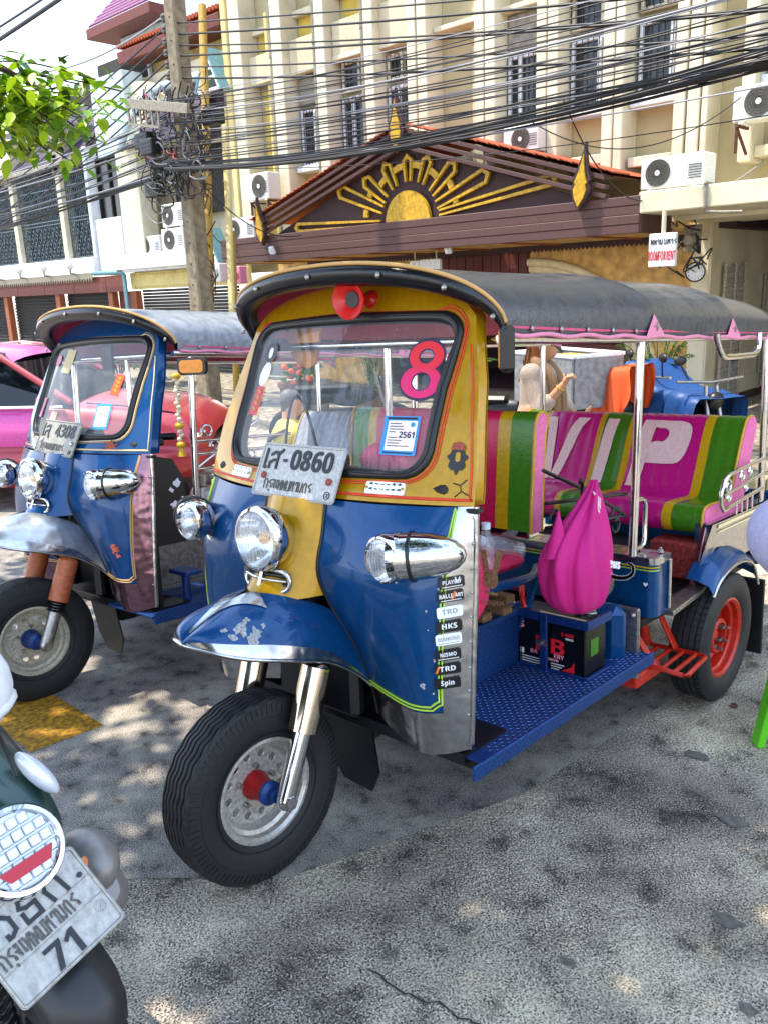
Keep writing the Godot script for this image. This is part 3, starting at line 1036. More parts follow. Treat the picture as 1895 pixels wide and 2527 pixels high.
func make_roof(t: Node3D, c: Dictionary):
	var zs := [-.42, -.6, -.9, -1.37, -1.405, -1.44, -1.75, -2.055, -2.09, -2.125, -2.3, -2.5, -2.62, -2.68, -2.7]
	var mb := MB.new()
	var rings := []
	for z in zs:
		var ring := PackedVector3Array()
		var lo := 0.0
		if z < -2.6: lo = (-z - 2.6) * .5
		for i in 37:
			var s := (i - 18) / 18.0
			var p := roof_pt(s, z, lo)
			if absf(z + 1.405) < .01 or absf(z + 2.09) < .01: p.y += .006
			else: p.y -= .008 * absf(sin((z + 1.405) * 4.6)) * cos(s * 1.5)
			ring.append(p)
		ring.append(roof_pt(1, z, .03 + lo) + Vector3(-.004, 0, 0))
		ring.insert(0, roof_pt(-1, z, .03 + lo) + Vector3(.004, 0, 0))
		rings.append(ring)
	rings.reverse()
	mb.loft(rings, false)
	var roof := obj("canopy", mb, c.roof, t)
	mb = MB.new()
	rings = []
	for z in [-.47, -.9, -1.5, -2.1, -2.66]:
		var ring := PackedVector3Array()
		for i in 37: ring.append(roof_pt((i - 18) / 18.0 * .97, z, .022 + .02 * absf(sin(z * 5.0))))
		rings.append(ring)
	mb.loft(rings, false)
	obj("canopy_lining", mb, "pink_liner", roof)
	mb = MB.new()   # dark padded lip along the front edge
	rings = []
	for q in [[0.0, -.418, 1.0], [.014, -.400, 1.0], [.03, -.398, 1.0], [.052, -.412, .985], [.06, -.44, .975], [.05, -.47, .96]]:
		var ring := PackedVector3Array()
		for i in 49:
			var s := (i - 24) / 24.0
			var p := roof_pt(s, -.42, 0.0)
			var inw: Vector3 = Vector3(-p.x * .35, -1, 0).normalized() * float(q[0]) * (1.0 - .45 * pow(absf(s), 3.0))
			ring.append(Vector3(p.x * q[2], p.y, p.z + .42 + q[1]) + inw)
		rings.append(ring)
	rings.reverse()
	mb.loft(rings, false)
	var lip := obj("front_lip", mb, c.lip, roof)
	mb = MB.new()
	for i in 7:
		var s := (i - 3) / 3.3
		var p := roof_pt(s, -.42, .03) + Vector3(0, 0, .026)
		mb.ball(p, Vector3(.009, .009, .005), 10, 6)
	obj("rivet", mb, "steel_worn", lip)
	mb = MB.new()
	var cord := []
	for i in 61: cord.append(roof_pt((i - 30) / 30.0, -.42, -.001) + Vector3(0, 0, .008))
	mb.tube(cord, .006, 6)
	obj("edge_cord", mb, "cord", roof)
	mb = MB.new()
	for sx in [-1.0, 1.0]:
		var hem := []
		for i in 41:
			var z := lerpf(-.43, -2.7, i / 40.0)
			hem.append(roof_pt(sx, z, .034 + .004 * sin(i * 1.3)) + Vector3(.003 * sx, 0, 0))
		mb.tube(hem, .0075, 6)
	obj("hem", mb, "pink_trim", roof)
	for sx in [-1.0, 1.0]:
		for z in [-1.405, -2.09]:
			mb = MB.new()
			var p := roof_pt(sx, z, 0)
			var n := Vector3(sx, .15, 0).normalized()
			var apex := roof_pt(sx * .93, z, 0) + n * .006
			mb.fresh()
			var a := p + Vector3(.004 * sx, -.036, .075) + n * .004
			var b := p + Vector3(.004 * sx, -.036, -.075) + n * .004
			var m := p + n * .012
			for q in [[a, m, apex], [m, b, apex], [a, b, m]]:
				if sx > 0: mb.tri(q[0], q[1], q[2])
				else: mb.tri(q[0], q[2], q[1])
			obj("corner_patch", mb, "pink_trim", roof)
			mb = MB.new()
			for k in 4:
				var d := Vector3(0, sin(k * PI / 2), cos(k * PI / 2))
				mb.bar(m + n * .002, m + n * .002 + d * .016, .006, .002, n)
			obj("stud", mb, "steel", roof)
	mb = MB.new()
	for sx in [-1.0, 1.0]:
		for i in 5:
			var p := roof_pt(sx, -.55 - .18 * i, .016)
			mb.ball(p + Vector3(.003 * sx, 0, 0), Vector3(.006, .009, .009), 8, 5)
	obj("rivet", mb, "steel_worn", roof)

func stripe_quad(mb: MB, P: Callable, s0: float, s1: float, n: int, off := 0.0):   # a band of a curved seat between two cross positions
	var rings := []
	for i in n + 1:
		rings.append(PackedVector3Array([P.call(s0, float(i) / n, off), P.call((s0 + s1) / 2, float(i) / n, off), P.call(s1, float(i) / n, off)]))
	rings.reverse()
	mb.loft(rings, false)

func make_seats(t: Node3D, c: Dictionary):
	var mb := MB.new()
	# bench at the back; profile in (y, z) from the cushion front under edge up to the roll on top and down behind
	var prof := [Vector2(.755, -1.985), Vector2(.785, -1.958), Vector2(.835, -1.962), Vector2(.86, -1.99), Vector2(.862, -2.08), Vector2(.856, -2.2), Vector2(.868, -2.232), Vector2(.9, -2.252), Vector2(1.0, -2.30), Vector2(1.1, -2.345), Vector2(1.15, -2.375), Vector2(1.178, -2.40), Vector2(1.188, -2.44), Vector2(1.175, -2.48), Vector2(1.14, -2.50), Vector2(1.1, -2.48), Vector2(.8, -2.36)]
	var P := func(x: float, f: float, off: float):
		var p: Vector2 = cr(prof, f)
		var a: Vector2 = cr(prof, minf(f + .01, 1))
		var b: Vector2 = cr(prof, maxf(f - .01, 0))
		var d := (a - b).normalized()
		var pleat := 0.004 * absf(sin(x * 52.0)) if f > .42 or f < .36 else 0.002
		var q := p + Vector2(-d.y, d.x) * (off + pleat)
		return Vector3(x, q.x, q.y)
	var cols := [[-.555, -.44, "seat_green"], [-.44, -.41, "seat_gold"], [-.41, -.13, "seat_pink"], [-.13, -.1, "seat_gold"], [-.1, .03, "seat_green"], [.03, .06, "seat_gold"], [.06, .385, "seat_pink"], [.385, .425, "seat_gold"], [.425, .555, "seat_green"]]
	mb = MB.new()
	mb.box(Vector3(0, .78, -2.14), Vector3(1.06, .05, .28), .01)
	var bench := obj("rear_bench", mb, "black_paint", t)
	for q in cols:
		mb = MB.new()
		var n := maxi(1, int((q[1] - q[0]) / .03))
		for k in n: stripe_quad(mb, P, lerpf(q[0], q[1], float(k) / n), lerpf(q[0], q[1], float(k + 1) / n), 44)
		obj("seat_stripe", mb, q[2] if c.seats else "vinyl_left", bench)
	for sx in [-1.0, 1.0]:
		mb = MB.new()
		var poly := PackedVector2Array()
		for i in 40: 
			var p: Vector2 = cr(prof, i / 39.0)
			poly.append(Vector2(-p.y, p.x))
		mb.prism(poly, .01, Transform3D(Basis(Vector3(0, 0, -1), Vector3(0, 1, 0), Vector3(1, 0, 0)), Vector3(.565 if sx > 0 else -.555, 0, 0)))
		obj("seat_end", mb, "seat_rose", bench)
		mb = MB.new()
		var pipe := []
		for i in 50: pipe.append(P.call(.557 * sx, i / 49.0, .001))
		mb.tube(pipe, .006, 6)
		obj("piping", mb, "seat_gold", bench)
	if c.seats:
		# letters follow the backrest: flat pieces bent over its curve
		var onb := func(x: float, y: float): # y 0..1 over the back
			return P.call(x, lerpf(.385, .645, y), .006)
		var strip := func(m: MB, a: Vector2, b: Vector2, a2: Vector2, b2: Vector2, nn := 8):
			var rings := []
			for i in nn + 1:
				var f := float(i) / nn
				var l := a.lerp(a2, f)
				var r := b.lerp(b2, f)
				rings.append(PackedVector3Array([onb.call(l.x, l.y), onb.call(lerpf(l.x, r.x, .5), lerpf(l.y, r.y, .5)), onb.call(r.x, r.y)]))
			m.loft(rings, false)
		mb = MB.new()
		strip.call(mb, Vector2(-.355, .0), Vector2(-.315, .0), Vector2(-.415, 1), Vector2(-.365, 1))
		strip.call(mb, Vector2(-.345, .0), Vector2(-.30, .0), Vector2(-.245, 1), Vector2(-.18, 1))
		obj("letter", mb, "seat_white", bench)
		mb = MB.new()
		strip.call(mb, Vector2(-.105, .0), Vector2(-.05, .0), Vector2(-.082, 1), Vector2(-.022, 1))
		obj("letter", mb, "seat_white", bench)
		mb = MB.new()
		strip.call(mb, Vector2(.075, .0), Vector2(.132, .0), Vector2(.105, 1), Vector2(.175, 1), 10)
		var arc := []
		for i in 17:
			var a := lerpf(-PI / 2, PI / 2, i / 16.0)
			arc.append([Vector2(.225 + .035 * maxf(0, cos(a)), .7 + .12 * sin(a)), Vector2(.235 + .105 * pow(maxf(0, cos(a)), .5), .695 + .305 * sin(a))])
		arc.insert(0, [Vector2(.14, .58), Vector2(.12, .39)])
		arc.append([Vector2(.165, .82), Vector2(.165, 1)])
		var rings := []
		for q in arc: rings.append(PackedVector3Array([onb.call(q[0].x, q[0].y), onb.call((q[0].x + q[1].x) / 2, (q[0].y + q[1].y) / 2), onb.call(q[1].x, q[1].y)]))
		mb.loft(rings, false)
		rings = []
		for q in arc.slice(0, 19):
			var e: Vector2 = Vector2(.2, .7) + (q[0] - Vector2(.2, .7)) * 1.0
			var l: Vector2 = Vector2(.2, .7) + Vector2.from_angle((q[0] - Vector2(.2, .7)).angle()) * Vector2(.036, .1)
			rings.append(PackedVector3Array([onb.call(l.x, l.y), onb.call(e.x, e.y)]))
		mb.loft(rings, false)
		obj("letter", mb, "seat_white", bench)
	# driver's backrest
	var dp := [Vector2(.93, -.955), Vector2(1.0, -.957), Vector2(1.1, -.965), Vector2(1.22, -.975), Vector2(1.29, -.985), Vector2(1.318, -1.0), Vector2(1.325, -1.025), Vector2(1.312, -1.05), Vector2(1.28, -1.055), Vector2(1.25, -1.04), Vector2(1.0, -1.02), Vector2(.93, -1.02)]
	var D := func(x: float, f: float, off: float):
		var p: Vector2 = cr(dp, f)
		return Vector3(x, p.x, p.y + off)
	mb = MB.new()
	if not c.seats:
		mb = MB.new()
		mb.box(Vector3(-.02, .825, -.86), Vector3(.72, .05, .32), .02)
		obj("driver_seat", mb, "black_rubber", t)
		return
	mb.box(Vector3(-.015, .925, -.99), Vector3(.8, .03, .07), .005)
	var rest := obj("driver_backrest", mb, "chrome", t)
	for q in [[-.42, -.34, "seat_green"], [-.34, -.30, "seat_gold"], [-.30, .255, "seat_pink_front"], [.255, .305, "seat_gold"], [.305, .39, "seat_green"]]:
		mb = MB.new()
		stripe_quad(mb, D, q[0], q[1], 40)
		obj("seat_stripe", mb, q[2] if c.seats else "black_rubber", rest)
	mb = MB.new()
	for sx in [-1.0, 1.0]:
		var poly := PackedVector2Array()
		for i in 30:
			var p: Vector2 = cr(dp, i / 29.0)
			poly.append(Vector2(-p.y, p.x))
		mb.prism(poly, .01, Transform3D(Basis(Vector3(0, 0, -1), Vector3(0, 1, 0), Vector3(1, 0, 0)), Vector3(.40 if sx > 0 else -.425, 0, 0)))
	obj("seat_end", mb, "seat_rose", rest)
	mb = MB.new()
	for sx in [-1.0, 1.0]:
		var pipe := []
		for i in 50: pipe.append(D.call(.398 if sx > 0 else -.43, i / 49.0, 0.0))
		mb.tube(pipe, .0055, 6)
	obj("piping", mb, "seat_gold", rest)
	mb = MB.new()
	mb.box(Vector3(-.02, .825, -.86), Vector3(.72, .05, .32), .02)
	obj("driver_seat", mb, "cloth_pink" if c.seats else "black_rubber", t)

func tuk_one(xf: Transform3D):
	var c := {"called": "tuk_tuk", "label": "blue and gold tuk tuk with a large 8 on its windscreen, nearest the viewer", "body": "blue", "pillar": "gold", "keel": "gold", "fender": "blue", "fork": "fork_gold", "fork_low": "chrome", "gaiter": false,
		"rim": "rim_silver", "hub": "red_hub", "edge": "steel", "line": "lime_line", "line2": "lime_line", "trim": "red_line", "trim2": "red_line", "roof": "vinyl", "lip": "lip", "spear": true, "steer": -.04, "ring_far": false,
		"flakes_guard": [[.30, .62, .030, "white_flake"], [.34, .5, .016, "white_flake"], [.38, .68, .022, "white_flake"], [.26, .72, .018, "white_flake"], [.42, .6, .012, "sticker_grey"], [.36, .78, .024, "white_flake"], [.22, .6, .014, "white_flake"], [.5, .5, .016, "blue_worn"], [.56, .42, .018, "blue_worn"], [.62, .5, .014, "blue_worn"]],
		"plate_m": "plate", "plate_thai": ["!", "ส", "-"], "plate_no": "0860", "plate_x": 0.0, "plate_roll": .0, "bolt": "red_flake", "seats": true, "post_z": -1.44, "far_drop": .052}
	var t := make_tuk(c, xf)
	var mb: MB
	# red horn under the front of the canopy
	mb = MB.new()
	mb.lathe([Vector2(.001, -.09), Vector2(.016, -.09), Vector2(.018, -.05), Vector2(.028, -.03), Vector2(.042, -.012), Vector2(.058, 0), Vector2(.056, .005), Vector2(.04, -.004), Vector2(.022, -.02), Vector2(.012, -.05), Vector2(0, -.05)], ylook(Vector3(.105, 1.69, -.455), Vector3(.1, -.05, 1)), 28)
	mb.ball(Vector3(.1, 1.69, -.56), Vector3(.03, .03, .03), 12, 8)
	var h := obj("horn", mb, "horn_red", t)
	mb = MB.new()
	mb.lathe([Vector2(.024, -.016), Vector2(0, -.017)], ylook(Vector3(.105, 1.69, -.455), Vector3(.1, -.05, 1)), 20)
	obj("throat", mb, "black_paint", h)
	mb = MB.new()
	mb.tube(smoothed([Vector3(.06, 1.735, -.47), Vector3(.045, 1.70, -.45), Vector3(.05, 1.67, -.46), Vector3(.07, 1.645, -.50)], 12), .003, 5)
	mb.tube(smoothed([Vector3(.045, 1.73, -.47), Vector3(.05, 1.69, -.45), Vector3(.03, 1.66, -.48), Vector3(.075, 1.64, -.51)], 12), .0025, 5)
	obj("horn_wire", mb, "red_hub", h)
	# clusters of small white lamps on the belt
	for q in [.318, -.318]:
		var p := on_cab(Vector2(q, 1.168), .004)
		var n := (on_cab(Vector2(q, 1.168), .02) - p).normalized()
		var lx := look(p, n)
		mb = MB.new()
		mb.prism(rrect(.125, .036, .006), .008, lx)
		var l := obj("lamp_cluster", mb, "led", t)
		mb = MB.new()
		for i in 6:
			for j in 2:
				mb.lathe([Vector2(.0085, 0), Vector2(.0085, .003), Vector2(.005, .0045), Vector2(0, .005)], lx * Transform3D(Basis(Vector3.RIGHT, PI / 2), Vector3(-.045 + .018 * i, -.0075 + .015 * j, .0)), 10)
		obj("diode", mb, "reflector", l)
		mb = MB.new()
		for s in [-1, 1]: mb.lathe([Vector2(.004, 0), Vector2(.004, .003), Vector2(0, .004)], lx * Transform3D(Basis(Vector3.RIGHT, PI / 2), Vector3(.057 * s, 0, .0)), 8)
		obj("screw", mb, "gold", l)
	# the figure on the windscreen
	var frame_at := func(p: Vector2, off: float, roll := 0.0):
		var a := on_cab(p, off)
		var xf2 := look(a, (on_cab(p, off + .02) - a).normalized())
		xf2.basis = xf2.basis * Basis(Vector3(0, 0, 1), roll)
		return xf2
	for pass_ in 2:
		mb = MB.new()
		mb.fresh()
		var g8: Transform3D = frame_at.call(Vector2(.35, 1.485), .005 + .0015 * pass_, -.08)
		var grow := .007 if pass_ == 0 else 0.0
		var sil := func(y: float): return -1.0 if absf(y) > .086 + grow else maxf(.056 * sqrt(maxf(0, 1 - pow((y - .038) / (.044 + grow), 2))), .066 * sqrt(maxf(0, 1 - pow((y + .036) / (.048 + grow), 2)))) + grow * .7
		for e8 in [[.038, .025, .022], [-.036, .031, .027]]:
			for k in 48:
				var q := []
				for e in 2:
					var d := Vector2.from_angle(TAU * (k + e) / 48.0)
					var ii := Vector2(0, e8[0]) + d * (Vector2(e8[1], e8[2]) - Vector2.ONE * grow * .5)
					var o := Vector2.ZERO
					var lo := 0.0
					var hi := .2
					for it in 18:
						var md := (lo + hi) / 2
						o = Vector2(0, e8[0]) + d * md
						var ok: bool = absf(o.x) <= maxf(sil.call(o.y), .026 + grow * .6 if absf(o.y) < .03 else -1.0) and (o.y > .002 if e8[0] > 0 else o.y < .002)
						if ok: lo = md
						else: hi = md
					q.append([ii, o])
				var P := [q[0][0], q[0][1], q[1][1], q[1][0]]
				var U := []
				for v in P: U.append(Vector2(.5, .5 - v.y / .18))
				for t3 in [[0, 2, 1], [0, 3, 2]]:
					for n in t3: mb.v(g8 * Vector3(P[n].x, P[n].y, 0), U[n])
		obj("figure_eight" if pass_ else "figure_edge", mb, "eight" if pass_ else "eight_edge", t)
	# tax sticker
	var tx: Transform3D = frame_at.call(Vector2(.322, 1.307), .004, .0)
	mb = MB.new()
	mb.prism(rrect(.118, .112, .003), .001, tx)
	var tax := obj("tax_sticker", mb, "sticker_blue", t)
	mb = MB.new()
	mb.prism(rrect(.096, .086, .002, 3, Vector2(.004, 0)), .001, tx * at(0, 0, .0012))
	obj("sticker_face", mb, "sticker_pink", tax)
	words("sticker_year", "2561", .018, .0006, tx * at(.024, .002, .002), "plate_ink", tax)
	mb = MB.new()
	for i in 9:
		var y := .034 - .008 * i
		if i == 4: continue
		mb.stroke([Vector2(-.036, y), Vector2(-.036 + rng.randf_range(.03, .07) * (.5 if i in [3, 5] else 1.0), y)], .0022, .0005, tx * at(0, 0, .002))
	for i in 12: mb.stroke([Vector2(-.046 + .008 * i, .0495), Vector2(-.041 + .008 * i, .0495)], .006, .0005, tx * at(0, 0, .0012))
	for i in 12: mb.stroke([Vector2(-.046 + .008 * i, -.0495), Vector2(-.041 + .008 * i, -.0495)], .004, .0005, tx * at(0, 0, .0012))
	obj("sticker_print", mb, "plate_ink", tax)
	mb = MB.new()
	mb.prism(rrect(.014, .014, .0069), .0006, tx * at(.038, .032, .002))
	obj("sticker_seal", mb, "sticker_blue", tax)
	# papers on the far side of the glass
	mb = MB.new()
	var oval := PackedVector2Array()
	for k in 24: oval.append(Vector2.from_angle(TAU * k / 24) * Vector2(.028, .042))
	mb.prism(oval, .001, frame_at.call(Vector2(-.335, 1.475), .004, -.25))
	obj("oval_paper", mb, "sticker_white", t)
	var rx: Transform3D = frame_at.call(Vector2(-.345, 1.39), .004, -.06)
	mb = MB.new()
	mb.prism(rrect(.05, .10, .002), .001, rx)
	var rp := obj("red_paper", mb, "sticker_red", t)
	mb = MB.new()
	for i in 4: mb.stroke([Vector2(-.012, .035 - .02 * i), Vector2(.012, .03 - .02 * i), Vector2(0, .026 - .02 * i), Vector2(.004, .04 - .02 * i)], .003, .0005, rx * at(0, 0, .001))
	obj("paper_print", mb, "seat_gold", rp)
	mb = MB.new()
	mb.prism(rrect(.07, .07, .0345), .001, frame_at.call(Vector2(-.325, 1.545), .004))
	var rd := obj("round_sticker", mb, "sticker_black", t)
	mb = MB.new()
	mb.prism(rrect(.022, .036, .01), .001, frame_at.call(Vector2(-.325, 1.543), .0055))
	obj("sticker_face", mb, "sticker_white", rd)
	# dark transfer with a red top on the pillar, and cracks in the paint
	var cx: Transform3D = frame_at.call(Vector2(.508, 1.255), .003, .0)
	mb = MB.new()
	var blob := PackedVector2Array()
	for k in 40:
		var a := TAU * k / 40
		blob.append(Vector2.from_angle(a) * Vector2(.026, .036) * (1.0 + .12 * sin(a * 7.0) + .08 * sin(a * 11.0)) + Vector2(0, -.004))
	mb.prism(blob, .001, cx)
	var tr := obj("pillar_transfer", mb, "sticker_black", t)
	mb = MB.new()
	mb.prism(PackedVector2Array([Vector2(-.02, .022), Vector2(.021, .02), Vector2(.02, .034), Vector2(.004, .044), Vector2(-.015, .04)]), .001, cx * at(0, 0, .0012))
	obj("transfer_cap", mb, "red_flake", tr)
	mb = MB.new()
	mb.prism(rrect(.014, .026, .006, 5, Vector2(.002, .002)), .001, cx * at(0, 0, .0012))
	obj("transfer_patch", mb, "gold", tr)
	mb = MB.new()
	for q in [[Vector2(.545, 1.2), Vector2(.53, 1.185), Vector2(.535, 1.17), Vector2(.52, 1.155)], [Vector2(.535, 1.17), Vector2(.555, 1.16)], [Vector2(.53, 1.185), Vector2(.51, 1.19)]]:
		var l := []
		for p in q: l.append(on_cab(p, .001))
		mb.tube(l, .0018, 4)
	obj("paint_crack", mb, "black_paint", tr)
	# column of small stickers on the steel edge
	var list := [[.937, "sticker_black", "PLAYB Y", "sticker_white"], [.899, "sticker_black", "RALLI", "sticker_white"], [.858, "sticker_white", "TRD", "sticker_grey"], [.818, "sticker_black", "HKS", "sticker_white"], [.780, "sticker_white", "DIAMOND", "sticker_grey"], [.739, "sticker_black", "NISMO", "sticker_white"], [.698, "sticker_black", "TRD", "sticker_white"], [.658, "sticker_black", "Spin", "sticker_white"]]
	for q in list:
		var v := 0.0
		for k in 200:
			if lobe_at(.84, k / 199.0).y > q[0]: v = k / 199.0
		var p := lobe_at(.82, v)
		var n := (lobe_at(.85, v) - lobe_at(.79, v)).cross(lobe_at(.82, v - .02) - lobe_at(.82, v + .02)).normalized()
		p += n * .006
		var sx := look(p, n)
		sx.basis = sx.basis * Basis(Vector3(0, 0, 1), .06)
		mb = MB.new()
		mb.prism(rrect(.072, .031, .006), .0012, sx)
		var s := obj("sticker", mb, q[1], t)
		var big: bool = q[2].length() < 5
		words("sticker_words", q[2], .014 if big else .0105, .0006, sx * at(0 if q[2] != "RALLI" else -.014, .001, .0005), q[3], s, true, false, 1.25 if q[2] == "TRD" or q[2] == "HKS" else (.85 if q[2] == "DIAMOND" else .95))
		if q[2] == "PLAYB Y":
			mb = MB.new()
			mb.ball((sx * at(.0165, .0, .001)).origin, Vector3(.0045, .005, .001), 10, 6)
			mb.stroke([Vector2(.014, .003), Vector2(.011, .012)], .003, .0006, sx)
			mb.stroke([Vector2(.019, .003), Vector2(.023, .011)], .003, .0006, sx)
			obj("rabbit_head", mb, "sticker_white", s)
		if q[2] == "RALLI":
			words("sticker_words", "ART", .0105, .0006, sx * at(.023, .001, .0005), "sticker_white", s, true, false, .85)
			mb = MB.new()
			mb.stroke([Vector2(.004, -.006), Vector2(.012, .008)], .007, .0006, sx)
			obj("sticker_flash", mb, "sticker_orange", s)
		if q[2] == "TRD" and q[1] == "sticker_black":
			mb = MB.new()
			mb.stroke([Vector2(-.031, -.007), Vector2(-.024, .008)], .006, .0006, sx)
			obj("sticker_flash", mb, "sticker_orange", s)
		if not big:
			mb = MB.new()
			mb.stroke([Vector2(-.028, -.011), Vector2(.028, -.011)], .0018, .0006, sx)
			obj("sticker_rule", mb, q[3], s)
	for q in [[.74, .33, .005], [.66, .42, .004], [.735, .62, .006], [.72, .76, .004], [.62, .73, .01], [.68, .5, .003]]:
		mb = MB.new()
		var fp := PackedVector2Array()
		for k in 10: fp.append(Vector2.from_angle(TAU * k / 10) * q[2] * rng.randf_range(.5, 1.2))
		var p := lobe_at(q[0], q[1])
		mb.prism(fp, .0004, look(p + Vector3(.003, 0, .003), Vector3(.4, 0, 1)))
		obj("paint_flake", mb, "white_flake", t)
	# chequered running board
	mb = MB.new()
	mb.box(Vector3(.445, .4265, -.89), Vector3(.35, .006, 1.02), .001)
	var rb := obj("running_board", mb, "blue_bar", t)
	mb = MB.new()
	mb.bar(Vector3(.622, .418, -.33), Vector3(.622, .418, -1.40), .012, .045, Vector3.UP, .004)
	obj("board_lip", mb, "blue_worn", rb)
	mb = MB.new()
	mb.flat()
	for i in 24:
		for j in 74:
			var p := Vector3(.276 + .0148 * i, .4298, -.335 - .0145 * j)
			if p.x > .618 or p.z > -.45: continue
			var d := Vector3(1, 0, 1) if (i + j) % 2 == 0 else Vector3(1, 0, -1)
			d = d.normalized() * .0075
			var n := Vector3(-d.z, 0, d.x) * .28
			var top := Vector3(0, .0022, 0)
			mb.tri(p - d, p + n, p + top); mb.tri(p + n, p + d, p + top)
			mb.tri(p + d, p - n, p + top); mb.tri(p - n, p - d, p + top)
	tag(obj("tread_pattern", mb, "tread_steel", rb), "", "", "", "stuff")
	# box under the driver, planks on it, seat rail
	mb = MB.new()
	mb.box(Vector3(.13, .52, -.92), Vector3(.30, .20, .42), .008)
	mb.bar(Vector3(.285, .625, -.70), Vector3(.285, .625, -1.12), .02, .02, Vector3.UP, .003)
	obj("engine_box", mb, "blue_worn", t)
	for q in [[.665, -.93, .27], [.672, -1.02, .22], [.66, -.84, .25]]:
		mb = MB.new()
		mb.bar(Vector3(-.1, q[0], q[1]), Vector3(q[2] + .06, q[0], q[1] + .01), .05, .028, Vector3.UP, .004)
		obj("plank", mb, "wood", t)
	mb = MB.new()
	mb.tube(smoothed([Vector3(.38, .80, -.66), Vector3(.385, .79, -.8), Vector3(.38, .775, -.98), Vector3(.34, .78, -1.08)], 12), .016, 10)
	mb.tube([Vector3(.38, .79, -.70), Vector3(.30, .65, -.72)], .012, 8)
	mb.tube([Vector3(.36, .78, -1.06), Vector3(.28, .55, -1.06)], .012, 8)
	mb.bar(Vector3(-.36, .79, -.72), Vector3(.38, .79, -.72), .03, .02)
	obj("seat_rail", mb, "blue", t)
	mb = MB.new()
	mb.tube(smoothed([Vector3(.2, .66, -1.16), Vector3(.25, .69, -1.12), Vector3(.29, .685, -1.06), Vector3(.31, .64, -1.05)], 12), .01, 8)
	obj("battery_cable", mb, "horn_red", t)
	# partition behind the driver
	mb = MB.new()
	var ring0 := PackedVector2Array()
	for q in [Vector2(-.2, -1.44), Vector2(.55, -1.44)]: ring0.append(q)
	for k in 7: ring0.append(Vector2(.57 + .032 * sin(PI / 2 * k / 6.0), -1.472 + .032 * cos(PI / 2 * k / 6.0)))
	ring0.append(Vector2(.602, -1.56)); ring0.append(Vector2(-.2, -1.56))
	var px := func(y0: float, y1: float, grow: float):
		var rr := []
		for y in [y0, y1]:
			var r := PackedVector3Array()
			for q in ring0: r.append(Vector3(q.x + (grow if q.x > .5 else 0.0), y, q.y + (grow if q.y > -1.5 else 0.0)))
			r.reverse()
			rr.append(r)
		return rr
	mb.loft(px.call(.548, .745, 0.0), true, true, true)
	var part := obj("partition", mb, "blue", t)
	mb = MB.new()
	mb.loft(px.call(.746, .772, .004), true, true, true)
	mb.bar(Vector3(.606, .56, -1.553), Vector3(.606, .75, -1.553), .016, .012, Vector3.RIGHT, .003)
	for q in [Vector3(.58, .775, -1.53), Vector3(.4, .775, -1.47)]: mb.lathe([Vector2(.011, 0), Vector2(.011, .01), Vector2(.005, .011), Vector2(.005, .02), Vector2(0, .02)], Transform3D(Basis(), q), 8)
	obj("cap_strip", mb, "steel", part)
	for q in [[.735, "seat_gold", .0035], [.724, "lime_line", .0025]]:
		mb = MB.new()
		var l := []
		for k in 9: l.append(Vector3(ring0[k].x + .001, q[0], ring0[k].y + .001))
		l[0].x = .0
		mb.tube(l, q[2], 5)
		obj("pinstripe", mb, q[1], part)
	var hx := Transform3D(Basis(), Vector3(.40, .672, -1.439))
	mb = MB.new()
	var sk := PackedVector2Array()
	for k in 24:
		var a := TAU * k / 24
		sk.append(Vector2(cos(a) * .045, sin(a) * .06 * (1.15 if sin(a) < 0 else .8)) + Vector2(0, -.005))
	mb.prism(sk, .002, hx)
	var skull := obj("skull_transfer", mb, "bone", part)
	for q in [[.022, "sticker_white", .0], [.014, "sticker_black", .001]]:
		mb = MB.new()
		var pts := [Vector2(.02, .012), Vector2(.06, .008), Vector2(.095, .015), Vector2(.118, .035), Vector2(.118, .062), Vector2(.10, .07)]
		var s := smoothed(pts, 14)
		for i in s.size() - 1: mb.stroke([s[i], s[i + 1]], lerpf(q[0], q[0] * .45, i / 14.0), .0012, hx * at(0, 0, .001 + q[2]))
		obj("horn_transfer", mb, q[1], skull)
	mb = MB.new()
	for q in [Vector2(-.018, .012), Vector2(.016, .012), Vector2(0, -.03)]: mb.prism(rrect(.018, .014, .006, 4, q), .001, hx * at(0, 0, .0014))
	obj("skull_socket", mb, "sticker_grey", skull)
	mb = MB.new()
	mb.prism(PackedVector2Array([Vector2(0, -.008), Vector2(.008, 0), Vector2(.007, .006), Vector2(.003, .006), Vector2(0, .002), Vector2(-.003, .006), Vector2(-.007, .006), Vector2(-.008, 0)]), .001, Transform3D(Basis(), Vector3(.568, .672, -1.4385)))
	obj("heart_transfer", mb, "sticker_white", part)
	# plate and rounded tank beside the battery
	mb = MB.new()
	mb.box(Vector3(.47, .475, -1.31), Vector3(.17, .29, .08), .03)
	obj("blue_tank", mb, "blue", t)
	mb = MB.new()
	mb.box(Vector3(.50, .465, -1.375), Vector3(.16, .27, .018), .006)
	for q in [Vector3(.56, .575, -1.362), Vector3(.545, .36, -1.362)]: mb.lathe([Vector2(.012, 0), Vector2(.012, .008), Vector2(.006, .012), Vector2(0, .012)], Transform3D(Basis(Vector3.RIGHT, PI / 2), q), 10)
	obj("bolted_plate", mb, "steel_worn", t)
	# red step and its braces
	mb = MB.new()
	var g := [Vector3(.47, .345, -1.50), Vector3(.70, .345, -1.475), Vector3(.715, .345, -1.485), Vector3(.695, .345, -1.69), Vector3(.68, .345, -1.705), Vector3(.47, .345, -1.70)]
	mb.tube(g, .0095, 8)
	for k in 4: mb.tube([Vector3(.515 + .05 * k, .345, -1.495 + .005 * k), Vector3(.505 + .05 * k, .345, -1.70)], .0085, 8)
	mb.bar(Vector3(.49, .47, -1.50), Vector3(.585, .335, -1.505), .034, .01, Vector3.RIGHT, .002)
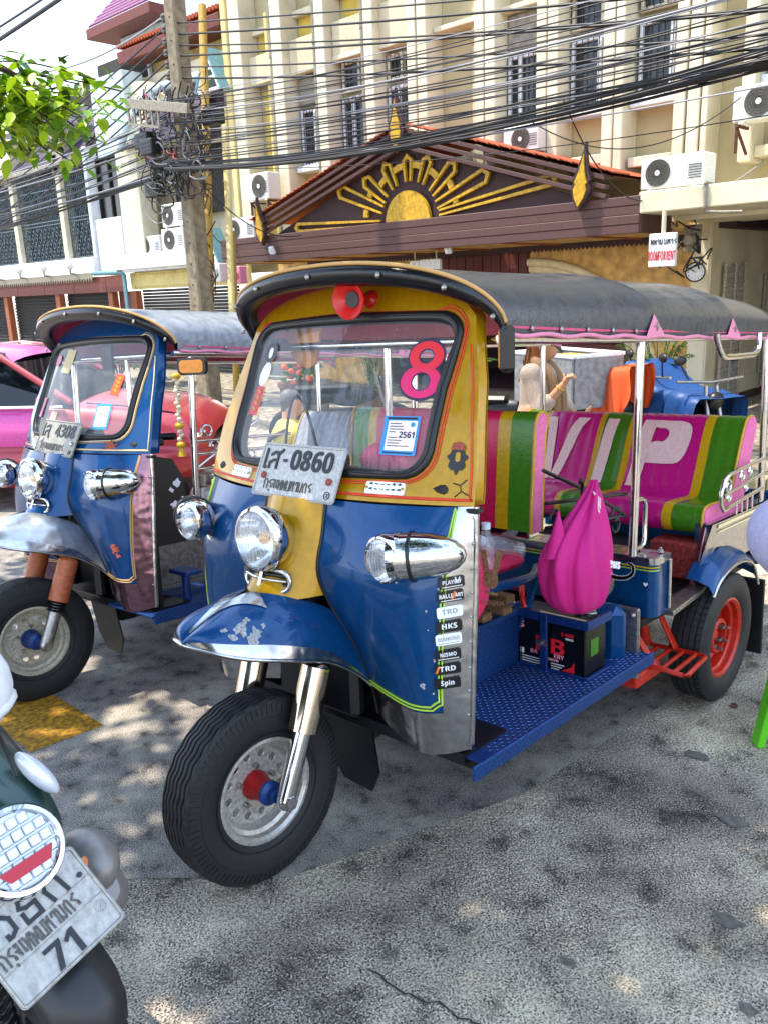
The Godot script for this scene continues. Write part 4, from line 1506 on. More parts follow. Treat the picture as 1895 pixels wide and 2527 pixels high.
	mb.bar(Vector3(.495, .5, -1.70), Vector3(.575, .35, -1.70), .034, .01, Vector3.RIGHT, .002)
	mb.tube([Vector3(.44, .5, -1.66), Vector3(.46, .35, -1.69)], .02, 8)
	mb.box(Vector3(.545, .315, -1.47), Vector3(.06, .05, .2), .006)
	obj("passenger_step", mb, "red_paint", t)
	# passenger floor: ribbed mat and bright sill
	mb = MB.new()
	mb.box(Vector3(.0, .545, -1.8), Vector3(1.1, .01, .5))
	var fm := obj("floor_mat", mb, "floor_mat", t)
	mb = MB.new()
	for k in 30: mb.bar(Vector3(.53, .5525, -1.57 - .013 * k), Vector3(.0, .5525, -1.57 - .013 * k), .006, .005)
	tag(obj("mat_ribs", mb, "black_rubber", fm), "", "", "", "stuff")
	mb = MB.new()
	mb.bar(Vector3(.588, .538, -1.56), Vector3(.588, .565, -1.92), .07, .02, Vector3.UP, .003)
	obj("sill", mb, "steel_worn", t)
	mb = MB.new()
	mb.box(Vector3(.47, .64, -1.99), Vector3(.24, .16, .14), .012)
	obj("red_box", mb, "red_box", t)
	# black rails at the open side and the bright bent rail by the post
	mb = MB.new()
	mb.tube([Vector3(.47, 1.045, -.93), Vector3(.49, 1.0, -1.43)], .0065, 8)
	mb.tube([Vector3(.47, .965, -.93), Vector3(.49, .92, -1.43)], .0065, 8)
	mb.tube([Vector3(.46, 1.15, -.93), Vector3(.48, 1.05, -1.17), Vector3(.49, .93, -1.41)], .0065, 8)
	for q in [[Vector3(.488, .935, -1.36), 1.0], [Vector3(.488, .90, -1.36), -1.0], [Vector3(.48, .99, -.97), 1.0]]:
		var sc := []
		for k in 14:
			var a := k * .42
			sc.append(q[0] + Vector3(0, sin(a) * .032 * (1 - k * .035) * q[1], cos(a) * .032 * (1 - k * .035)))
		mb.tube(sc, .0055, 7)
	mb.tube(smoothed([Vector3(.5, 1.05, -1.1), Vector3(.505, 1.085, -1.095), Vector3(.515, 1.105, -1.07), Vector3(.525, 1.10, -1.045)], 10), .006, 7)
	obj("side_rail", mb, "black_rubber", t)
	mb = MB.new()
	mb.tube([Vector3(.5, .965, -1.44), Vector3(.5, .965, -1.53), Vector3(.5, .957, -1.555), Vector3(.5, .935, -1.565), Vector3(.5, .81, -1.565), Vector3(.5, .79, -1.555), Vector3(.5, .782, -1.53), Vector3(.5, .782, -1.46)], .0085, 10)
	obj("bent_rail", mb, "chrome", t)
	# arm rest with scroll work beside the bench
	mb = MB.new()
	mb.tube([Vector3(.6, 1.0, -2.5), Vector3(.6, .985, -2.12), Vector3(.6, .965, -2.06), Vector3(.6, .92, -2.03), Vector3(.6, .87, -2.03), Vector3(.6, .84, -2.06), Vector3(.6, .845, -2.12), Vector3(.6, .87, -2.5)], .009, 9)
	mb.tube([Vector3(.6, .90, -2.06), Vector3(.6, .935, -2.5)], .007, 8)
	for q in [[Vector3(.6, .935, -2.1), .035], [Vector3(.6, .885, -2.11), .022], [Vector3(.6, .955, -2.25), .028], [Vector3(.6, .965, -2.34), .022], [Vector3(.6, .9, -2.3), .02]]:
		var sc := []
		for k in 18:
			var a := k * .45
			sc.append(q[0] + Vector3(0, sin(a), cos(a)) * q[1] * (1 - k * .035))
		mb.tube(sc, .006, 7)
	for k in 4: mb.tube([Vector3(.6, .80, -2.2 - .06 * k), Vector3(.6, .86, -2.2 - .06 * k)], .006, 7)
	obj("arm_rail", mb, "chrome", t)
	# grab handle under the canopy edge
	mb = MB.new()
	mb.tube(smoothed([Vector3(.61, 1.55, -1.89), Vector3(.612, 1.52, -1.9), Vector3(.615, 1.485, -1.925), Vector3(.618, 1.462, -1.97), Vector3(.618, 1.46, -2.2), Vector3(.617, 1.462, -2.28), Vector3(.615, 1.48, -2.32), Vector3(.612, 1.51, -2.335), Vector3(.61, 1.545, -2.34)], 40), .0125, 10)
	obj("grab_handle", mb, "chrome", t)
	# mirrors
	mb = MB.new()
	mb.box(Vector3(.625, 1.535, -.50), Vector3(.03, .12, .05), .012)
	var mr := obj("side_mirror", mb, "black_paint", t)
	mb = MB.new()
	mb.box(Vector3(.61, 1.535, -.505), Vector3(.014, .10, .038), .005)
	obj("mirror_back", mb, "orange_paint", mr)
	mb = MB.new()
	var mo := PackedVector2Array([Vector2(-.08, .07), Vector2(.072, .07), Vector2(.055, -.02), Vector2(.04, -.06), Vector2(.01, -.075), Vector2(-.03, -.06), Vector2(-.06, -.02)])
	mb.prism(mo, .012, Transform3D(Basis(Vector3.UP, .2), Vector3(-.325, 1.56, -.66)))
	obj("inside_mirror", mb, "orange_paint", t)
	# tied bundle on the dash and wiper-like cable loop
	mb = MB.new()
	mb.tube(smoothed([Vector3(-.30, 1.19, -.52), Vector3(-.28, 1.33, -.53), Vector3(-.25, 1.40, -.54), Vector3(-.2, 1.36, -.54), Vector3(-.15, 1.21, -.54)], 20), .005, 6)
	obj("cable_loop", mb, "black_rubber", t)
	mb = MB.new()
	mb.ball(Vector3(.1, 1.2, -.58), Vector3(.09, .06, .05), 14, 8)
	obj("dash_cloth", mb, "cloth_pink", t)
	# battery carrier
	mb = MB.new()
	for y in [.622, .425]:
		mb.bar(Vector3(.245, y, -1.042), Vector3(.565, y, -1.042), .012, .03, Vector3.UP, .002)
		mb.bar(Vector3(.56, y, -1.045), Vector3(.56, y, -1.195), .012, .03, Vector3.UP, .002)
		mb.bar(Vector3(.25, y, -1.045), Vector3(.25, y, -1.195), .012, .03, Vector3.UP, .002)
	mb.bar(Vector3(.395, .41, -1.036), Vector3(.395, .635, -1.036), .012, .028, Vector3.RIGHT, .002)
	mb.box(Vector3(.405, .43, -1.15), Vector3(.31, .006, .2))
	mb.bar(Vector3(.55, .405, -1.02), Vector3(.55, .405, -1.06), .06, .012)
	obj("battery_carrier", mb, "blue_bar", t)
	mb = MB.new()
	mb.lathe([Vector2(.013, 0), Vector2(.013, .01), Vector2(.006, .01), Vector2(.006, .025), Vector2(0, .025)], Transform3D(Basis(Vector3.RIGHT, PI / 2), Vector3(.395, .535, -1.03)), 8)
	mb.bar(Vector3(.375, .538, -1.022), Vector3(.415, .532, -1.022), .01, .012)
	obj("wing_nut", mb, "steel_worn", t)
	# --- loose things carried on it
	var carried := func(name_: String, label: String, cat: String, base: Vector3):
		return thing(name_, label, cat, xf * Transform3D(Basis(), base))
	var b0 := Vector3(.405, .434, -1.145)
	var bt: Node3D = carried.call("car_battery", "black car battery with red lettering strapped on the blue running board", "battery", b0)
	var part_ := func(nm: String, m_: MB, mat_: String, par: Node, base: Vector3): return obj(nm, m_, mat_, par, -base)
	mb = MB.new()
	mb.box(Vector3(.405, .52, -1.12), Vector3(.285, .17, .135), .004)
	for k in 4:
		for s in [-1, 1]: mb.box(Vector3(.405 + s * (.112 + .008 * k), .515, -1.052), Vector3(.004, .15, .004))
	mb.box(Vector3(.405, .612, -1.12), Vector3(.288, .02, .138), .004)
	var case_: MeshInstance3D = part_.call("case", mb, "battery", bt, b0)
	for q in [["S", .022, Vector3(.297, .578, -1.0505), "battery_pink", 1.4], ["S-800", .012, Vector3(.478, .572, -1.0505), "battery_red", 1.2], ["188026", .007, Vector3(.485, .558, -1.0505), "sticker_white", 1.0], ["F", .054, Vector3(.372, .525, -1.0505), "battery_red", 1.4], ["B", .054, Vector3(.438, .525, -1.0505), "battery_red", 1.4], ["BA", .014, Vector3(.345, .488, -1.0505), "battery_pink", 1.2], ["ERY", .014, Vector3(.445, .488, -1.0505), "battery_pink", 1.2], ["PREMIUM", .009, Vector3(.415, .472, -1.0505), "battery_pink", 1.0]]:
		words("lettering", q[0], q[1], .0012, Transform3D(Basis(), q[2] - Vector3(0, q[1] * .1, 0)), q[3], case_, true, false, q[4])
	mb = MB.new()
	for i in 3: mb.stroke([Vector2(.29, .462 - .009 * i), Vector2(.37, .462 - .009 * i)], .003, .0008, at(0, 0, -1.0515))
	for i in 3: mb.stroke([Vector2(.415, .458 - .009 * i), Vector2(.415 + .05 - .01 * i, .458 - .009 * i)], .003, .0008, at(0, 0, -1.0515))
	mb.prism(rrect(.016, .02, .002, 3, Vector2(.297, .48)), .0008, at(0, 0, -1.0505))
	obj("small_print", mb, "sticker_white", case_)
	mb = MB.new()
	mb.prism(PackedVector2Array([Vector2(.455, .44), Vector2(.505, .44), Vector2(.505, .478), Vector2(.495, .464), Vector2(.498, .462)]), .0008, at(0, 0, -1.0505))
	obj("red_flash", mb, "battery_red", case_)
	mb = MB.new()
	mb.prism(rrect(.05, .06, .003, 3, Vector2(1.11, .53)), .0008, Transform3D(Basis(Vector3.UP, PI / 2), Vector3(.5485, 0, 0)))
	obj("side_label", mb, "seat_green", case_)
	mb = MB.new()
	mb.box(Vector3(.44, .6235, -1.075), Vector3(.18, .002, .026))
	obj("top_label", mb, "cream_line", case_)
	mb = MB.new()
	for q in [Vector3(.5, .628, -1.17), Vector3(.47, .63, -1.15), Vector3(.52, .63, -1.14)]: mb.box(q, Vector3(.03, .018, .026), .003, Basis(Vector3.UP, q.x * 20.0))
	mb.lathe([Vector2(.012, 0), Vector2(.01, .02), Vector2(0, .02)], at(.51, .622, -1.165), 10)
	part_.call("terminal", mb, "steel_worn", bt, b0)
	make_bag(carried)
	# water bottle standing by the driver's seat
	for q in [[Vector3(.33, .84, -.80), .0, .027, .13, "clear plastic water bottle with white cap standing beside the pink seat"], [Vector3(.31, .845, -1.02), 1.2, .033, .17, "clear plastic bottle lying on the driver's seat behind the pink bag"]]:
		var bo: Node3D = thing("water_bottle", q[4], "bottle", xf * Transform3D(Basis(Vector3(1, 0, .3).normalized(), q[1]), q[0]))
		mb = MB.new()
		var hh: float = q[3]
		var r: float = q[2]
		mb.lathe([Vector2(0, 0), Vector2(r, .003), Vector2(r, hh * .3), Vector2(r * .93, hh * .33), Vector2(r, hh * .36), Vector2(r, hh * .7), Vector2(r * .5, hh * .92), Vector2(r * .45, hh)], Transform3D(), 20)
		obj("bottle_body", mb, "bottle", bo)
		mb = MB.new()
		mb.lathe([Vector2(0, hh + .02), Vector2(r * .55, hh + .02), Vector2(r * .55, hh), Vector2(r * .5, hh)], Transform3D(), 14)
		obj("cap", mb, "cap_white", bo)
	# folded pink cloth with a rabbit print hanging inside the door edge
	var cb := Vector3(.5, .76, -.55)
	var cl: Node3D = carried.call("pink_cloth_bag", "crimson cloth bag with faded rabbit print hanging behind the steel door edge", "bag", cb)
	mb = MB.new()
	var rows := []
	for i in 15:
		var f := i / 14.0
		var r := PackedVector3Array()
		for j in 13:
			var s := j / 12.0
			var y := lerpf(1.10, .755, f)
			var wdt := lerpf(.03, .21, pow(minf(f * 1.5, 1.0), .8)) * (1.0 if f < .8 else lerpf(1.0, .55, (f - .8) / .2))
			r.append(Vector3(.535 - .07 * s + .012 * sin(s * 9.0 + f * 3.0) + .03 * sin(PI * f) * sin(PI * s), y, -.42 - wdt * s * .95))
		rows.append(r)
	mb.loft(rows, false)
	for r in rows:
		for j in r.size(): r[j] = r[j] + Vector3(-.03, 0, -.01)
	rows.reverse()
	mb.loft(rows, false)
	part_.call("cloth", mb, "cloth_pink", cl, cb)
	var bx := Transform3D(Basis(Vector3.UP, .35), Vector3(.552, .925, -.515))
	mb = MB.new()
	mb.prism(rrect(.042, .05, .02, 5, Vector2(0, -.02)), .001, bx)
	for q in [[Vector2(-.01, 0), Vector2(-.02, .06)], [Vector2(.012, 0), Vector2(.028, .062)]]:
		mb.stroke([q[0], q[1]], .016, .001, bx)
	mb.stroke([Vector2(-.014, -.055), Vector2(.016, -.06)], .008, .001, bx)
	var rab: MeshInstance3D = part_.call("rabbit_print", mb, "wood", cl, cb)
	words("print_words", "PLAYBOY", .014, .001, bx * at(0, -.085, 0), "wood", rab, false)

func make_bag(carried: Callable):
	var base := Vector3(.545, .70, -.99)
	var bag: Node3D = carried.call("pink_shopping_bag", "bright magenta cloth shopping bag hanging by one handle from the black side rail", "bag", base)
	var mb := MB.new()
	# sack: rings from the bottom up, then the gathered handle; u across (along the rail), v towards the viewer
	var ax := Vector3(-.02, 0, -1).normalized()
	var prof := [[.695, .03, .02, 0.01], [.70, .07, .05, 0.005], [.72, .11, .075, 0.0], [.765, .143, .09, -.005], [.83, .158, .092, -.005], [.89, .155, .084, .0], [.94, .132, .066, .018], [.98, .102, .05, .04], [1.02, .068, .036, .062], [1.055, .04, .025, .08], [1.085, .02, .015, .092], [1.105, .011, .01, .098]]
	var rings := []
	for i in 34:
		var q0: float = i / 33.0
		var a := []
		for k in 4:
			var arr := []
			for p in prof: arr.append(float(p[k]))
			a.append(cr(arr, q0))
		var ring := PackedVector3Array()
		for k in 64:
			var t := TAU * k / 64
			var fold := 1.0 + (.16 + .5 * q0) * (absf(sin(t * 3.5 + q0 * 1.6)) - .6) * (.3 + q0 * 1.2) + .16 * (absf(sin(t * 6.5 - q0 * 3.0)) - .6) * (.25 + q0) + .02 * sin(t * 3.0 + 1.0)
			ring.append(Vector3(.545 + .01, a[0], -.985) + ax * (cos(t) * a[1] * fold + a[3]) + Vector3(1, 0, .1) * sin(t) * a[2] * fold)
		ring.reverse()
		rings.append(ring)
	mb.loft(rings, true, true)
	var sack := obj("sack", mb, "bag_pink", bag, -base)
	mb = MB.new()   # the loose corners of the mouth
	for q in [[Vector3(.55, .90, -.865), Vector3(.55, 1.04, -.875), .05, .5], [Vector3(.56, .93, -1.115), Vector3(.575, .985, -1.10), .03, .5], [Vector3(.58, .93, -1.07), Vector3(.59, .975, -1.085), .02, .6]]:
		var rr := []
		for i in 8:
			var f := i / 7.0
			var c: Vector3 = q[0].lerp(q[1], f)
			var ring := PackedVector3Array()
			for k in 12: ring.append(c + ax * cos(TAU * k / 12) * q[2] * (1.05 - f) + Vector3(1, 0, 0) * sin(TAU * k / 12) * q[2] * .6 * (1.05 - f))
			ring.reverse()
			rr.append(ring)
		mb.loft(rr, true, true)
	obj("mouth_corner", mb, "bag_pink", sack)
	mb = MB.new()
	for k in 7: mb.tube([Vector3(.572 + .002 * k, 1.075 - .004 * k, -1.045 - .004 * k), Vector3(.585 + .003 * sin(k), 1.02 - .012 * k, -1.06 - .006 * cos(k * 2.0)), Vector3(.59, .985 - .01 * k, -1.055)], .003, 5)
	obj("tassel", mb, "seat_white", sack)
	var wx := look(Vector3(.647, .845, -1.045), Vector3(.93, .05, .12))
	wx = look(Vector3(.632, .85, -1.04), Vector3(1, .12, .08))
	wx.basis = wx.basis * Basis(Vector3(0, 0, 1), -.3)
	words("print_words", "Reus", .028, .03, wx, "sticker_white", sack, true)
	words("print_words", "Nak", .013, .03, wx * at(-.01, -.03, 0), "seat_rose", sack, false)

func street_materials():
	mt("cream", "d8ccaa", .8, 0, "streak", .35)
	mt("cream_light", "e0d7ba", .8, 0, "streak", .4)
	mt("cream_wall", "bfb289", .85, 0, "streak", .3)
	mt("yellow_wall", "d9bb52", .8, 0, "streak", .6)
	mt("yellow_pale", "e3d08c", .8, 0, "streak", .6)
	mt("white_wall", "e4e6e8", .75, 0, "streak", .6)
	mt("blue_wall", "c3d6dc", .8, 0, "streak", .6)
	mt("aged_wall", "a8a292", .9, 0, "grime", .9)
	mt("dark_wall", "4a4844", .9, 0, "wear", 1.2)
	mt("brown_board", "5a3a36", .6, 0, "faint", 2.0, "bump", .15)
	mt("brown_dark", "40282a", .7, 0, "faint", 2.0)
	mt("sun_gold", "e0ae14", .45, 0, "grime", 2.0)
	mt("tile_orange", "b8552c", .8, 0, "grime", 3.0)
	mt("tile_purple", "4b3c52", .7, 0, "grime", 2.0)
	mt("tile_violet", "8a4a78", .7, 0, "grime", 2.0)
	mt("tan_wall", "e0b268", .85, 0, "grime", .8)
	mt("tan_rib", "e0cfa4", .85, 0, "streak", 1.5)
	mt("red_wood", "642218", .6, 0, "grime", 3.0)
	mt("maroon_band", "7e3a2c", .6, 0, "grime", 1.5)
	mt("orange_post", "b0623a", .7, 0, "grime", 3.0)
	mt("shutter_grey", "54524e", .6, .3, "grime", 3.0)
	mt("shutter_dark", "1e1d1f", .55, .2, "grime", 3.0)
	mt("window_dark", "1c2024", .12, .0)
	mt("grille", "34393d", .5, .4)
	mt("grille_blue", "7f97a8", .45, .6, "wear", 3.0)
	mt("frame_white", "e8ebee", .5, 0, "faint", 2.0)
	mt("ac_white", "dcdcd6", .5, 0, "faint", 3.0)
	mt("ac_grille", "4c4942", .5, .2)
	mt("fan_dark", "6a665c", .6)
	mt("rust", "6a3a2a", .8, 0, "wear", 4.0)
	mt("pipe_grey", "9a927e", .6, 0, "grime", 3.0)
	mt("pipe_blue", "6fa0a8", .5, 0, "grime", 3.0)
	mt("concrete_pole", "93856c", .9, 0, "grime", 1.2, "fine", .15)
	mt("bamboo", "c49a3e", .7, 0, "grime", 3.0)
	mt("cable", "17171a", .45)
	mt("cable_grey", "8b8b90", .5)
	mt("cable_red", "9a3a34", .5)
	mt("gate_white", "d6d0c2", .6, 0, "wear", 4.0)
	mt("clay", "6d4a34", .85, 0, "grime", 4.0)
	mt("pot_white", "e6e4dc", .6, 0, "streak", 4.0)
	mt("kerry_grey", "8d8f90", .6, 0, "grime", 2.0)
	mt("orange_cloth", "e2561a", .7, 0, "faint", 5.0, "bump", .4)
	mt("tarp_blue", "174c8c", .5, 0, "grime", 3.0)
	mt("pavement", "b3ab98", .88, 0, "wear", .7, "fine", .4)
	for q in [["leaf", "6c9416"], ["leaf_young", "a8c01e"], ["leaf_dark", "2f5a12"], ["bush_leaf", "4f7d2c"]]:
		var m := mt(q[0], q[1], .45, 0, "faint", 9.0)
		m.backlight_enabled = true
		m.backlight = hexc(q[1]).lightened(.25)
	mt("bark", "4e4234", .95, 0, "wear", 3.0, "bump", .6)

func road_texture() -> StandardMaterial3D:   # speckled aggregate, oil stains and paler worn patches; two metres of detail under a wide pattern
	var n := 1024
	var mk := func(sd: int, f: float, o: int) -> PackedByteArray:
		var q := FastNoiseLite.new()
		q.seed = sd
		q.frequency = f
		q.fractal_octaves = o
		var im := q.get_seamless_image(n, n)
		im.convert(Image.FORMAT_L8)
		return im.get_data()
	var a: PackedByteArray = mk.call(1, .004, 5)
	var b: PackedByteArray = mk.call(2, .016, 4)
	var c: PackedByteArray = mk.call(5, .42, 2)
	var d: PackedByteArray = mk.call(9, .05, 3)
	var out := PackedByteArray()
	out.resize(n * n * 3)
	for i in n * n:
		var s := .52 + .36 * (a[i] / 255.0) + .30 * (b[i] / 255.0 - .5)
		var sp := c[i] / 255.0
		s += ((sp - .5) * 1.5 + (.22 if sp > .66 else (-.2 if sp < .34 else 0.0))) * (.35 + .9 * d[i] / 255.0)
		if b[i] < 84: s *= .55 + .45 * b[i] / 84.0
		s = clampf(s, .06, 1.0)
		var w := a[i] / 255.0
		out[i * 3] = int(255 * s); out[i * 3 + 1] = int(255 * s * lerpf(.97, .985, w)); out[i * 3 + 2] = int(255 * s * lerpf(.97, .92, w))
	TX["road"] = ImageTexture.create_from_image(Image.create_from_data(n, n, false, Image.FORMAT_RGB8, out))
	bump_tex("grit", 512, .3, 9.0, 2)
	var m := mt("road", "efe4d0", .86, 0)
	m.albedo_texture = TX["road"]
	m.uv1_triplanar = true
	m.uv1_world_triplanar = true
	m.uv1_scale = Vector3.ONE * .34
	m.normal_enabled = true
	m.normal_texture = TX["grit"]
	m.normal_scale = .12
	m.detail_enabled = true
	m.detail_blend_mode = BaseMaterial3D.BLEND_MODE_MUL
	m.detail_albedo = TX["grime"]
	m.uv2_triplanar = true
	m.uv2_world_triplanar = true
	m.uv2_scale = Vector3.ONE * .11
	return m

func ground():
	road_texture()
	var mb := MB.new()
	mb.flat()
	mb.quad(Vector3(-150, 0, 150), Vector3(150, 0, 150), Vector3(150, 0, -150), Vector3(-150, 0, -150))
	struct("road", mb, "road")
	mb = MB.new()
	mb.box(Vector3(-14, .05, -8.9), Vector3(60, .14, 6.4), .02)
	var pv := struct("pavement", mb, "pavement")
	for k in 30:
		mb = MB.new()
		mb.box(Vector3(-31 + 1.2 * k, .056, -5.63), Vector3(1.19, .15, .16), .02)
		obj("kerb_stone", mb, "cream_wall" if k % 2 else "pavement", pv)
	# painted yellow box on the road by the far taxi's wheel
	mb = MB.new()
	mb.flat()
	mb.quad(Vector3(-2.6, .004, .045), Vector3(-1.22, .004, .08), Vector3(-1.19, .004, -.215), Vector3(-2.6, .004, -.20))
	struct("road_marking", mb, "yellow_line")
	mt("asphalt", "bdb8b2", .9, 0).albedo_texture = TX["road"]  # darker asphalt; part of the darkness is shade put into its colour
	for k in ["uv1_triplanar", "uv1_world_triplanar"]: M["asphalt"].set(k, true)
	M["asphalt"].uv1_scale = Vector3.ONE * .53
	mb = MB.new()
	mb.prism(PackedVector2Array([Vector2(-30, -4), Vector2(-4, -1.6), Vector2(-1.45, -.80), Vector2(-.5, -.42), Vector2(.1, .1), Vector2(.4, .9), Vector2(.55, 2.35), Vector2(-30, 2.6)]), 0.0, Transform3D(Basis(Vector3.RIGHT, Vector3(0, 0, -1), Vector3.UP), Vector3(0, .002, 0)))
	struct("asphalt", mb, "asphalt")  # runs under the near tuk tuk, with the shade there painted in
	mt("oil", "77726a", .6, 0, "grime", 6.0)
	for q in [[.42, .76, .03], [1.15, -.75, .05], [1.3, -.5, .03], [.9, -.35, .025], [1.0, -1.2, .06], [1.25, -1.3, .035], [.75, -1.5, .05], [.95, .1, .04], [1.45, -.1, .06], [.6, .35, .02]]:
		mb = MB.new()
		var st := PackedVector2Array()
		for k in 18: st.append(Vector2.from_angle(TAU * k / 18) * q[2] * rng.randf_range(.5, .95) * Vector2(1.2, .7))
		mb.prism(st, 0.0, Transform3D(Basis(Vector3.RIGHT, Vector3(0, 0, -1), Vector3.UP), Vector3(q[0], .0045, q[1])))
		struct("oil_stain", mb, "oil")
	# cracks across the concrete
	mt("crack", "35322e", .95)
	for q in [[Vector3(-1.45, .0, .95), Vector3(-.2, .0, .72), Vector3(.45, 0, .62), Vector3(1.1, 0, .50), Vector3(2.4, 0, .36)], [Vector3(-1.1, 0, .36), Vector3(-.52, 0, .42), Vector3(.0, 0, .62)], [Vector3(.5, 0, .02), Vector3(1.2, 0, -.15), Vector3(1.9, 0, -.5)]]:
		mb = MB.new()
		var pts := []
		for i in 61:
			var p: Vector3 = cr(q, i / 60.0)
			pts.append(p + Vector3(rng.randf_range(-1, 1), 0, rng.randf_range(-1, 1)) * .012)
		mb.flat()
		for i in 60:
			var w0 := .0018 + .0016 * absf(sin(i * 1.7))
			var w1 := .0018 + .0016 * absf(sin((i + 1) * 1.7))
			var u := Vector3(0, .004, 0)
			mb.quad(pts[i] + u + Vector3(0, 0, w0), pts[i + 1] + u + Vector3(0, 0, w1), pts[i + 1] + u - Vector3(0, 0, w1), pts[i] + u - Vector3(0, 0, w0))
		struct("road_crack", mb, "crack")

func window_unit(parent: Node, x0: float, x1: float, y0: float, y1: float, z: float, split: float, bars := true, fm := "frame_white"):
	var mb := MB.new()
	var f := .05
	mb.box(Vector3((x0 + x1) / 2, y1 - f / 2, z), Vector3(x1 - x0, f, .07), .006)
	mb.box(Vector3((x0 + x1) / 2, y0 + f / 2, z), Vector3(x1 - x0, f, .07), .006)
	mb.box(Vector3(x0 + f / 2, (y0 + y1) / 2, z), Vector3(f, y1 - y0 - 2 * f, .07), .006)
	mb.box(Vector3(x1 - f / 2, (y0 + y1) / 2, z), Vector3(f, y1 - y0 - 2 * f, .07), .006)
	var xs := lerpf(x0, x1, split)
	mb.box(Vector3(xs, (y0 + y1) / 2, z + .005), Vector3(.06, y1 - y0 - 2 * f, .07), .006)
	var w := obj("window", mb, fm, parent)
	for q in [[x0 + f, xs - .03], [xs + .03, x1 - f]]:
		mb = MB.new()
		mb.box(Vector3((q[0] + q[1]) / 2, (y0 + y1) / 2, z - .02), Vector3(q[1] - q[0], y1 - y0 - 2 * f, .008))
		obj("pane", mb, "window_dark", w)
	if bars:
		mb = MB.new()
		var n := int((x1 - x0) / .085)
		for i in n + 1:
			var x := lerpf(x0 + .02, x1 - .02, float(i) / n)
			mb.bar(Vector3(x, y0 + .02, z + .06), Vector3(x, y1 - .02, z + .06), .009, .009, Vector3.BACK)
		var r := int((y1 - y0) / .13)
		for j in r + 1:
			var y := lerpf(y0 + .02, y1 - .02, float(j) / r)
			for i in n:
				if (i + j) % 2: continue
				mb.bar(Vector3(lerpf(x0 + .02, x1 - .02, float(i) / n), y, z + .06), Vector3(lerpf(x0 + .02, x1 - .02, float(i + 1) / n), y, z + .06), .008, .008)
		tag(obj("grille", mb, "grille", w), "", "", "", "stuff")

func ac_unit(p: Vector3, s: Vector3, label: String, fan := .25, worn := "ac_white", bracket := "") -> Node3D:   # p at the middle of its base, fan side towards the street
	var t := thing("air_conditioner", label, "air conditioner", Transform3D(Basis(), p), "air conditioners on the shop fronts")
	var mb := MB.new()
	mb.box(Vector3(0, s.y / 2 + .02, 0), s, .012)
	for q in [-1, 1]: mb.box(Vector3(q * s.x * .35, .01, 0), Vector3(.06, .022, s.z))
	obj("case", mb, worn, t)
	var r := minf(s.y * .43, .3)
	var c := Vector3(-s.x / 2 + fan * s.x, s.y / 2 + .02, s.z / 2)
	mb = MB.new()
	mb.lathe([Vector2(r, 0), Vector2(r, .006), Vector2(r * .96, .004), Vector2(.0, .003)], Transform3D(Basis(Vector3.RIGHT, PI / 2), c), 30)
	obj("fan_recess", mb, "fan_dark", t)
	mb = MB.new()
	for k in 5: mb.tube(circle(c + Vector3(0, 0, .012), r * (.2 + .19 * k), 30), .0035, 4, false, true)
	for k in 16:
		var d := Vector3(cos(TAU * k / 16), sin(TAU * k / 16), 0)
		mb.tube([c + d * r * .15 + Vector3(0, 0, .014), c + (d * .96 + Vector3(-d.y, d.x, 0) * .25).normalized() * r * .97 + Vector3(0, 0, .012)], .003, 4)
	tag(obj("fan_guard", mb, "ac_grille", t), "", "", "", "stuff")
	mb = MB.new()
	mb.lathe([Vector2(r * .2, .01), Vector2(r * .2, .018), Vector2(0, .02)], Transform3D(Basis(Vector3.RIGHT, PI / 2), c), 16)
	obj("fan_hub", mb, "frame_white", t)
	mb = MB.new()
	for k in 6: mb.box(Vector3(s.x * .36, s.y * (.3 + .08 * k), s.z / 2 + .002), Vector3(s.x * .2, .008, .006))
	obj("louvre", mb, "ac_grille", t)
	if bracket:
		mb = MB.new()
		for q in [-1.0, 1.0]:
			mb.bar(Vector3(q * s.x * .42, -.01, s.z * .5), Vector3(q * s.x * .42, -.01, -s.z * .7), .03, .03)
			mb.bar(Vector3(q * s.x * .42, -.02, s.z * .5), Vector3(q * s.x * .42, -.28, -s.z * .7), .025, .025)
			mb.bar(Vector3(q * s.x * .42, -.02, s.z * .45), Vector3(q * s.x * .42, -.3, s.z * .45), .025, .025)
		obj("bracket", mb, bracket, t)
	return t

func circle(c: Vector3, r: float, n: int) -> Array:
	var o := []
	for k in n: o.append(c + Vector3(cos(TAU * k / n), sin(TAU * k / n), 0) * r)
	return o

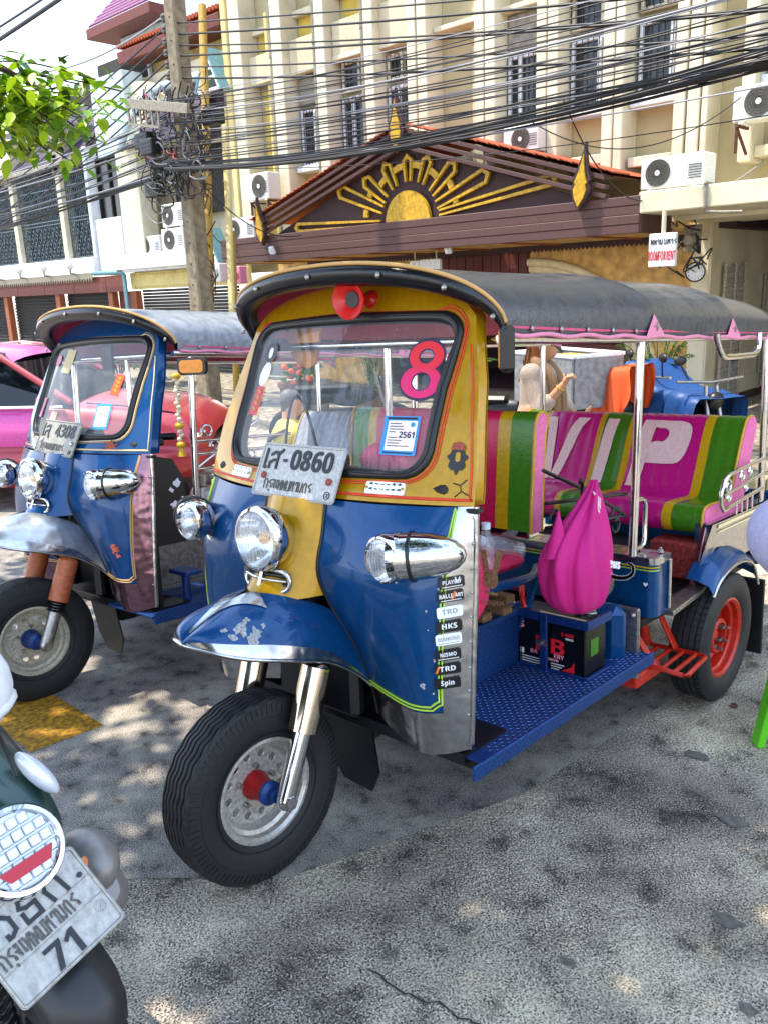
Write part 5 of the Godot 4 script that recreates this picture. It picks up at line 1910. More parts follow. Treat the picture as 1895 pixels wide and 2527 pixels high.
func main_building():
	var b := thing("apartment_block", "cream shop house block with tall paired pilasters and barred windows behind the brown gable", "building")
	var mb := MB.new()
	# back wall, with recesses; roof slab far above
	mb.box(Vector3(-2.6, 6.2, -9.75), Vector3(18.0, 7.6, .3))
	mb.box(Vector3(-2.6, 10.1, -11.5), Vector3(18.4, .2, 6.0))
	mb.box(Vector3(-11.45, 6.2, -11.8), Vector3(.3, 7.6, 4.6))
	mb.box(Vector3(6.3, 6.2, -11.8), Vector3(.3, 7.6, 4.6))
	obj("wall", mb, "cream_wall", b)
	# pilasters: a pair at each bay edge
	var pil := [[-11.35, -11.03, 0], [-10.22, -9.95, 1], [-9.14, -8.92, 1], [-8.06, -7.86, 1], [-7.19, -7.02, 0], [-6.99, -6.81, 0], [-5.95, -5.79, 0], [-5.77, -5.60, 0], [-4.93, -4.78, 0], [-4.76, -4.60, 0], [-3.95, -3.80, 0], [-3.78, -3.66, 0], [-3.0, -2.86, 0], [-2.83, -2.68, 0], [-2.655, -2.58, 0], [-2.2, -2.05, 0], [-1.25, -1.1, 0], [-1.05, -.9, 0], [0, .15, 0], [.2, .35, 0], [1.2, 1.4, 0], [2.4, 2.6, 0], [3.6, 3.8, 0], [4.8, 5.0, 0]]
	for q in pil:
		mb = MB.new()
		var lo := 2.95 if q[0] > -4.2 else 2.6
		mb.box(Vector3((q[0] + q[1]) / 2, (lo + 10) / 2, -9.4), Vector3(q[1] - q[0], 10 - lo, .4), .012)
		obj("pilaster", mb, "cream_light", b)
		if q[2]:
			mb = MB.new()
			mb.tube([Vector3(q[0] - .06, 2.6, -9.28), Vector3(q[0] - .06, 10, -9.28)], .055, 12)
			for k in 6: mb.tube([Vector3(q[0] - .06, 3.2 + 1.2 * k, -9.28), Vector3(q[0] - .06, 3.26 + 1.2 * k, -9.28)], .064, 12)
			obj("downpipe", mb, "pipe_grey", b)
	mb = MB.new()
	mb.box(Vector3(-11.43, 6.2, -9.33), Vector3(.14, 7.5, .34), .01)
	obj("pilaster", mb, "yellow_pale", b)
	for x in [-8.14, -5.78, -4.77, -2.845]:
		mb = MB.new()
		mb.tube([Vector3(x, 2.9, -9.33), Vector3(x, 10, -9.33)], .035, 10)
		obj("downpipe", mb, "pipe_grey", b)
	# window bays
	for q in [[-9.88, -9.2, 3.8, 4.72, .5], [-8.86, -8.08, 3.78, 4.74, .32], [-7.84, -7.22, 3.85, 4.74, .35], [-5.58, -4.95, 3.86, 4.74, .32], [-4.58, -3.97, 3.87, 4.74, .7], [-3.62, -3.05, 3.87, 4.76, .78], [-2.02, -1.28, 3.87, 4.8, .5], [-.85, -.05, 3.87, 4.8, .5]]:
		mb = MB.new()
		mb.box(Vector3((q[0] + q[1]) / 2, q[2] - .05, -9.5), Vector3(q[1] - q[0] + .06, .1, .3), .01)
		obj("sill", mb, "frame_white", b)
		window_unit(b, q[0], q[1], q[2], q[3], -9.52, q[4])
	for q in [[-8.84, -8.08, 4.82, 5.28, .5], [-7.84, -7.22, 4.82, 5.2, .5], [-4.58, -3.97, 4.84, 5.4, .75], [-3.62, -3.05, 4.86, 5.5, .6]]:
		window_unit(b, q[0], q[1], q[2], q[3], -9.52, q[4], true, "cream_light")
	for q in [[-9.92, -9.16, 4.80, 5.2, "pipe_grey"], [-5.58, -4.95, 4.80, 5.24, "aged_wall"]]:   # boarded fanlights
		mb = MB.new()
		mb.box(Vector3((q[0] + q[1]) / 2, (q[2] + q[3]) / 2, -9.53), Vector3(q[1] - q[0], q[3] - q[2], .06), .006)
		obj("board", mb, q[4], b)
	# balcony parapets and dark recesses of the upper storey on the left bays
	for q in [[-11.03, -10.3, 5.28, 5.74], [-9.95, -9.2, 5.26, 5.80], [-8.9, -8.12, 5.34, 5.86], [-7.86, -7.2, 5.3, 5.9]]:
		mb = MB.new()
		mb.box(Vector3((q[0] + q[1]) / 2, (q[2] + q[3]) / 2, -9.42), Vector3(q[1] - q[0], q[3] - q[2], .12), .01)
		obj("parapet", mb, "cream", b)
		mb = MB.new()
		mb.box(Vector3((q[0] + q[1]) / 2, q[3] + .42, -9.58), Vector3(q[1] - q[0], .1, .2), .006)
		obj("lintel", mb, "cream_light", b)
		mb = MB.new()
		mb.box(Vector3((q[0] + q[1]) / 2, q[3] + .2, -9.605), Vector3(q[1] - q[0] - .1, .36, .03))
		obj("opening", mb, "yellow_wall", b)
	mb = MB.new()   # ledges over the windows
	for q in [[-8.9, -8.1], [-7.86, -7.2], [-6.78, -5.98], [-5.6, -4.94], [-4.6, -3.96], [-3.65, -3.02]]:
		mb.box(Vector3((q[0] + q[1]) / 2, 5.30 if q[0] > -8 else 5.32, -9.45), Vector3(q[1] - q[0], .07, .22), .01)
	tag(obj("ledges", mb, "cream_light", b), "", "", "", "stuff")
	mb = MB.new()   # yellow strip with service pipes at the left end
	mb.box(Vector3(-10.55, 3.85, -9.585), Vector3(.72, 2.7, .03))
	obj("yellow_panel", mb, "yellow_wall", b)
	mb = MB.new()
	mb.tube([Vector3(-10.62, 2.7, -9.5), Vector3(-10.62, 6.4, -9.5)], .06, 10)
	obj("downpipe", mb, "yellow_pale", b)
	mb = MB.new()
	mb.tube(smoothed([Vector3(-6.2, 3.9, -9.55), Vector3(-6.2, 4.9, -9.55), Vector3(-6.17, 5.0, -9.55), Vector3(-6.05, 5.02, -9.55)], 12), .028, 8)
	obj("downpipe", mb, "cream", b)
	# rails low in the bays under the windows
	for q in [[-4.6, -3.98, 3.22], [-3.62, -3.05, 3.12], [-2.05, -1.3, 3.06]]:
		mb = MB.new()
		mb.box(Vector3((q[0] + q[1]) / 2, q[2], -9.45), Vector3(q[1] - q[0], .12, .3), .01)
		obj("ledge", mb, "cream_light", b)
	# canopy slab to the right of the gable
	mb = MB.new()
	mb.box(Vector3(.9, 2.478, -8.58), Vector3(7.0, .22, 1.96), .012)
	mb.box(Vector3(.9, 2.34, -9.0), Vector3(7.0, .05, 1.1))
	obj("canopy_slab", mb, "cream_light", b)
	mb = MB.new()
	mb.tube(smoothed([Vector3(-1.87, 2.9, -9.1), Vector3(-1.87, 2.62, -8.2), Vector3(-1.87, 2.605, -7.62), Vector3(-1.87, 2.58, -7.585), Vector3(-1.86, 2.4, -7.58), Vector3(-1.85, 2.33, -7.6), Vector3(-1.5, 2.3, -7.62)], 24), .016, 8)
	obj("conduit", mb, "pipe_grey", b)
	# ground floor: right of the shop a covered passage
	mb = MB.new()
	mb.box(Vector3(-2.52, 1.25, -12.6), Vector3(.2, 2.26, 6.8))
	mb.box(Vector3(-2.48, .24, -12.6), Vector3(.16, .26, 6.7))
	obj("passage_wall", mb, "cream", b)
	mb = MB.new()
	mb.box(Vector3(1.1, 1.25, -12.6), Vector3(.2, 2.26, 6.8))
	mb.box(Vector3(-.7, 1.25, -16.1), Vector3(3.6, 2.26, .2))
	mb.box(Vector3(-.7, 2.39, -12.8), Vector3(3.6, .04, 6.6))
	obj("passage_end", mb, "dark_wall", b)
	mb = MB.new()
	mb.box(Vector3(-2.55, 1.25, -9.3), Vector3(.22, 2.26, .24), .01)
	obj("corner_column", mb, "cream_light", b)
	mb = MB.new()
	mb.tube([Vector3(-2.39, .14, -11.0), Vector3(-2.39, 1.7, -11.0)], .03, 8)
	mb.tube([Vector3(-2.39, .9, -11.05), Vector3(-2.39, .9, -11.6)], .02, 8)
	mb.tube([Vector3(-2.39, .30, -11.1), Vector3(-2.39, .34, -14)], .05, 8)
	mb.tube([Vector3(-2.39, .44, -11.1), Vector3(-2.39, .48, -14)], .05, 8)
	obj("wall_pipe", mb, "pipe_grey", b)
	mb = MB.new()   # far right ground floor wall
	mb.box(Vector3(4.0, 1.25, -9.35), Vector3(5.6, 2.26, .3))
	obj("ground_wall", mb, "cream_wall", b)
	# folding gate pushed to the wall
	var g := thing("folding_gate", "cream folding steel lattice gate standing against the passage wall", "gate", at(-2.36, .12, -9.5))
	for k in 3:
		mb = MB.new()
		var z := -.33 * k
		mb.tube([Vector3(0, 0, z), Vector3(0, 1.72, z)], .022, 8)
		obj("gate_post", mb, "gate_white", g)
		if k < 2:
			mb = MB.new()
			for j in 5: mb.bar(Vector3(0, .05, z - .05 - .05 * j), Vector3(0, 1.68, z - .05 - .05 * j), .01, .02, Vector3.BACK)
			for y in [.06, 1.5, 1.66]: mb.bar(Vector3(0, y, z), Vector3(0, y, z - .33), .02, .03)
			for j in 5:
				for y in [.4, .75, 1.1, 1.4]: mb.ball(Vector3(.012, y, z - .05 - .05 * j), Vector3.ONE * .014, 6, 4)
			tag(obj("lattice", mb, "gate_white", g), "", "", "", "stuff")

func gable():
	var p := thing("gable_porch", "brown timber porch with gable, golden rising sun and orange tile edge", "porch")
	var mb: MB
	for k in 4:
		mb = MB.new()
		mb.box(Vector3(-6.26, 2.22 + .096 * k, -7.62 + .004 * (k % 2)), Vector3(7.36, .094, .05), .006)
		obj("board", mb, "brown_board", p)
	for q in [[-2.60, -8.0], [-9.92, -8.4]]:
		mb = MB.new()
		mb.box(Vector3(q[0], 2.365, q[1] if q[0] > -5 else -8.4), Vector3(.05, .38, .75 if q[0] > -5 else 1.5), .006)
		obj("end_board", mb, "brown_board", p)
	mb = MB.new()
	mb.box(Vector3(-6.26, 2.20, -8.4), Vector3(7.28, .03, 1.5))
	obj("soffit", mb, "tan_wall", p)
	for k in 6:
		mb = MB.new()
		mb.box(Vector3(-9.0 + 1.15 * k, 2.18, -8.4), Vector3(.05, .03, 1.45), .004)
		obj("soffit_batten", mb, "orange_post", p)
	# gable panel
	mb = MB.new()
	mb.prism(PackedVector2Array([Vector2(-8.75, 2.53), Vector2(-3.15, 2.53), Vector2(-5.93, 3.5)]), .05, at(0, 0, -7.72))
	obj("gable_panel", mb, "brown_dark", p)
	# rake boards, soffit ledge and tiles
	for sx in [-1.0, 1.0]:
		var foot := Vector3(-9.0, 2.50, -7.60) if sx < 0 else Vector3(-2.98, 2.52, -7.60)
		var apex := Vector3(-5.93, 3.42, -7.60)
		for k in 3:
			mb = MB.new()
			var off := Vector3(0, .055 + .097 * k, -.012 * (2 - k))
			mb.bar(foot + off, apex + off, .05, .092, Vector3.BACK, .005)
			obj("rake_board", mb, "brown_board", p)
		mb = MB.new()
		var d := (apex - foot)
		var n := Vector3(-d.y, d.x, 0).normalized()
		if n.y < 0: n = -n
		mb.flat()
		var a := foot + n * .30; var c := apex + n * .30
		mb.quad(a, c, c + Vector3(0, 0, -1.9), a + Vector3(0, 0, -1.9))
		mb.quad(a - n * .03, c - n * .03, c + Vector3(0, 0, -1.9) - n * .03, a + Vector3(0, 0, -1.9) - n * .03)
		var roof := obj("roof", mb, "tile_orange", p)
		var tl := MB.new()
		tl.box(Vector3.ZERO, Vector3(.105, .018, .22), .006)
		var mesh := tl.done()
		var count := int(d.length() / .085)
		for k in count:
			for r in 2:
				var o := obj("tile", mesh, "tile_orange", roof)
				var q := foot.lerp(apex, (k + .5) / count) + n * (.316 + .004 * (k % 2)) + Vector3(0, 0, -.05 - .19 * r)
				o.transform = Transform3D(Basis(d.normalized(), n, Vector3(0, 0, -1) if d.normalized().cross(n).z < 0 else Vector3(0, 0, 1)) * Basis(Vector3(0, 0, 1), .16 * sx), q)
	# rising sun
	var c0 := Vector2(-5.90, 2.545)
	mb = MB.new()
	var disc := PackedVector2Array()
	for k in 31: disc.append(c0 + Vector2.from_angle(PI * k / 30) * .385)
	mb.prism(disc, .05, at(0, 0, -7.63))
	var sun := obj("sun_disc", mb, "sun_gold", p)
	for q in [[178, 2.28, .075, 2.5], [158.5, 1.44, .105, 0], [142.5, 1.04, .105, 0], [118, .90, .10, 0], [90, .845, .095, 0], [65, .88, .10, 0], [39, 1.04, .105, 0], [19.5, 1.40, .105, 0], [7.5, 2.28, .075, -2.5]]:
		var a := deg_to_rad(q[0])
		var dir := Vector2.from_angle(a)
		var nn := Vector2(-dir.y, dir.x)
		var w: float = q[2]
		var r0 := .5
		var r1: float = q[1]
		if q[3] != 0.0: r0 = .52
		var P := func(r: float, s: float): return c0 + dir * r + nn * s * (.55 + .45 * (r - r0) / (r1 - r0))
		var o := [P.call(r0, -w), P.call(r1 - w * .9, -w), P.call(r1, 0.0), P.call(r1 - w * .9, w), P.call(r0, w)]
		var t := .044
		var ii := [P.call(r0, -w + t), P.call(r1 - w * .9 - t * .3, -w + t), P.call(r1 - t * 1.5, 0.0), P.call(r1 - w * .9 - t * .3, w - t), P.call(r0, w - t)]
		mb = MB.new()
		mb.flat()
		var xf := at(0, 0, -7.655)
		for k in 4:
			mb.prism(PackedVector2Array([o[k], o[k + 1], ii[k + 1], ii[k]]), .045, xf)
		obj("sun_ray", mb, "sun_gold", p)
	var angs := [178, 158.5, 142.5, 118, 90, 65, 39, 19.5, 7.5]
	for k in 8:
		mb = MB.new()
		var r := .70 if k in [2, 3, 4, 5] else .80
		var mid := deg_to_rad((angs[k] + angs[k + 1]) / 2.0)
		var half := deg_to_rad(absf(angs[k] - angs[k + 1]) / 2.0) - .085 / r
		if half < .02: half = .03
		mb.prism(PackedVector2Array([c0 + Vector2.from_angle(mid - half) * (r - .04), c0 + Vector2.from_angle(mid - half) * (r + .04), c0 + Vector2.from_angle(mid) * (r + .045), c0 + Vector2.from_angle(mid + half) * (r + .04), c0 + Vector2.from_angle(mid + half) * (r - .04), c0 + Vector2.from_angle(mid) * (r - .035)]), .04, at(0, 0, -7.662))
		obj("sun_link", mb, "sun_gold", p)
	# flame shaped finials
	for q in [[Vector3(-5.94, 3.44, -7.50), 0.0, 1.0], [Vector3(-3.27, 2.50, -7.50), .12, .92], [Vector3(-8.77, 2.46, -7.50), -.12, .92]]:
		var xf := Transform3D(Basis(Vector3.BACK, q[1] * -1.0).scaled(Vector3.ONE * q[2]), q[0])
		mb = MB.new()
		var outl := [Vector2(0, -.06), Vector2(.09, .07), Vector2(.13, .2), Vector2(.095, .27), Vector2(.125, .3), Vector2(.07, .42), Vector2(.02, .60), Vector2(0, .72), Vector2(-.02, .60), Vector2(-.07, .42), Vector2(-.125, .3), Vector2(-.095, .27), Vector2(-.13, .2), Vector2(-.09, .07)]
		mb.prism(PackedVector2Array(outl), .06, xf)
		var f := obj("finial", mb, "brown_dark", p)
		mb = MB.new()
		var inl := []
		for v in outl: inl.append(Vector2(v.x * .68, .24 + (v.y - .24) * .76 - .02))
		mb.prism(PackedVector2Array(inl), .03, xf * at(0, 0, .02))
		obj("finial_gold", mb, "sun_gold", f)
	# lace trim under the soffit
	mb = MB.new()
	for k in 110:
		var x := -9.4 + .0625 * k
		mb.prism(PackedVector2Array([Vector2(x, 2.185), Vector2(x, 2.13), Vector2(x + .031, 2.09), Vector2(x + .0625, 2.13), Vector2(x + .0625, 2.185)]), .015, at(0, 0, -9.0))
	tag(obj("lace_trim", mb, "brown_dark", p), "", "", "", "stuff")
	# shop front below: tan wall with ribbed arch, red boards
	var s := thing("shop_facade", "tan plastered shop front with a ribbed arch and dark red boards under the porch", "shop front")
	mb = MB.new()
	mb.box(Vector3(-9.2, 1.25, -9.35), Vector3(2.4, 2.26, .3))
	mb.box(Vector3(-7.4, 2.0, -9.35), Vector3(1.3, .76, .3))
	var cc := Vector2(-5.0, .35)
	var out := PackedVector2Array([Vector2(-2.64, .1), Vector2(-2.64, 2.4), Vector2(-5.0, 2.4)])
	var arch := []
	for k in 21:
		var a := PI / 2 - PI / 2 * k / 20
		arch.append(cc + Vector2(cos(a) * 1.95, sin(a) * 1.5))
	for q in arch: out.append(q)
	out.append(Vector2(cc.x + 1.95, .1))
	mb.prism(out, .3, at(0, 0, -9.2))
	obj("wall", mb, "tan_wall", s)
	for j in 4:
		mb = MB.new()
		var pts := []
		for k in 25:
			var a := PI / 2 - PI / 2 * k / 24
			pts.append(Vector3(cc.x + cos(a) * (1.93 - .11 * j), cc.y + sin(a) * (1.62 - .09 * j) , -9.17 - .05 * j))
		pts.append(Vector3(cc.x + 1.93 - .11 * j, .12, -9.17 - .05 * j))
		mb.tube(pts, .058, 8)
		obj("arch_rib", mb, "tan_rib", s)
	for k in 12:
		mb = MB.new()
		mb.box(Vector3(-6.72 + .158 * k, 1.95, -9.26 + .006 * (k % 2)), Vector3(.15, .7, .05), .006)
		obj("plank", mb, "red_wood", s)
	mb = MB.new()
	mb.box(Vector3(-5.2, 1.2, -12.0), Vector3(6, 2.3, .1))
	mb.box(Vector3(-8.0, 1.2, -10.8), Vector3(.1, 2.3, 2.6))
	mb.box(Vector3(-2.75, 1.2, -10.8), Vector3(.1, 2.3, 2.6))
	mb.box(Vector3(-5.2, 2.3, -10.7), Vector3(6, .1, 2.7))
	mb.box(Vector3(-5.2, .13, -10.7), Vector3(6, .04, 2.7))
	obj("shop_interior", mb, "brown_dark", s)
	mb = MB.new()
	mb.box(Vector3(-4.0, .5, -9.32), Vector3(1.8, .7, .06), .01)
	obj("shop_counter", mb, "red_wood", s)
	# clothes on a rail in the arch
	var cols := ["cream_line", "sticker_red", "seat_white", "dark_wall", "orange_cloth", "sticker_white", "red_wood", "seat_gold", "pink_trim", "tarp_blue", "cream_light"]
	mb = MB.new()
	mb.tube([Vector3(-6.9, 1.72, -9.6), Vector3(-3.3, 1.72, -9.6)], .015, 8)
	obj("clothes_rail", mb, "steel_worn", s)
	for k in 22:
		mb = MB.new()
		var x := -6.75 + .158 * k + rng.randf_range(-.03, .03)
		var hgt := rng.randf_range(.42, .72)
		var rr := []
		for i in 6:
			var f := i / 5.0
			var ring := PackedVector3Array()
			for j in 9: ring.append(Vector3(x + (j - 4) / 4.0 * lerpf(.05, .085, sqrt(f)), 1.70 - hgt * f, -9.56 + .02 * sin(j * 2.4 + k) * f))
			rr.append(ring)
		mb.loft(rr, false)
		for ring in rr:
			for j in 9: ring[j] += Vector3(0, 0, -.05)
		rr.reverse()
		mb.loft(rr, false)
		var ci := rng.randi() % cols.size()
		var g := obj("garment", mb, cols[ci])
		tag(g, ["cream", "red", "pale pink", "grey", "orange", "white", "dark red", "gold", "pink", "blue", "ivory"][ci] + " garment on the clothes rail inside the shop arch", "garment", "garments on the shop rail")
	for q in [Vector3(-9.55, 2.44, -7.55), Vector3(-8.55, 2.32, -7.53), Vector3(-5.3, 2.16, -7.75)]:
		mb = MB.new()
		mb.box(Vector3(0, 0, .02), Vector3(.09, .12, .05) if q.x > -9 else Vector3(.05, .05, .1), .008, Basis(Vector3.RIGHT, .4))
		mb.box(Vector3(0, -.02, .05), Vector3(.06, .07, .02), .004, Basis(Vector3.RIGHT, .4))
		var fl := obj("flood_light", mb, "frame_white", self, q)
		tag(fl, ["small camera fixed to the left end of the brown fascia", "small white flood light on the fascia under the left finial", "little white spot light under the porch above the red boards"][0 if q.x < -9 else (1 if q.x < -6 else 2)], "lamp")

func left_terrace():
	var mb: MB
	# house next to the block: parapet, pillar, hooded roof, blue wall, yellow loft with orange roof
	var b := thing("cream_house", "cream and pale blue terrace house with balcony of air conditioners and hooded purple roof", "house")
	mb = MB.new()
	mb.box(Vector3(-13.5, 4.2, -10.2), Vector3(4.2, 4.2, .3))
	mb.box(Vector3(-15.5, 4.2, -9.9), Vector3(.2, 4.2, 1.0))
	obj("wall", mb, "cream_light", b)
	mb = MB.new()
	mb.box(Vector3(-13.45, 2.44, -8.95), Vector3(4.2, .30, .14), .01)
	mb.box(Vector3(-13.45, 2.27, -9.5), Vector3(4.2, .06, 1.1))
	obj("balcony_parapet", mb, "white_wall", b)
	mb = MB.new()
	mb.box(Vector3(-15.0, 3.7, -9.3), Vector3(.8, 2.3, .4), .015)
	obj("pillar", mb, "cream_light", b)
	mb = MB.new()
	mb.box(Vector3(-16.05, 2.86, -9.2), Vector3(1.08, 1.15, .12), .01)
	obj("white_panel", mb, "white_wall", b)
	mb = MB.new()
	mb.box(Vector3(-16.0, 4.05, -9.35), Vector3(.96, 1.3, .1))
	var dw := obj("window", mb, "window_dark", b)
	mb = MB.new()
	for x in [-16.5, -16.0, -15.5]: mb.box(Vector3(x, 4.05, -9.28), Vector3(.05, 1.3, .05))
	for y in [3.42, 4.0, 4.7]: mb.box(Vector3(-16.0, y, -9.275), Vector3(1.04, .05, .05))
	obj("frame", mb, "dark_iron", dw)
	window_unit(b, -14.45, -13.6, 2.95, 4.6, -10.02, .5, false, "dark_iron")
	mb = MB.new()
	mb.box(Vector3(-13.6, 4.0, -9.95), Vector3(1.7, 1.3, .1))
	obj("dark_opening", mb, "dark_wall", b)
	mb = MB.new()
	mb.box(Vector3(-15.85, 5.45, -9.6), Vector3(1.34, 1.75, .5), .01)
	obj("blue_wall", mb, "blue_wall", b)
	mb = MB.new()
	mb.prism(PackedVector2Array([Vector2(-15.2, 4.7), Vector2(-13.6, 4.7), Vector2(-13.9, 5.6), Vector2(-14.6, 6.02), Vector2(-15.2, 6.1)]), .4, at(0, 0, -9.5))
	obj("side_wall", mb, "cream_light", b)
	# hooded roof of purple tiles with pale border
	mb = MB.new()
	for i in 9:
		for j in 22:
			var f := i / 9.0
			var y := lerpf(4.72, 5.55, f)
			var x0 := lerpf(-14.75, -14.1, pow(f, .7))
			var x := lerpf(x0, -12.3, (j + .5 * (i % 2)) / 22.0)
			mb.box(Vector3(x, y, -9.0 - .5 * f), Vector3(.10, .11, .03), .008, Basis(Vector3.RIGHT, -.5))
	tag(obj("roof_tiles", mb, "tile_purple", b), "", "", "", "stuff")
	mb = MB.new()
	mb.prism(PackedVector2Array([Vector2(-14.95, 4.66), Vector2(-12.2, 4.66), Vector2(-12.2, 5.75), Vector2(-14.0, 5.75), Vector2(-14.6, 5.3)]), .1, at(0, 0, -9.56))
	obj("roof_base", mb, "tile_purple", b)
	mb = MB.new()
	mb.tube(smoothed([Vector3(-14.95, 4.68, -8.95), Vector3(-14.7, 5.2, -9.1), Vector3(-14.35, 5.6, -9.3), Vector3(-13.9, 5.76, -9.4), Vector3(-12.2, 5.72, -9.4)], 24), .09, 8)
	obj("roof_border", mb, "blue_wall", b)
	# loft behind
	mb = MB.new()
	mb.box(Vector3(-14.1, 6.1, -10.6), Vector3(2.9, 1.1, .4))
	obj("loft_wall", mb, "yellow_pale", b)
	mb = MB.new()
	mb.box(Vector3(-13.9, 5.78, -10.36), Vector3(1.0, .5, .06))
	var lw := obj("window", mb, "window_dark", b)
	mb = MB.new()
	for x in [-14.42, -13.9, -13.38]: mb.box(Vector3(x, 5.78, -10.32), Vector3(.05, .55, .05))
	mb.box(Vector3(-13.9, 6.06, -10.32), Vector3(1.1, .05, .05))
	obj("frame", mb, "dark_iron", lw)
	mb = MB.new()
	mb.box(Vector3(-13.9, 6.72, -10.1), Vector3(3.6, .22, 1.0), .01, Basis(Vector3.RIGHT, .12))
	obj("orange_eave", mb, "maroon_band", b)
	mb = MB.new()
	for k in 34: mb.tube([Vector3(-15.65 + .106 * k, 6.87, -9.6), Vector3(-15.65 + .106 * k, 6.98, -10.5)], .045, 8)
	tag(obj("eave_tiles", mb, "tile_orange", b), "", "", "", "stuff")
	mb = MB.new()
	mb.tube([Vector3(-15.55, 5.9, -10.3), Vector3(-15.55, 6.65, -10.3)], .05, 8)
	obj("downpipe", mb, "frame_white", b)
	# ground floor of that house
	mb = MB.new()
	mb.box(Vector3(-13.4, 2.05, -9.25), Vector3(4.2, .36, .1), .01)
	for k in 44:
		mb.box(Vector3(-15.3 + .094 * k, 2.18, -9.19), Vector3(.05, .03, .03))
		mb.box(Vector3(-15.3 + .094 * k, 1.92, -9.19), Vector3(.05, .03, .03))
	obj("yellow_band", mb, "yellow_pale", b)
	for q in [[-15.15, -13.3], [-13.0, -11.7]]:
		mb = MB.new()
		for k in 26: mb.box(Vector3((q[0] + q[1]) / 2, .18 + .066 * k, -9.28), Vector3(q[1] - q[0], .058, .04), .012)
		tag(obj("roller_shutter", mb, "shutter_dark", b), "", "", "", "stuff")
	mb = MB.new()
	mb.tube([Vector3(-16.6, 2.26, -8.95), Vector3(-15.4, 2.24, -8.95), Vector3(-15.35, 2.2, -8.97), Vector3(-15.35, .2, -9.0)], .05, 8)
	obj("drain_pipe", mb, "pipe_blue", b)
	# house with the steel screens
	var h := thing("screened_house", "terrace house with scrolled steel screens, purple roof and maroon shop band", "house")
	mb = MB.new()
	mb.box(Vector3(-22.0, 3.9, -9.6), Vector3(10.8, 2.6, .2))
	obj("wall", mb, "dark_wall", h)
	for x in [-16.72, -18.05, -20.55, -23.3, -26.0]:
		mb = MB.new()
		mb.box(Vector3(x, 3.75, -9.25), Vector3(.2 if x < -17 else .12, 2.5, .3), .01)
		obj("pillar", mb, "cream_light" if x < -17 else "white_wall", h)
	for q in [[-17.93, -16.8], [-20.43, -18.17], [-23.18, -20.67], [-25.9, -23.42]]:
		mb = MB.new()
		var n := int((q[1] - q[0]) / .085)
		for i in n + 1: mb.bar(Vector3(lerpf(q[0], q[1], float(i) / n), 2.65, -9.22), Vector3(lerpf(q[0], q[1], float(i) / n), 4.72, -9.22), .014, .014, Vector3.BACK)
		for y in [2.68, 3.5, 3.58, 4.3, 4.7]: mb.bar(Vector3(q[0], y, -9.21), Vector3(q[1], y, -9.21), .025, .02)
		for j in 11:
			for i in int((q[1] - q[0]) / .21):
				if j == 4: continue
				var c := Vector3(q[0] + .1 + .21 * i + .08 * (j % 2), 2.82 + .18 * j, -9.205)
				mb.tube(circle(c, .06, 9), .009, 4, false, true)
				if (i + j) % 3 == 0: mb.tube(circle(c + Vector3(.06, .06, 0), .035, 7), .008, 4, false, true)
		tag(obj("scroll_screen", mb, "grille_blue", h), "", "", "", "stuff")
	mb = MB.new()
	mb.box(Vector3(-22.0, 2.46, -9.1), Vector3(10.7, .36, .2), .01)
	obj("fascia", mb, "white_wall", h)
	mb = MB.new()
	for k in 88:
		var x := -16.75 - .12 * k
		mb.prism(PackedVector2Array([Vector2(x, 2.27), Vector2(x, 2.17), Vector2(x - .03, 2.15), Vector2(x - .06, 2.08), Vector2(x - .09, 2.15), Vector2(x - .12, 2.17), Vector2(x - .12, 2.27)]), .02, at(0, 0, -8.98))
	tag(obj("lace_trim", mb, "pipe_grey", h), "", "", "", "stuff")
	for k in 14:
		mb = MB.new()
		mb.box(Vector3(-15.95 - .76 * k, 2.02, -9.12 + .005 * (k % 2)), Vector3(.755, .36, .1), .006)
		obj("band_panel", mb, "maroon_band", h)
	for q in [[-15.4, -15.2], [-16.4, -16.2], [-18.96, -18.74], [-21.95, -21.73], [-25, -24.8]]:
		mb = MB.new()
		mb.box(Vector3((q[0] + q[1]) / 2, .97, -9.2), Vector3(q[1] - q[0], 1.75, .16), .01)
		obj("post", mb, "orange_post", h)
	mb = MB.new()
	mb.box(Vector3(-15.8, .97, -9.32), Vector3(.8, 1.75, .06))
	obj("red_door", mb, "maroon_band", h)
	for q in [[-18.74, -16.4], [-21.73, -18.96], [-24.8, -21.95]]:
		mb = MB.new()
		mb.box(Vector3((q[0] + q[1]) / 2, .97, -9.36), Vector3(q[1] - q[0], 1.75, .03))
		var sh := obj("roller_shutter", mb, "shutter_dark", h)
		mb = MB.new()
		for j in 20:
			var pts := []
			var n := int((q[1] - q[0]) / .09)
			for i in n * 2 + 1: pts.append(Vector3(q[0] + (q[1] - q[0]) * i / (n * 2.0), .2 + .083 * j + .022 * (1 if (i + j) % 2 else -1), -9.32))
			mb.tube(pts, .014, 4)
		tag(obj("shutter_mesh", mb, "shutter_grey", sh), "", "", "", "stuff")
	for q in [[-18.1, 1], [-20.9, 1], [-24, 1]]:
		mb = MB.new()
		mb.prism(PackedVector2Array([Vector2(q[0] - .14, 4.6), Vector2(q[0] + .3, 4.6), Vector2(q[0] + .75, 5.6), Vector2(q[0] + .5, 5.65), Vector2(q[0] - .14, 5.65)]), .8, at(0, 0, -9.1))
		obj("party_wall", mb, "cream_light" if q[0] < -19 else "aged_wall", h)
	mb = MB.new()
	for i in 14:
		for j in 64:
			var f := i / 14.0
			mb.box(Vector3(-17.0 - .14 * (j + .5 * (i % 2)), lerpf(4.78, 6.4, f), -9.05 - 1.6 * f), Vector3(.13, .15, .035), .01, Basis(Vector3.RIGHT, -.75))
	tag(obj("roof_tiles", mb, "tile_purple", h), "", "", "", "stuff")
	mb = MB.new()
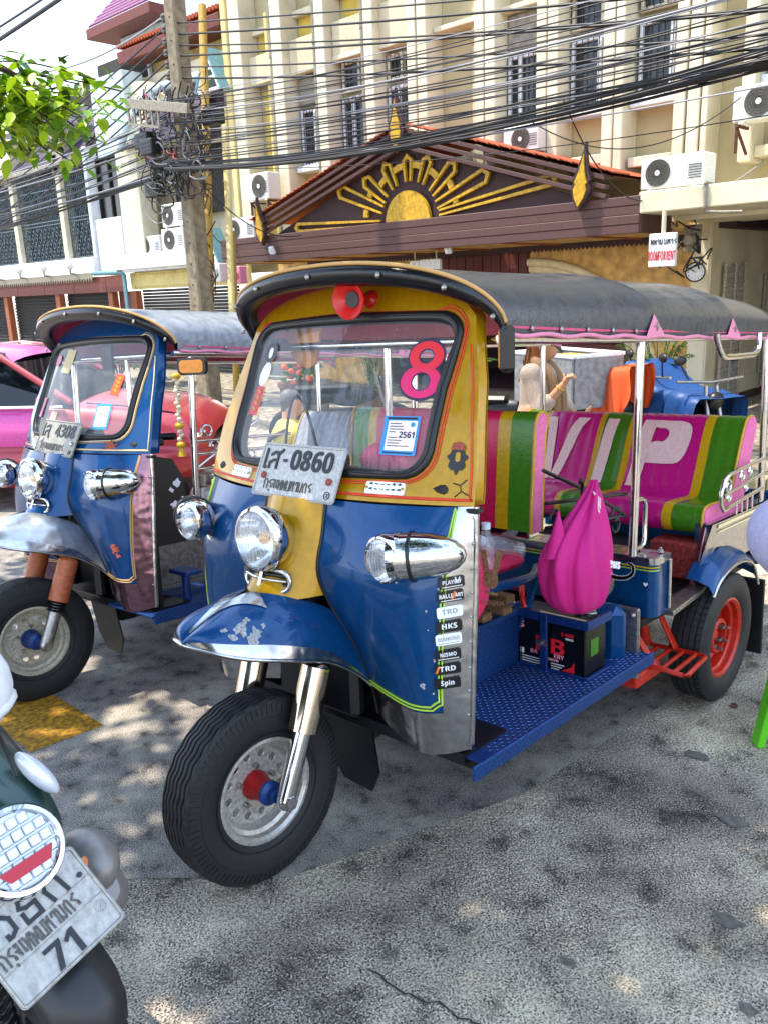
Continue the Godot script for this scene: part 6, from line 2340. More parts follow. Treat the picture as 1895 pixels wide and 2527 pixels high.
	mb.box(Vector3(-21.5, 5.55, -10.0), Vector3(9.4, 2.2, .06), 0, Basis(Vector3.RIGHT, -.78))
	mb.box(Vector3(-21.5, 4.74, -9.0), Vector3(9.4, .1, .12), .01)
	obj("roof_deck", mb, "aged_wall", h)
	mb = MB.new()
	mb.box(Vector3(-19.5, 6.6, -10.9), Vector3(6.6, .6, .3), .01, Basis(Vector3.BACK, .0))
	mb.box(Vector3(-16.9, 6.0, -10.5), Vector3(1.0, 1.8, .8), .01)
	obj("roof_parapet", mb, "dark_wall", h)
	for k in 5:
		var l := thing("globe_lamp", ["rightmost white globe lamp on the pale fascia", "second white globe lamp from the right on the pale fascia", "third white globe lamp from the right on the pale fascia", "fourth white globe lamp from the right on the pale fascia", "globe lamp on the pale fascia beyond the left edge"][k], "lamp", at(-17.5 - 1.32 * k, 2.4, -8.85), "globe lamps along the fascia")
		mb = MB.new()
		mb.ball(Vector3(0, .08, 0), Vector3.ONE * .09, 14, 10)
		obj("globe", mb, "frame_white", l)
		mb = MB.new()
		mb.tube([Vector3(0, 0, 0), Vector3(0, -.1, 0), Vector3(.0, -.12, -.15)], .022, 8)
		obj("arm", mb, "pipe_grey", l)
	# tower further back with violet roof, and a pale stupa spire
	var tw := thing("tower_house", "pale blue tower house with violet tiled eave behind the utility pole", "house")
	mb = MB.new()
	mb.box(Vector3(-19.3, 10.5, -16.0), Vector3(4.6, 9, 2), .02)
	mb.box(Vector3(-22.5, 9.3, -15.8), Vector3(2.6, .5, 2.0), .02)
	obj("wall", mb, "blue_wall", tw)
	mb = MB.new()
	mb.box(Vector3(-22.8, 9.7, -15.4), Vector3(3.6, .3, 2.6), .02)
	obj("eave", mb, "maroon_band", tw)
	mb = MB.new()
	for i in 8:
		for j in 20: mb.box(Vector3(-24.4 + .18 * j + .09 * (i % 2), 9.95 + .16 * i, -14.2 - .16 * i), Vector3(.16, .17, .05), .01, Basis(Vector3.RIGHT, -.8))
	tag(obj("roof_tiles", mb, "tile_violet", tw), "", "", "", "stuff")
	for k in 3: window_unit(tw, -22.0 + 1.0 * k, -21.4 + 1.0 * k, 8.0, 9.0, -14.9, .5, false)
	mb = MB.new()
	mb.box(Vector3(-21.4, 8.3, -15.6), Vector3(3.0, 2.0, 1.2), .02)
	obj("wall", mb, "white_wall", tw)
	var sp := MB.new()
	sp.lathe([Vector2(2.4, 0), Vector2(2.3, 2), Vector2(1.2, 4.5), Vector2(.9, 5), Vector2(.9, 6), Vector2(.5, 6.4), Vector2(.3, 8), Vector2(.08, 11), Vector2(0, 11.4)], at(-68, 13.5, -44), 16)
	tag(obj("stupa_spire", sp, "cream_light"), "distant pale stupa spire above the rooftops at the far left", "spire")
	# small lattice gables sticking out above the porch end
	for q in [[Vector3(-11.75, 5.3, -9.0), 1.0, "small white lattice gable high up beside the bamboo poles"], [Vector3(-11.35, 2.27, -8.4), .85, "small white lattice gable low beside the left end of the porch"]]:
		var t := thing("lattice_gable", q[2], "gable", at(q[0].x, q[0].y, q[0].z), "")
		var k: float = q[1]
		mb = MB.new()
		mb.bar(Vector3(-.34, 0, 0) * k, Vector3(0, .62, 0) * k, .05, .06, Vector3.BACK)
		mb.bar(Vector3(.3, 0, 0) * k, Vector3(0, .62, 0) * k, .05, .06, Vector3.BACK)
		for y in [.0, .2, .36]: mb.bar(Vector3(-.33 * (1 - y / .62), y, 0) * k, Vector3(.3 * (1 - y / .62), y, 0) * k, .05, .05)
		obj("lattice", mb, "frame_white", t)
		mb = MB.new()
		mb.bar(Vector3(-.42, -.03, -.12) * k, Vector3(0, .70, -.12) * k, .34, .04, Vector3(-1, .6, 0))
		mb.bar(Vector3(.38, -.03, -.12) * k, Vector3(0, .70, -.12) * k, .34, .04, Vector3(1, .6, 0))
		obj("roof", mb, "pipe_blue", t)

func street_gear():
	var mb: MB
	ac_unit(Vector3(-2.35, 2.60, -7.98), Vector3(.70, .32, .3), "large beige air conditioner standing on the cream canopy slab", .28)
	ac_unit(Vector3(-1.80, 3.30, -8.95), Vector3(.66, .36, .28), "air conditioner on a rusty bracket above the canopy slab at right", .42, "ac_white", "rust")
	ac_unit(Vector3(-5.05, 3.38, -9.15), Vector3(.56, .34, .26), "air conditioner half hidden behind the gable's right slope", .5)
	ac_unit(Vector3(-10.35, 3.26, -8.95), Vector3(.55, .44, .28), "grey air conditioner on a bracket beside the yellow panel", .55, "ac_white", "rust")
	ac_unit(Vector3(-10.5, 2.58, -8.6), Vector3(.78, .38, .3), "wide air conditioner standing on the porch behind its left finial", .3)
	ac_unit(Vector3(-13.55, 3.06, -9.3), Vector3(.76, .44, .3), "upper white air conditioner stacked behind the utility pole", .3)
	ac_unit(Vector3(-13.55, 2.58, -9.25), Vector3(.78, .44, .3), "lower white air conditioner with a brown fan behind the utility pole", .36)
	ac_unit(Vector3(-14.5, 2.55, -9.3), Vector3(.8, .38, .3), "air conditioner beside dry twigs on the white balcony", .3)
	# hanging signs and clock
	var s := thing("rental_sign", "white sign with black Thai line and red ROOM FOR RENT hanging from the slab", "sign", at(-2.31, 1.98, -7.62))
	mb = MB.new()
	mb.box(Vector3.ZERO, Vector3(.30, .34, .05), .006)
	obj("board", mb, "frame_white", s)
	for k in 3: words("red_words", ["ROOM", "FOR", "RENT"][k], .095, .006, at(-.092 + .097 * k, -.06, .026), "sticker_red", s, true, false, .30 if k != 1 else .34)
	mb = MB.new()
	thai(mb, "พทาน มหาร", .045, .012, .008, .003, at(-.125, .06, .026), .62)
	obj("black_words", mb, "plate_ink", s)
	mb = MB.new()
	mb.tube([Vector3(0, .17, 0), Vector3(0, .45, 0)], .025, 8)
	obj("hanger", mb, "cream_light", s)
	s = thing("clock", "round white wall clock with black rim at the passage corner", "clock", at(-2.40, 1.745, -8.7))
	mb = MB.new()
	mb.lathe([Vector2(.115, -.03), Vector2(.115, .012), Vector2(.10, .016), Vector2(.098, .006), Vector2(0, .006)], Transform3D(Basis(Vector3.UP, .35) * Basis(Vector3.RIGHT, PI / 2), Vector3.ZERO), 32)
	obj("rim", mb, "sticker_black", s)
	var cx := Transform3D(Basis(Vector3.UP, .35), Vector3.ZERO) * at(0, 0, .0)
	mb = MB.new()
	mb.prism(rrect(.196, .196, .0975, 8), .002, cx * at(0, 0, .010))
	obj("face", mb, "frame_white", s)
	mb = MB.new()
	mb.stroke([Vector2(0, 0), Vector2(-.05, .028)], .007, .002, cx * at(0, 0, .012))
	mb.stroke([Vector2(.01, -.008), Vector2(-.062, .055)], .004, .002, cx * at(0, 0, .013))
	obj("hand", mb, "sticker_black", s)
	for k in 12: words("numeral", str(k + 1), .016, .001, cx * at(.078 * sin(TAU * (k + 1) / 12), .078 * cos(TAU * (k + 1) / 12), .011), "sticker_black", s)
	s = thing("shop_sign", "small white hanging sign reading SERENE in front of the red boards", "sign", at(-6.2, 1.96, -8.35))
	mb = MB.new()
	mb.box(Vector3(.09, 0, 0), Vector3(.38, .22, .05), .005)
	mb.box(Vector3(-.2, -.01, 0), Vector3(.18, .22, .05), .005)
	obj("board", mb, "frame_white", s)
	words("sign_words", "SERENE", .045, .004, at(.1, -.06, .026), "sticker_grey", s)
	mb = MB.new()
	mb.stroke([Vector2(-.25, -.05), Vector2(-.2, .06), Vector2(-.17, -.02), Vector2(-.22, -.08)], .018, .003, at(0, 0, .026))
	obj("sign_mark", mb, "sticker_grey", s)
	mb = MB.new()
	for x in [-.2, .2]: mb.tube([Vector3(x, .1, 0), Vector3(x, .24, 0)], .01, 6)
	obj("hanger", mb, "cream_light", s)
	s = thing("electric_meter", "electric meter with loops of black cable on the corner wall", "meter", at(-2.42, 2.1, -8.6))
	mb = MB.new()
	mb.lathe([Vector2(.07, 0), Vector2(.07, .06), Vector2(.055, .11), Vector2(0, .12)], Transform3D(Basis(Vector3.RIGHT, PI / 2), Vector3.ZERO), 16)
	mb.box(Vector3(0, .02, -.02), Vector3(.2, .3, .04), .006)
	obj("meter_body", mb, "pipe_grey", s)
	mb = MB.new()
	for k in 14:
		var p0 := Vector3(rng.randf_range(-.5, .1), rng.randf_range(-.2, .25), .05)
		var pts := []
		for j in 5: pts.append(p0 + Vector3(rng.randf_range(-.14, .2), rng.randf_range(-.22, .12), rng.randf_range(-.04, .08)) * (1.0 if j % 2 else .4) + Vector3(.03 * j, -.02 * j, 0))
		mb.tube(smoothed(pts, 14), .009, 5)
	mb.box(Vector3(-.25, -.18, .03), Vector3(.12, .06, .06), .006)
	tag(obj("loose_cable", mb, "cable", s), "", "", "", "stuff")
	# utility pole
	s = thing("utility_pole", "square concrete utility pole wrapped in a mess of cables and boxes", "utility pole", at(-8.37, .12, -6.0))
	mb = MB.new()
	var rings := []
	for q in [[0, .13], [4, .108], [10.5, .085]]:
		var r := PackedVector3Array()
		for v in [[-1, 1], [-.8, 1.0], [.8, 1.0], [1, .8], [1, -.8], [.8, -1], [-.8, -1], [-1, -.8]]: r.append(Vector3(v[0] * q[1], q[0], v[1] * q[1]))
		r.reverse()
		rings.append(r)
	mb.loft(rings, true, true, false)
	obj("shaft", mb, "concrete_pole", s)
	mb = MB.new()
	for k in 26: mb.lathe([Vector2(.014, 0), Vector2(.014, .004), Vector2(0, .004)], Transform3D(Basis(Vector3.RIGHT, PI / 2), Vector3(.0, .6 + .28 * k, .1285 - .0055 * (.6 + .28 * k) + .004)), 8)
	tag(obj("bolt_holes", mb, "dark_wall", s), "", "", "", "stuff")
	mb = MB.new()
	mb.bar(Vector3(-.78, 4.14, .38), Vector3(.62, 3.86, .38), .05, .12, Vector3.UP, .004)
	for k in 6: mb.bar(Vector3(-.76 + .14 * k, 4.12 - .028 * k, .38), Vector3(-.76 + .14 * k, 3.86 - .028 * k, .38), .03, .02, Vector3.BACK)
	mb.bar(Vector3(-.76, 3.88, .38), Vector3(-.06, 3.74, .38), .03, .03)
	mb.box(Vector3(0, 4.0, .26), Vector3(.1, .1, .26))
	obj("cross_arm", mb, "pipe_grey", s)
	mb = MB.new()
	for k in 6:
		var y := 4.42 + .14 * k
		mb.lathe([Vector2(.02, -.05), Vector2(.05, -.03), Vector2(.05, -.01), Vector2(.03, 0), Vector2(.05, .01), Vector2(.05, .03), Vector2(.02, .05)], at(-.20, y, .05), 10)
		mb.bar(Vector3(-.2, y, .05), Vector3(.0, y, .05), .02, .02)
	obj("insulator", mb, "fan_dark", s)
	for q in [Vector3(-.55, 3.02, .22), Vector3(-.62, 3.66, .25), Vector3(.75, 3.78, .1), Vector3(-.45, 3.55, .3)]:
		mb = MB.new()
		mb.box(q, Vector3(.30, .2, .16), .015)
		for k in 3: mb.box(q + Vector3(0, .05 - .05 * k, .082), Vector3(.2, .012, .01))
		obj("junction_box", mb, "cable", s)
	for m in [["cable", 44], ["cable_grey", 16], ["cable_red", 3]]:
		mb = MB.new()
		for k in m[1]:
			var c := Vector3(rng.randf_range(-.75, .55), rng.randf_range(2.9, 4.25), rng.randf_range(.15, .34))
			var r := rng.randf_range(.06, .26)
			var pts := []
			var ph := rng.randf() * TAU
			var sq := rng.randf_range(.5, 1.2)
			var turns := rng.randf_range(.5, 1.6)
			for j in 15:
				var a := ph + TAU * turns * j / 14.0
				pts.append(c + Vector3(cos(a) * r, sin(a) * r * sq, .03 * sin(a * 2.0)) + Vector3(.012 * j, -.008 * j, 0))
			mb.tube(pts, rng.randf_range(.006, .013), 5)
		tag(obj("cable_tangle", mb, m[0], s), "", "", "", "stuff")
	for q in [[Vector3(-8.6, 1.5, -6.3), Vector3(-9.65, 5.9, -7.4), "bamboo", .06, "upper yellow bamboo pole leaning behind the concrete pole"], [Vector3(-8.35, 1.4, -6.5), Vector3(-9.2, 4.4, -7.3), "yellow_pale", .05, "pale yellow slim pole beside the concrete pole"], [Vector3(-8.55, .12, -6.6), Vector3(-8.72, 2.6, -6.9), "bamboo", .05, "short yellow post behind the concrete pole"]]:
		mb = MB.new()
		mb.tube([q[0], q[0].lerp(q[1], .5) + Vector3(.02, 0, 0), q[1]], q[3], 10)
		for k in 7: mb.tube([q[0].lerp(q[1], .12 + .13 * k), q[0].lerp(q[1], .125 + .13 * k)], q[3] * 1.1, 10)
		tag(obj("slim_pole", mb, q[2]), q[4], "pole")
	mb = MB.new()
	for k in 22:
		var f := rng.randf()
		var p := Vector3(-8.6, 1.5, -6.25).lerp(Vector3(-9.3, 5.0, -7.0), f)
		var pts := []
		for j in 6: pts.append(p + Vector3(rng.randf_range(-.12, .25), -.13 * j + rng.randf_range(-.1, .1), rng.randf_range(-.05, .15)))
		mb.tube(smoothed(pts, 14), .009, 5)
	tag(obj("hanging_cables", mb, "cable"), "loose black cables hanging along the slim yellow poles", "cables", "", "stuff")
	for q in [[Vector3(-9.0, 1.98, -7.2), Vector3(.2, .26, .14), "pink_trim", "pinkish meter box on the slim post left of the porch"], [Vector3(-9.38, 2.03, -7.1), Vector3(.26, .28, .16), "ac_white", "white meter box under the low lattice gable"]]:
		mb = MB.new()
		mb.box(Vector3.ZERO, q[1], .012)
		mb.lathe([Vector2(.07, 0), Vector2(.07, .03), Vector2(.05, .06), Vector2(0, .06)], Transform3D(Basis(Vector3.RIGHT, PI / 2), Vector3(0, 0, q[1].z / 2)), 16)
		tag(obj("meter_box", mb, q[2], self, q[0]), q[3], "meter box")
	# wires
	var wires := []
	for k in 6: wires.append([Vector3(-8.45, 5.15 - .13 * k, -5.95), Vector3(2.2, 3.42 - .10 * k + .05 * (k % 2), -5.9 + .05 * k), .05 + .03 * (k % 3), .013 if k % 2 else .010, "cable"])
	for k in 26:
		var f := k / 25.0
		wires.append([Vector3(-8.4, 4.22 - .85 * f + rng.randf_range(-.04, .04), -5.82 + .06 * (k % 4)), Vector3(2.6, 4.05 - .95 * f + rng.randf_range(-.12, .12), -5.9 + .12 * (k % 5)), rng.randf_range(.05, .3), rng.randf_range(.0045, .009), "cable" if k % 4 else "cable_grey"])
	for k in 14: wires.append([Vector3(-8.3, 3.36 + rng.randf_range(-.07, .07), -5.8 + .02 * k), Vector3(2.4, 3.52 + rng.randf_range(-.12, .16), -5.85 + .02 * k), .32 + rng.randf_range(-.07, .08), rng.randf_range(.007, .014), "cable"])
	for k in 6: wires.append([Vector3(-8.45, 5.15 - .13 * k, -5.95), Vector3(-19.5, 3.5 - .17 * k, -6.6), .08 + .03 * k, .012, "cable"])
	for k in 20:
		var f := k / 19.0
		wires.append([Vector3(-8.5, 4.1 - .8 * f, -5.85 + .03 * (k % 4)), Vector3(-27, 4.25 - .9 * f + rng.randf_range(-.15, .15), -6.4 + .15 * (k % 5)), rng.randf_range(.15, .55), rng.randf_range(.007, .012), "cable" if k % 3 else "cable_grey"])
	for k in 6: wires.append([Vector3(-8.5, 3.3 + .02 * k, -5.8), Vector3(-27, 3.45 + .03 * k, -6.2), .35 + .04 * k, .013, "cable"])
	wires.append([Vector3(-8.45, 5.28, -5.95), Vector3(-15.5, 6.1, -6.2), .45, .014, "cable_grey"])
	wires.append([Vector3(-8.4, 6.25, -5.95), Vector3(-17, 5.85, -6.0), .05, .034, "cable"])
	wires.append([Vector3(-8.4, 6.4, -5.95), Vector3(-17, 6.12, -6.0), .1, .02, "cable"])
	wires.append([Vector3(-8.4, 5.5, -5.9), Vector3(3, 5.6, -6.6), .2, .008, "cable_grey"])
	wires.append([Vector3(-2.7, 3.35, -6.2), Vector3(-2.55, 2.5, -7.7), .25, .007, "cable"])
	wires.append([Vector3(-3.2, 3.3, -6.2), Vector3(-1.7, 3.4, -7.9), .4, .006, "cable"])
	wires.append([Vector3(-8.3, 3.2, -5.9), Vector3(-9.85, 2.5, -7.55), .15, .008, "cable"])
	wires.append([Vector3(-8.3, 3.4, -5.9), Vector3(-7.9, 2.5, -7.55), .3, .008, "cable"])
	for w in wires:
		mb = MB.new()
		var pts := []
		for i in 21:
			var f := i / 20.0
			pts.append(w[0].lerp(w[1], f) + Vector3(0, -4.0 * w[2] * f * (1 - f), 0))
		mb.tube(pts, w[3], 5, false)
		var right: bool = w[1].x > -8
		var lb := "thick black cable near the pole top running to the right" if w[0].y > 4.4 and right else ("cable in the sagging black bundle above the gable" if w[3] > .0069 and right and w[0].y < 3.5 else ("pale grey cable" if w[4] == "cable_grey" else "thin black cable") + (" from mid pole running right past the barred windows" if right else " fanning left from the utility pole past the screens"))
		tag(obj("overhead_cable", mb, w[4]), lb, "cable", "overhead cables along the street")

func leaf_mesh(l: float, w: float) -> MB:
	var mb := MB.new()
	var rings := []
	for i in 7:
		var f := i / 6.0
		var ww := w * sin(PI * pow(f, .8)) * .5 + .0006
		var y := -l * .10 * f * f
		rings.append(PackedVector3Array([Vector3(-ww, y + ww * .25, l * f), Vector3(0, y, l * f), Vector3(ww, y + ww * .25, l * f)]))
	mb.loft(rings, false)
	return mb

func plants():
	var mb: MB
	var t := thing("street_tree", "tree reaching in from the upper left with sunlit yellow green leaves", "tree", at(-3.6, 0, 1.9))
	var o := Vector3(-3.6, 0, 1.9)
	mb = MB.new()
	mb.tube(smoothed([Vector3(0, 0, 0), Vector3(.1, 1.2, .05), Vector3(.05, 2.6, -.1), Vector3(.3, 4.0, 0), Vector3(.8, 5.2, .2)], 20), .17, 12)
	for q in [[Vector3(.1, 2.4, -.1), Vector3(.3, 3.0, -1.2), Vector3(.9, 2.95, -2.3), Vector3(1.45, 2.62, -2.72)], [Vector3(.3, 3.8, 0), Vector3(1.6, 4.9, .2), Vector3(3.6, 5.6, .1)], [Vector3(.5, 4.4, .1), Vector3(1.2, 5.3, -1.0), Vector3(2.6, 5.6, -1.6)], [Vector3(.5, 4.4, .1), Vector3(.8, 5.6, 1.4), Vector3(2.4, 6.0, 2.0)], [Vector3(.1, 2.9, -.1), Vector3(-.2, 3.8, -1.6), Vector3(.4, 4.2, -2.6)], [Vector3(1.6, 4.9, .2), Vector3(3.4, 5.2, 1.4), Vector3(5.2, 5.5, 1.9)], [Vector3(2.0, 5.0, .2), Vector3(4.2, 5.2, -.3), Vector3(5.8, 5.4, .2)]]:
		var pts := smoothed(q, 16)
		var rr := []
		for i in pts.size(): rr.append(lerpf(.06, .008, float(i) / (pts.size() - 1)))
		mb.tube(pts, rr, 8)
	obj("trunk", mb, "bark", t)
	# the branch that shows: every leaf of its own
	var meshes := []
	for k in 4: meshes.append(leaf_mesh(.072 + .011 * k, .034 + .005 * k).done())
	var put := func(p: Vector3, m: String, s := 1.0):
		var lf := obj("leaf", meshes[rng.randi() % 4], m, t)
		lf.transform = Transform3D(Basis(Vector3.UP, rng.randf() * TAU) * Basis(Vector3.RIGHT, rng.randf_range(-.3, 1.0)) * Basis(Vector3.BACK, rng.randf_range(-.5, .5)).scaled(Vector3.ONE * s), p - o)
	var twigs := MB.new()
	for k in 30:
		var a := Vector3(-2.55 + rng.randf_range(-.35, .2), 2.62 + rng.randf_range(-.1, .14), -.62 + rng.randf_range(-.2, .15))
		var e := Vector3(-2.08, 2.56, -.88) + Vector3(rng.randf_range(-.42, .17), rng.randf_range(-.22, .17), rng.randf_range(-.28, .26))
		var pts := smoothed([a - o, a.lerp(e, .5) + Vector3(0, .05, 0) - o, e - o], 8)
		twigs.tube(pts, .004, 5)
		for j in 9:
			var p: Vector3 = pts[rng.randi_range(2, 8)] + o + Vector3(rng.randf_range(-.03, .03), rng.randf_range(-.03, .03), rng.randf_range(-.03, .03))
			put.call(p, ["leaf", "leaf_young", "leaf_young", "leaf_dark"][rng.randi() % 4])
	for k in 5:
		var e := Vector3(-.46, 2.36, .26) + Vector3(rng.randf_range(-.16, .0), rng.randf_range(-.0, .10), rng.randf_range(-.1, .1))
		twigs.tube(smoothed([Vector3(-.9, 2.75, .5) - o, Vector3(-.65, 2.62, .4) - o, e - o], 8), .003, 5)
		for j in 4: put.call(e + Vector3(rng.randf_range(-.1, .02), rng.randf_range(-.05, .08), rng.randf_range(-.05, .05)), "leaf_dark", .8)
	obj("twigs", twigs, "bark", t)
	for lm in ["leaf_young", "leaf"]:
		var fm := MultiMesh.new()
		fm.transform_format = MultiMesh.TRANSFORM_3D
		fm.mesh = meshes[1]
		fm.instance_count = 170
		for k in 170: fm.set_instance_transform(k, Transform3D(Basis(Vector3.UP, rng.randf() * TAU) * Basis(Vector3.RIGHT, rng.randf_range(-.3, 1.0)) * Basis(Vector3.BACK, rng.randf_range(-.5, .5)), Vector3(-2.24, 2.56, -.82) + Vector3(rng.randfn(0, .16), rng.randfn(0, .085), rng.randfn(0, .14)) - o))
		var fi := MultiMeshInstance3D.new()
		fi.name = "foliage"
		fi.multimesh = fm
		fi.material_override = M[lm]
		t.add_child(fi, true)
		tag(fi, "", "", "", "stuff")
	# crown over the viewer
	var mm := MultiMesh.new()
	mm.transform_format = MultiMesh.TRANSFORM_3D
	mm.mesh = leaf_mesh(.17, .085).done()
	var xs := []
	var clumps := []
	for k in 150:
		var c := Vector3(rng.randf_range(-5.4, 2.6), rng.randf_range(4.9, 6.9), rng.randf_range(-.9, 4.6))
		if Vector3(c.x + 3.1, 0, c.z + .1).length() < 1.3: continue
		if c.x > -1.9 and c.z < .1 and rng.randf() < .6: continue
		clumps.append(c)
	for k in 25: clumps.append(Vector3(rng.randf_range(-2.2, .8), rng.randf_range(5.3, 6.4), rng.randf_range(.1, 3.4)))
	for c in clumps:
		for j in 80:
			var p: Vector3 = c + Vector3(rng.randfn(0, .36), rng.randfn(0, .22), rng.randfn(0, .36))
			xs.append(Transform3D(Basis(Vector3.UP, rng.randf() * TAU) * Basis(Vector3.RIGHT, rng.randf_range(-.4, .9)), p - o))
	mm.instance_count = xs.size()
	for i in xs.size(): mm.set_instance_transform(i, xs[i])
	var mi := MultiMeshInstance3D.new()
	mi.name = "crown"
	mi.multimesh = mm
	mi.material_override = M["leaf_dark"]
	t.add_child(mi, true)
	tag(mi, "", "", "", "stuff")
	# shrubs in front of the shutters, and potted plants by the shop
	for q in [[Vector3(-13.3, .12, -7.4), .75, 1.28, "bush_leaf", "leafy shrub with pale leaves in front of the mesh shutter"], [Vector3(-11.9, .12, -7.3), .6, 1.34, "leaf", "green shrub in front of the maroon door post"]]:
		var b := thing("shrub", q[4], "shrub", Transform3D(Basis(), q[0]), "")
		mb = MB.new()
		for k in 9:
			var a := k * 2.4
			mb.tube([Vector3(0, 0, 0), Vector3(cos(a) * q[1] * .5, q[2] * .6, sin(a) * q[1] * .5), Vector3(cos(a) * q[1] * .8, q[2] * .9, sin(a) * q[1] * .8)], .015, 5)
		obj("stem", mb, "bark", b)
		var mm2 := MultiMesh.new()
		mm2.transform_format = MultiMesh.TRANSFORM_3D
		mm2.mesh = leaf_mesh(.13, .07).done()
		mm2.instance_count = 900
		for i in 900:
			var d := Vector3(rng.randfn(0, 1), rng.randfn(0, 1), rng.randfn(0, 1)).normalized() * pow(rng.randf(), .4)
			mm2.set_instance_transform(i, Transform3D(Basis(Vector3.UP, rng.randf() * TAU) * Basis(Vector3.RIGHT, rng.randf_range(-.5, 1.0)), Vector3(d.x * q[1], q[2] * .62 + d.y * q[2] * .42, d.z * q[1])))
		var m2 := MultiMeshInstance3D.new()
		m2.name = "foliage"
		m2.multimesh = mm2
		m2.material_override = M[q[3]]
		b.add_child(m2, true)
		tag(m2, "", "", "", "stuff")
	# pots: position, radius, height, plant height, leaf colour, pot material, label
	for q in [[Vector3(-2.36, .12, -5.95), .13, .46, .0, "", "pot_white", "white pot standing in front of the grey delivery box, left of two"], [Vector3(-2.03, .12, -5.95), .14, .46, .0, "", "pot_white", "white pot standing in front of the grey delivery box, right of two"], [Vector3(-1.60, .12, -6.1), .14, .5, .62, "leaf_dark", "pot_white", "white pot with dark feathery palm by the bright post"], [Vector3(-3.75, .12, -5.95), .15, .5, .5, "bush_leaf", "clay", "woven brown pot with a spindly plant left of the woman"], [Vector3(-5.3, .12, -6.2), .2, .4, .8, "bush_leaf", "clay", "clay pot with a leafy bush seen through the windscreen"], [Vector3(-6.3, .12, -6.2), .2, .45, .9, "leaf", "aged_wall", "grey pot with a tall bush seen through the windscreen"]]:
		var p := thing("plant_pot", q[6], "plant pot", Transform3D(Basis(), q[0]), "")
		mb = MB.new()
		mb.lathe([Vector2(0, .0), Vector2(q[1] * .72, 0), Vector2(q[1] * .95, q[2] * .85), Vector2(q[1] * 1.05, q[2] * .86), Vector2(q[1] * 1.05, q[2]), Vector2(q[1] * .92, q[2]), Vector2(q[1] * .88, q[2] * .9), Vector2(0, q[2] * .9)], Transform3D(), 20)
		obj("pot", mb, q[5], p)
		if q[3] > 0:
			var fr := MB.new()
			for k in 22:
				var a := k * 2.4
				var lean := rng.randf_range(.25, 1.0)
				var base := Vector3(0, q[2] * .9, 0)
				var tip := base + Vector3(cos(a) * .34 * lean, q[3] * rng.randf_range(.6, 1.1), sin(a) * .34 * lean)
				var pts := smoothed([base, base.lerp(tip, .6) + Vector3(0, .1, 0), tip], 9)
				fr.tube(pts, .005, 4)
				for j in range(2, 10):
					for s in [-1, 1]:
						var dir: Vector3 = (Vector3(-sin(a), 0, cos(a)) * s + Vector3(cos(a), -.3, sin(a)) * .6).normalized()
						var n: Vector3 = dir.cross(Vector3.UP) * .014
						var b0: Vector3 = pts[j]
						fr.flat()
						fr.quad(b0 - n * .3, b0 + dir * .07 - n, b0 + dir * .13, b0 + dir * .07 + n)
			tag(obj("fronds", fr, q[4], p), "", "", "", "stuff")

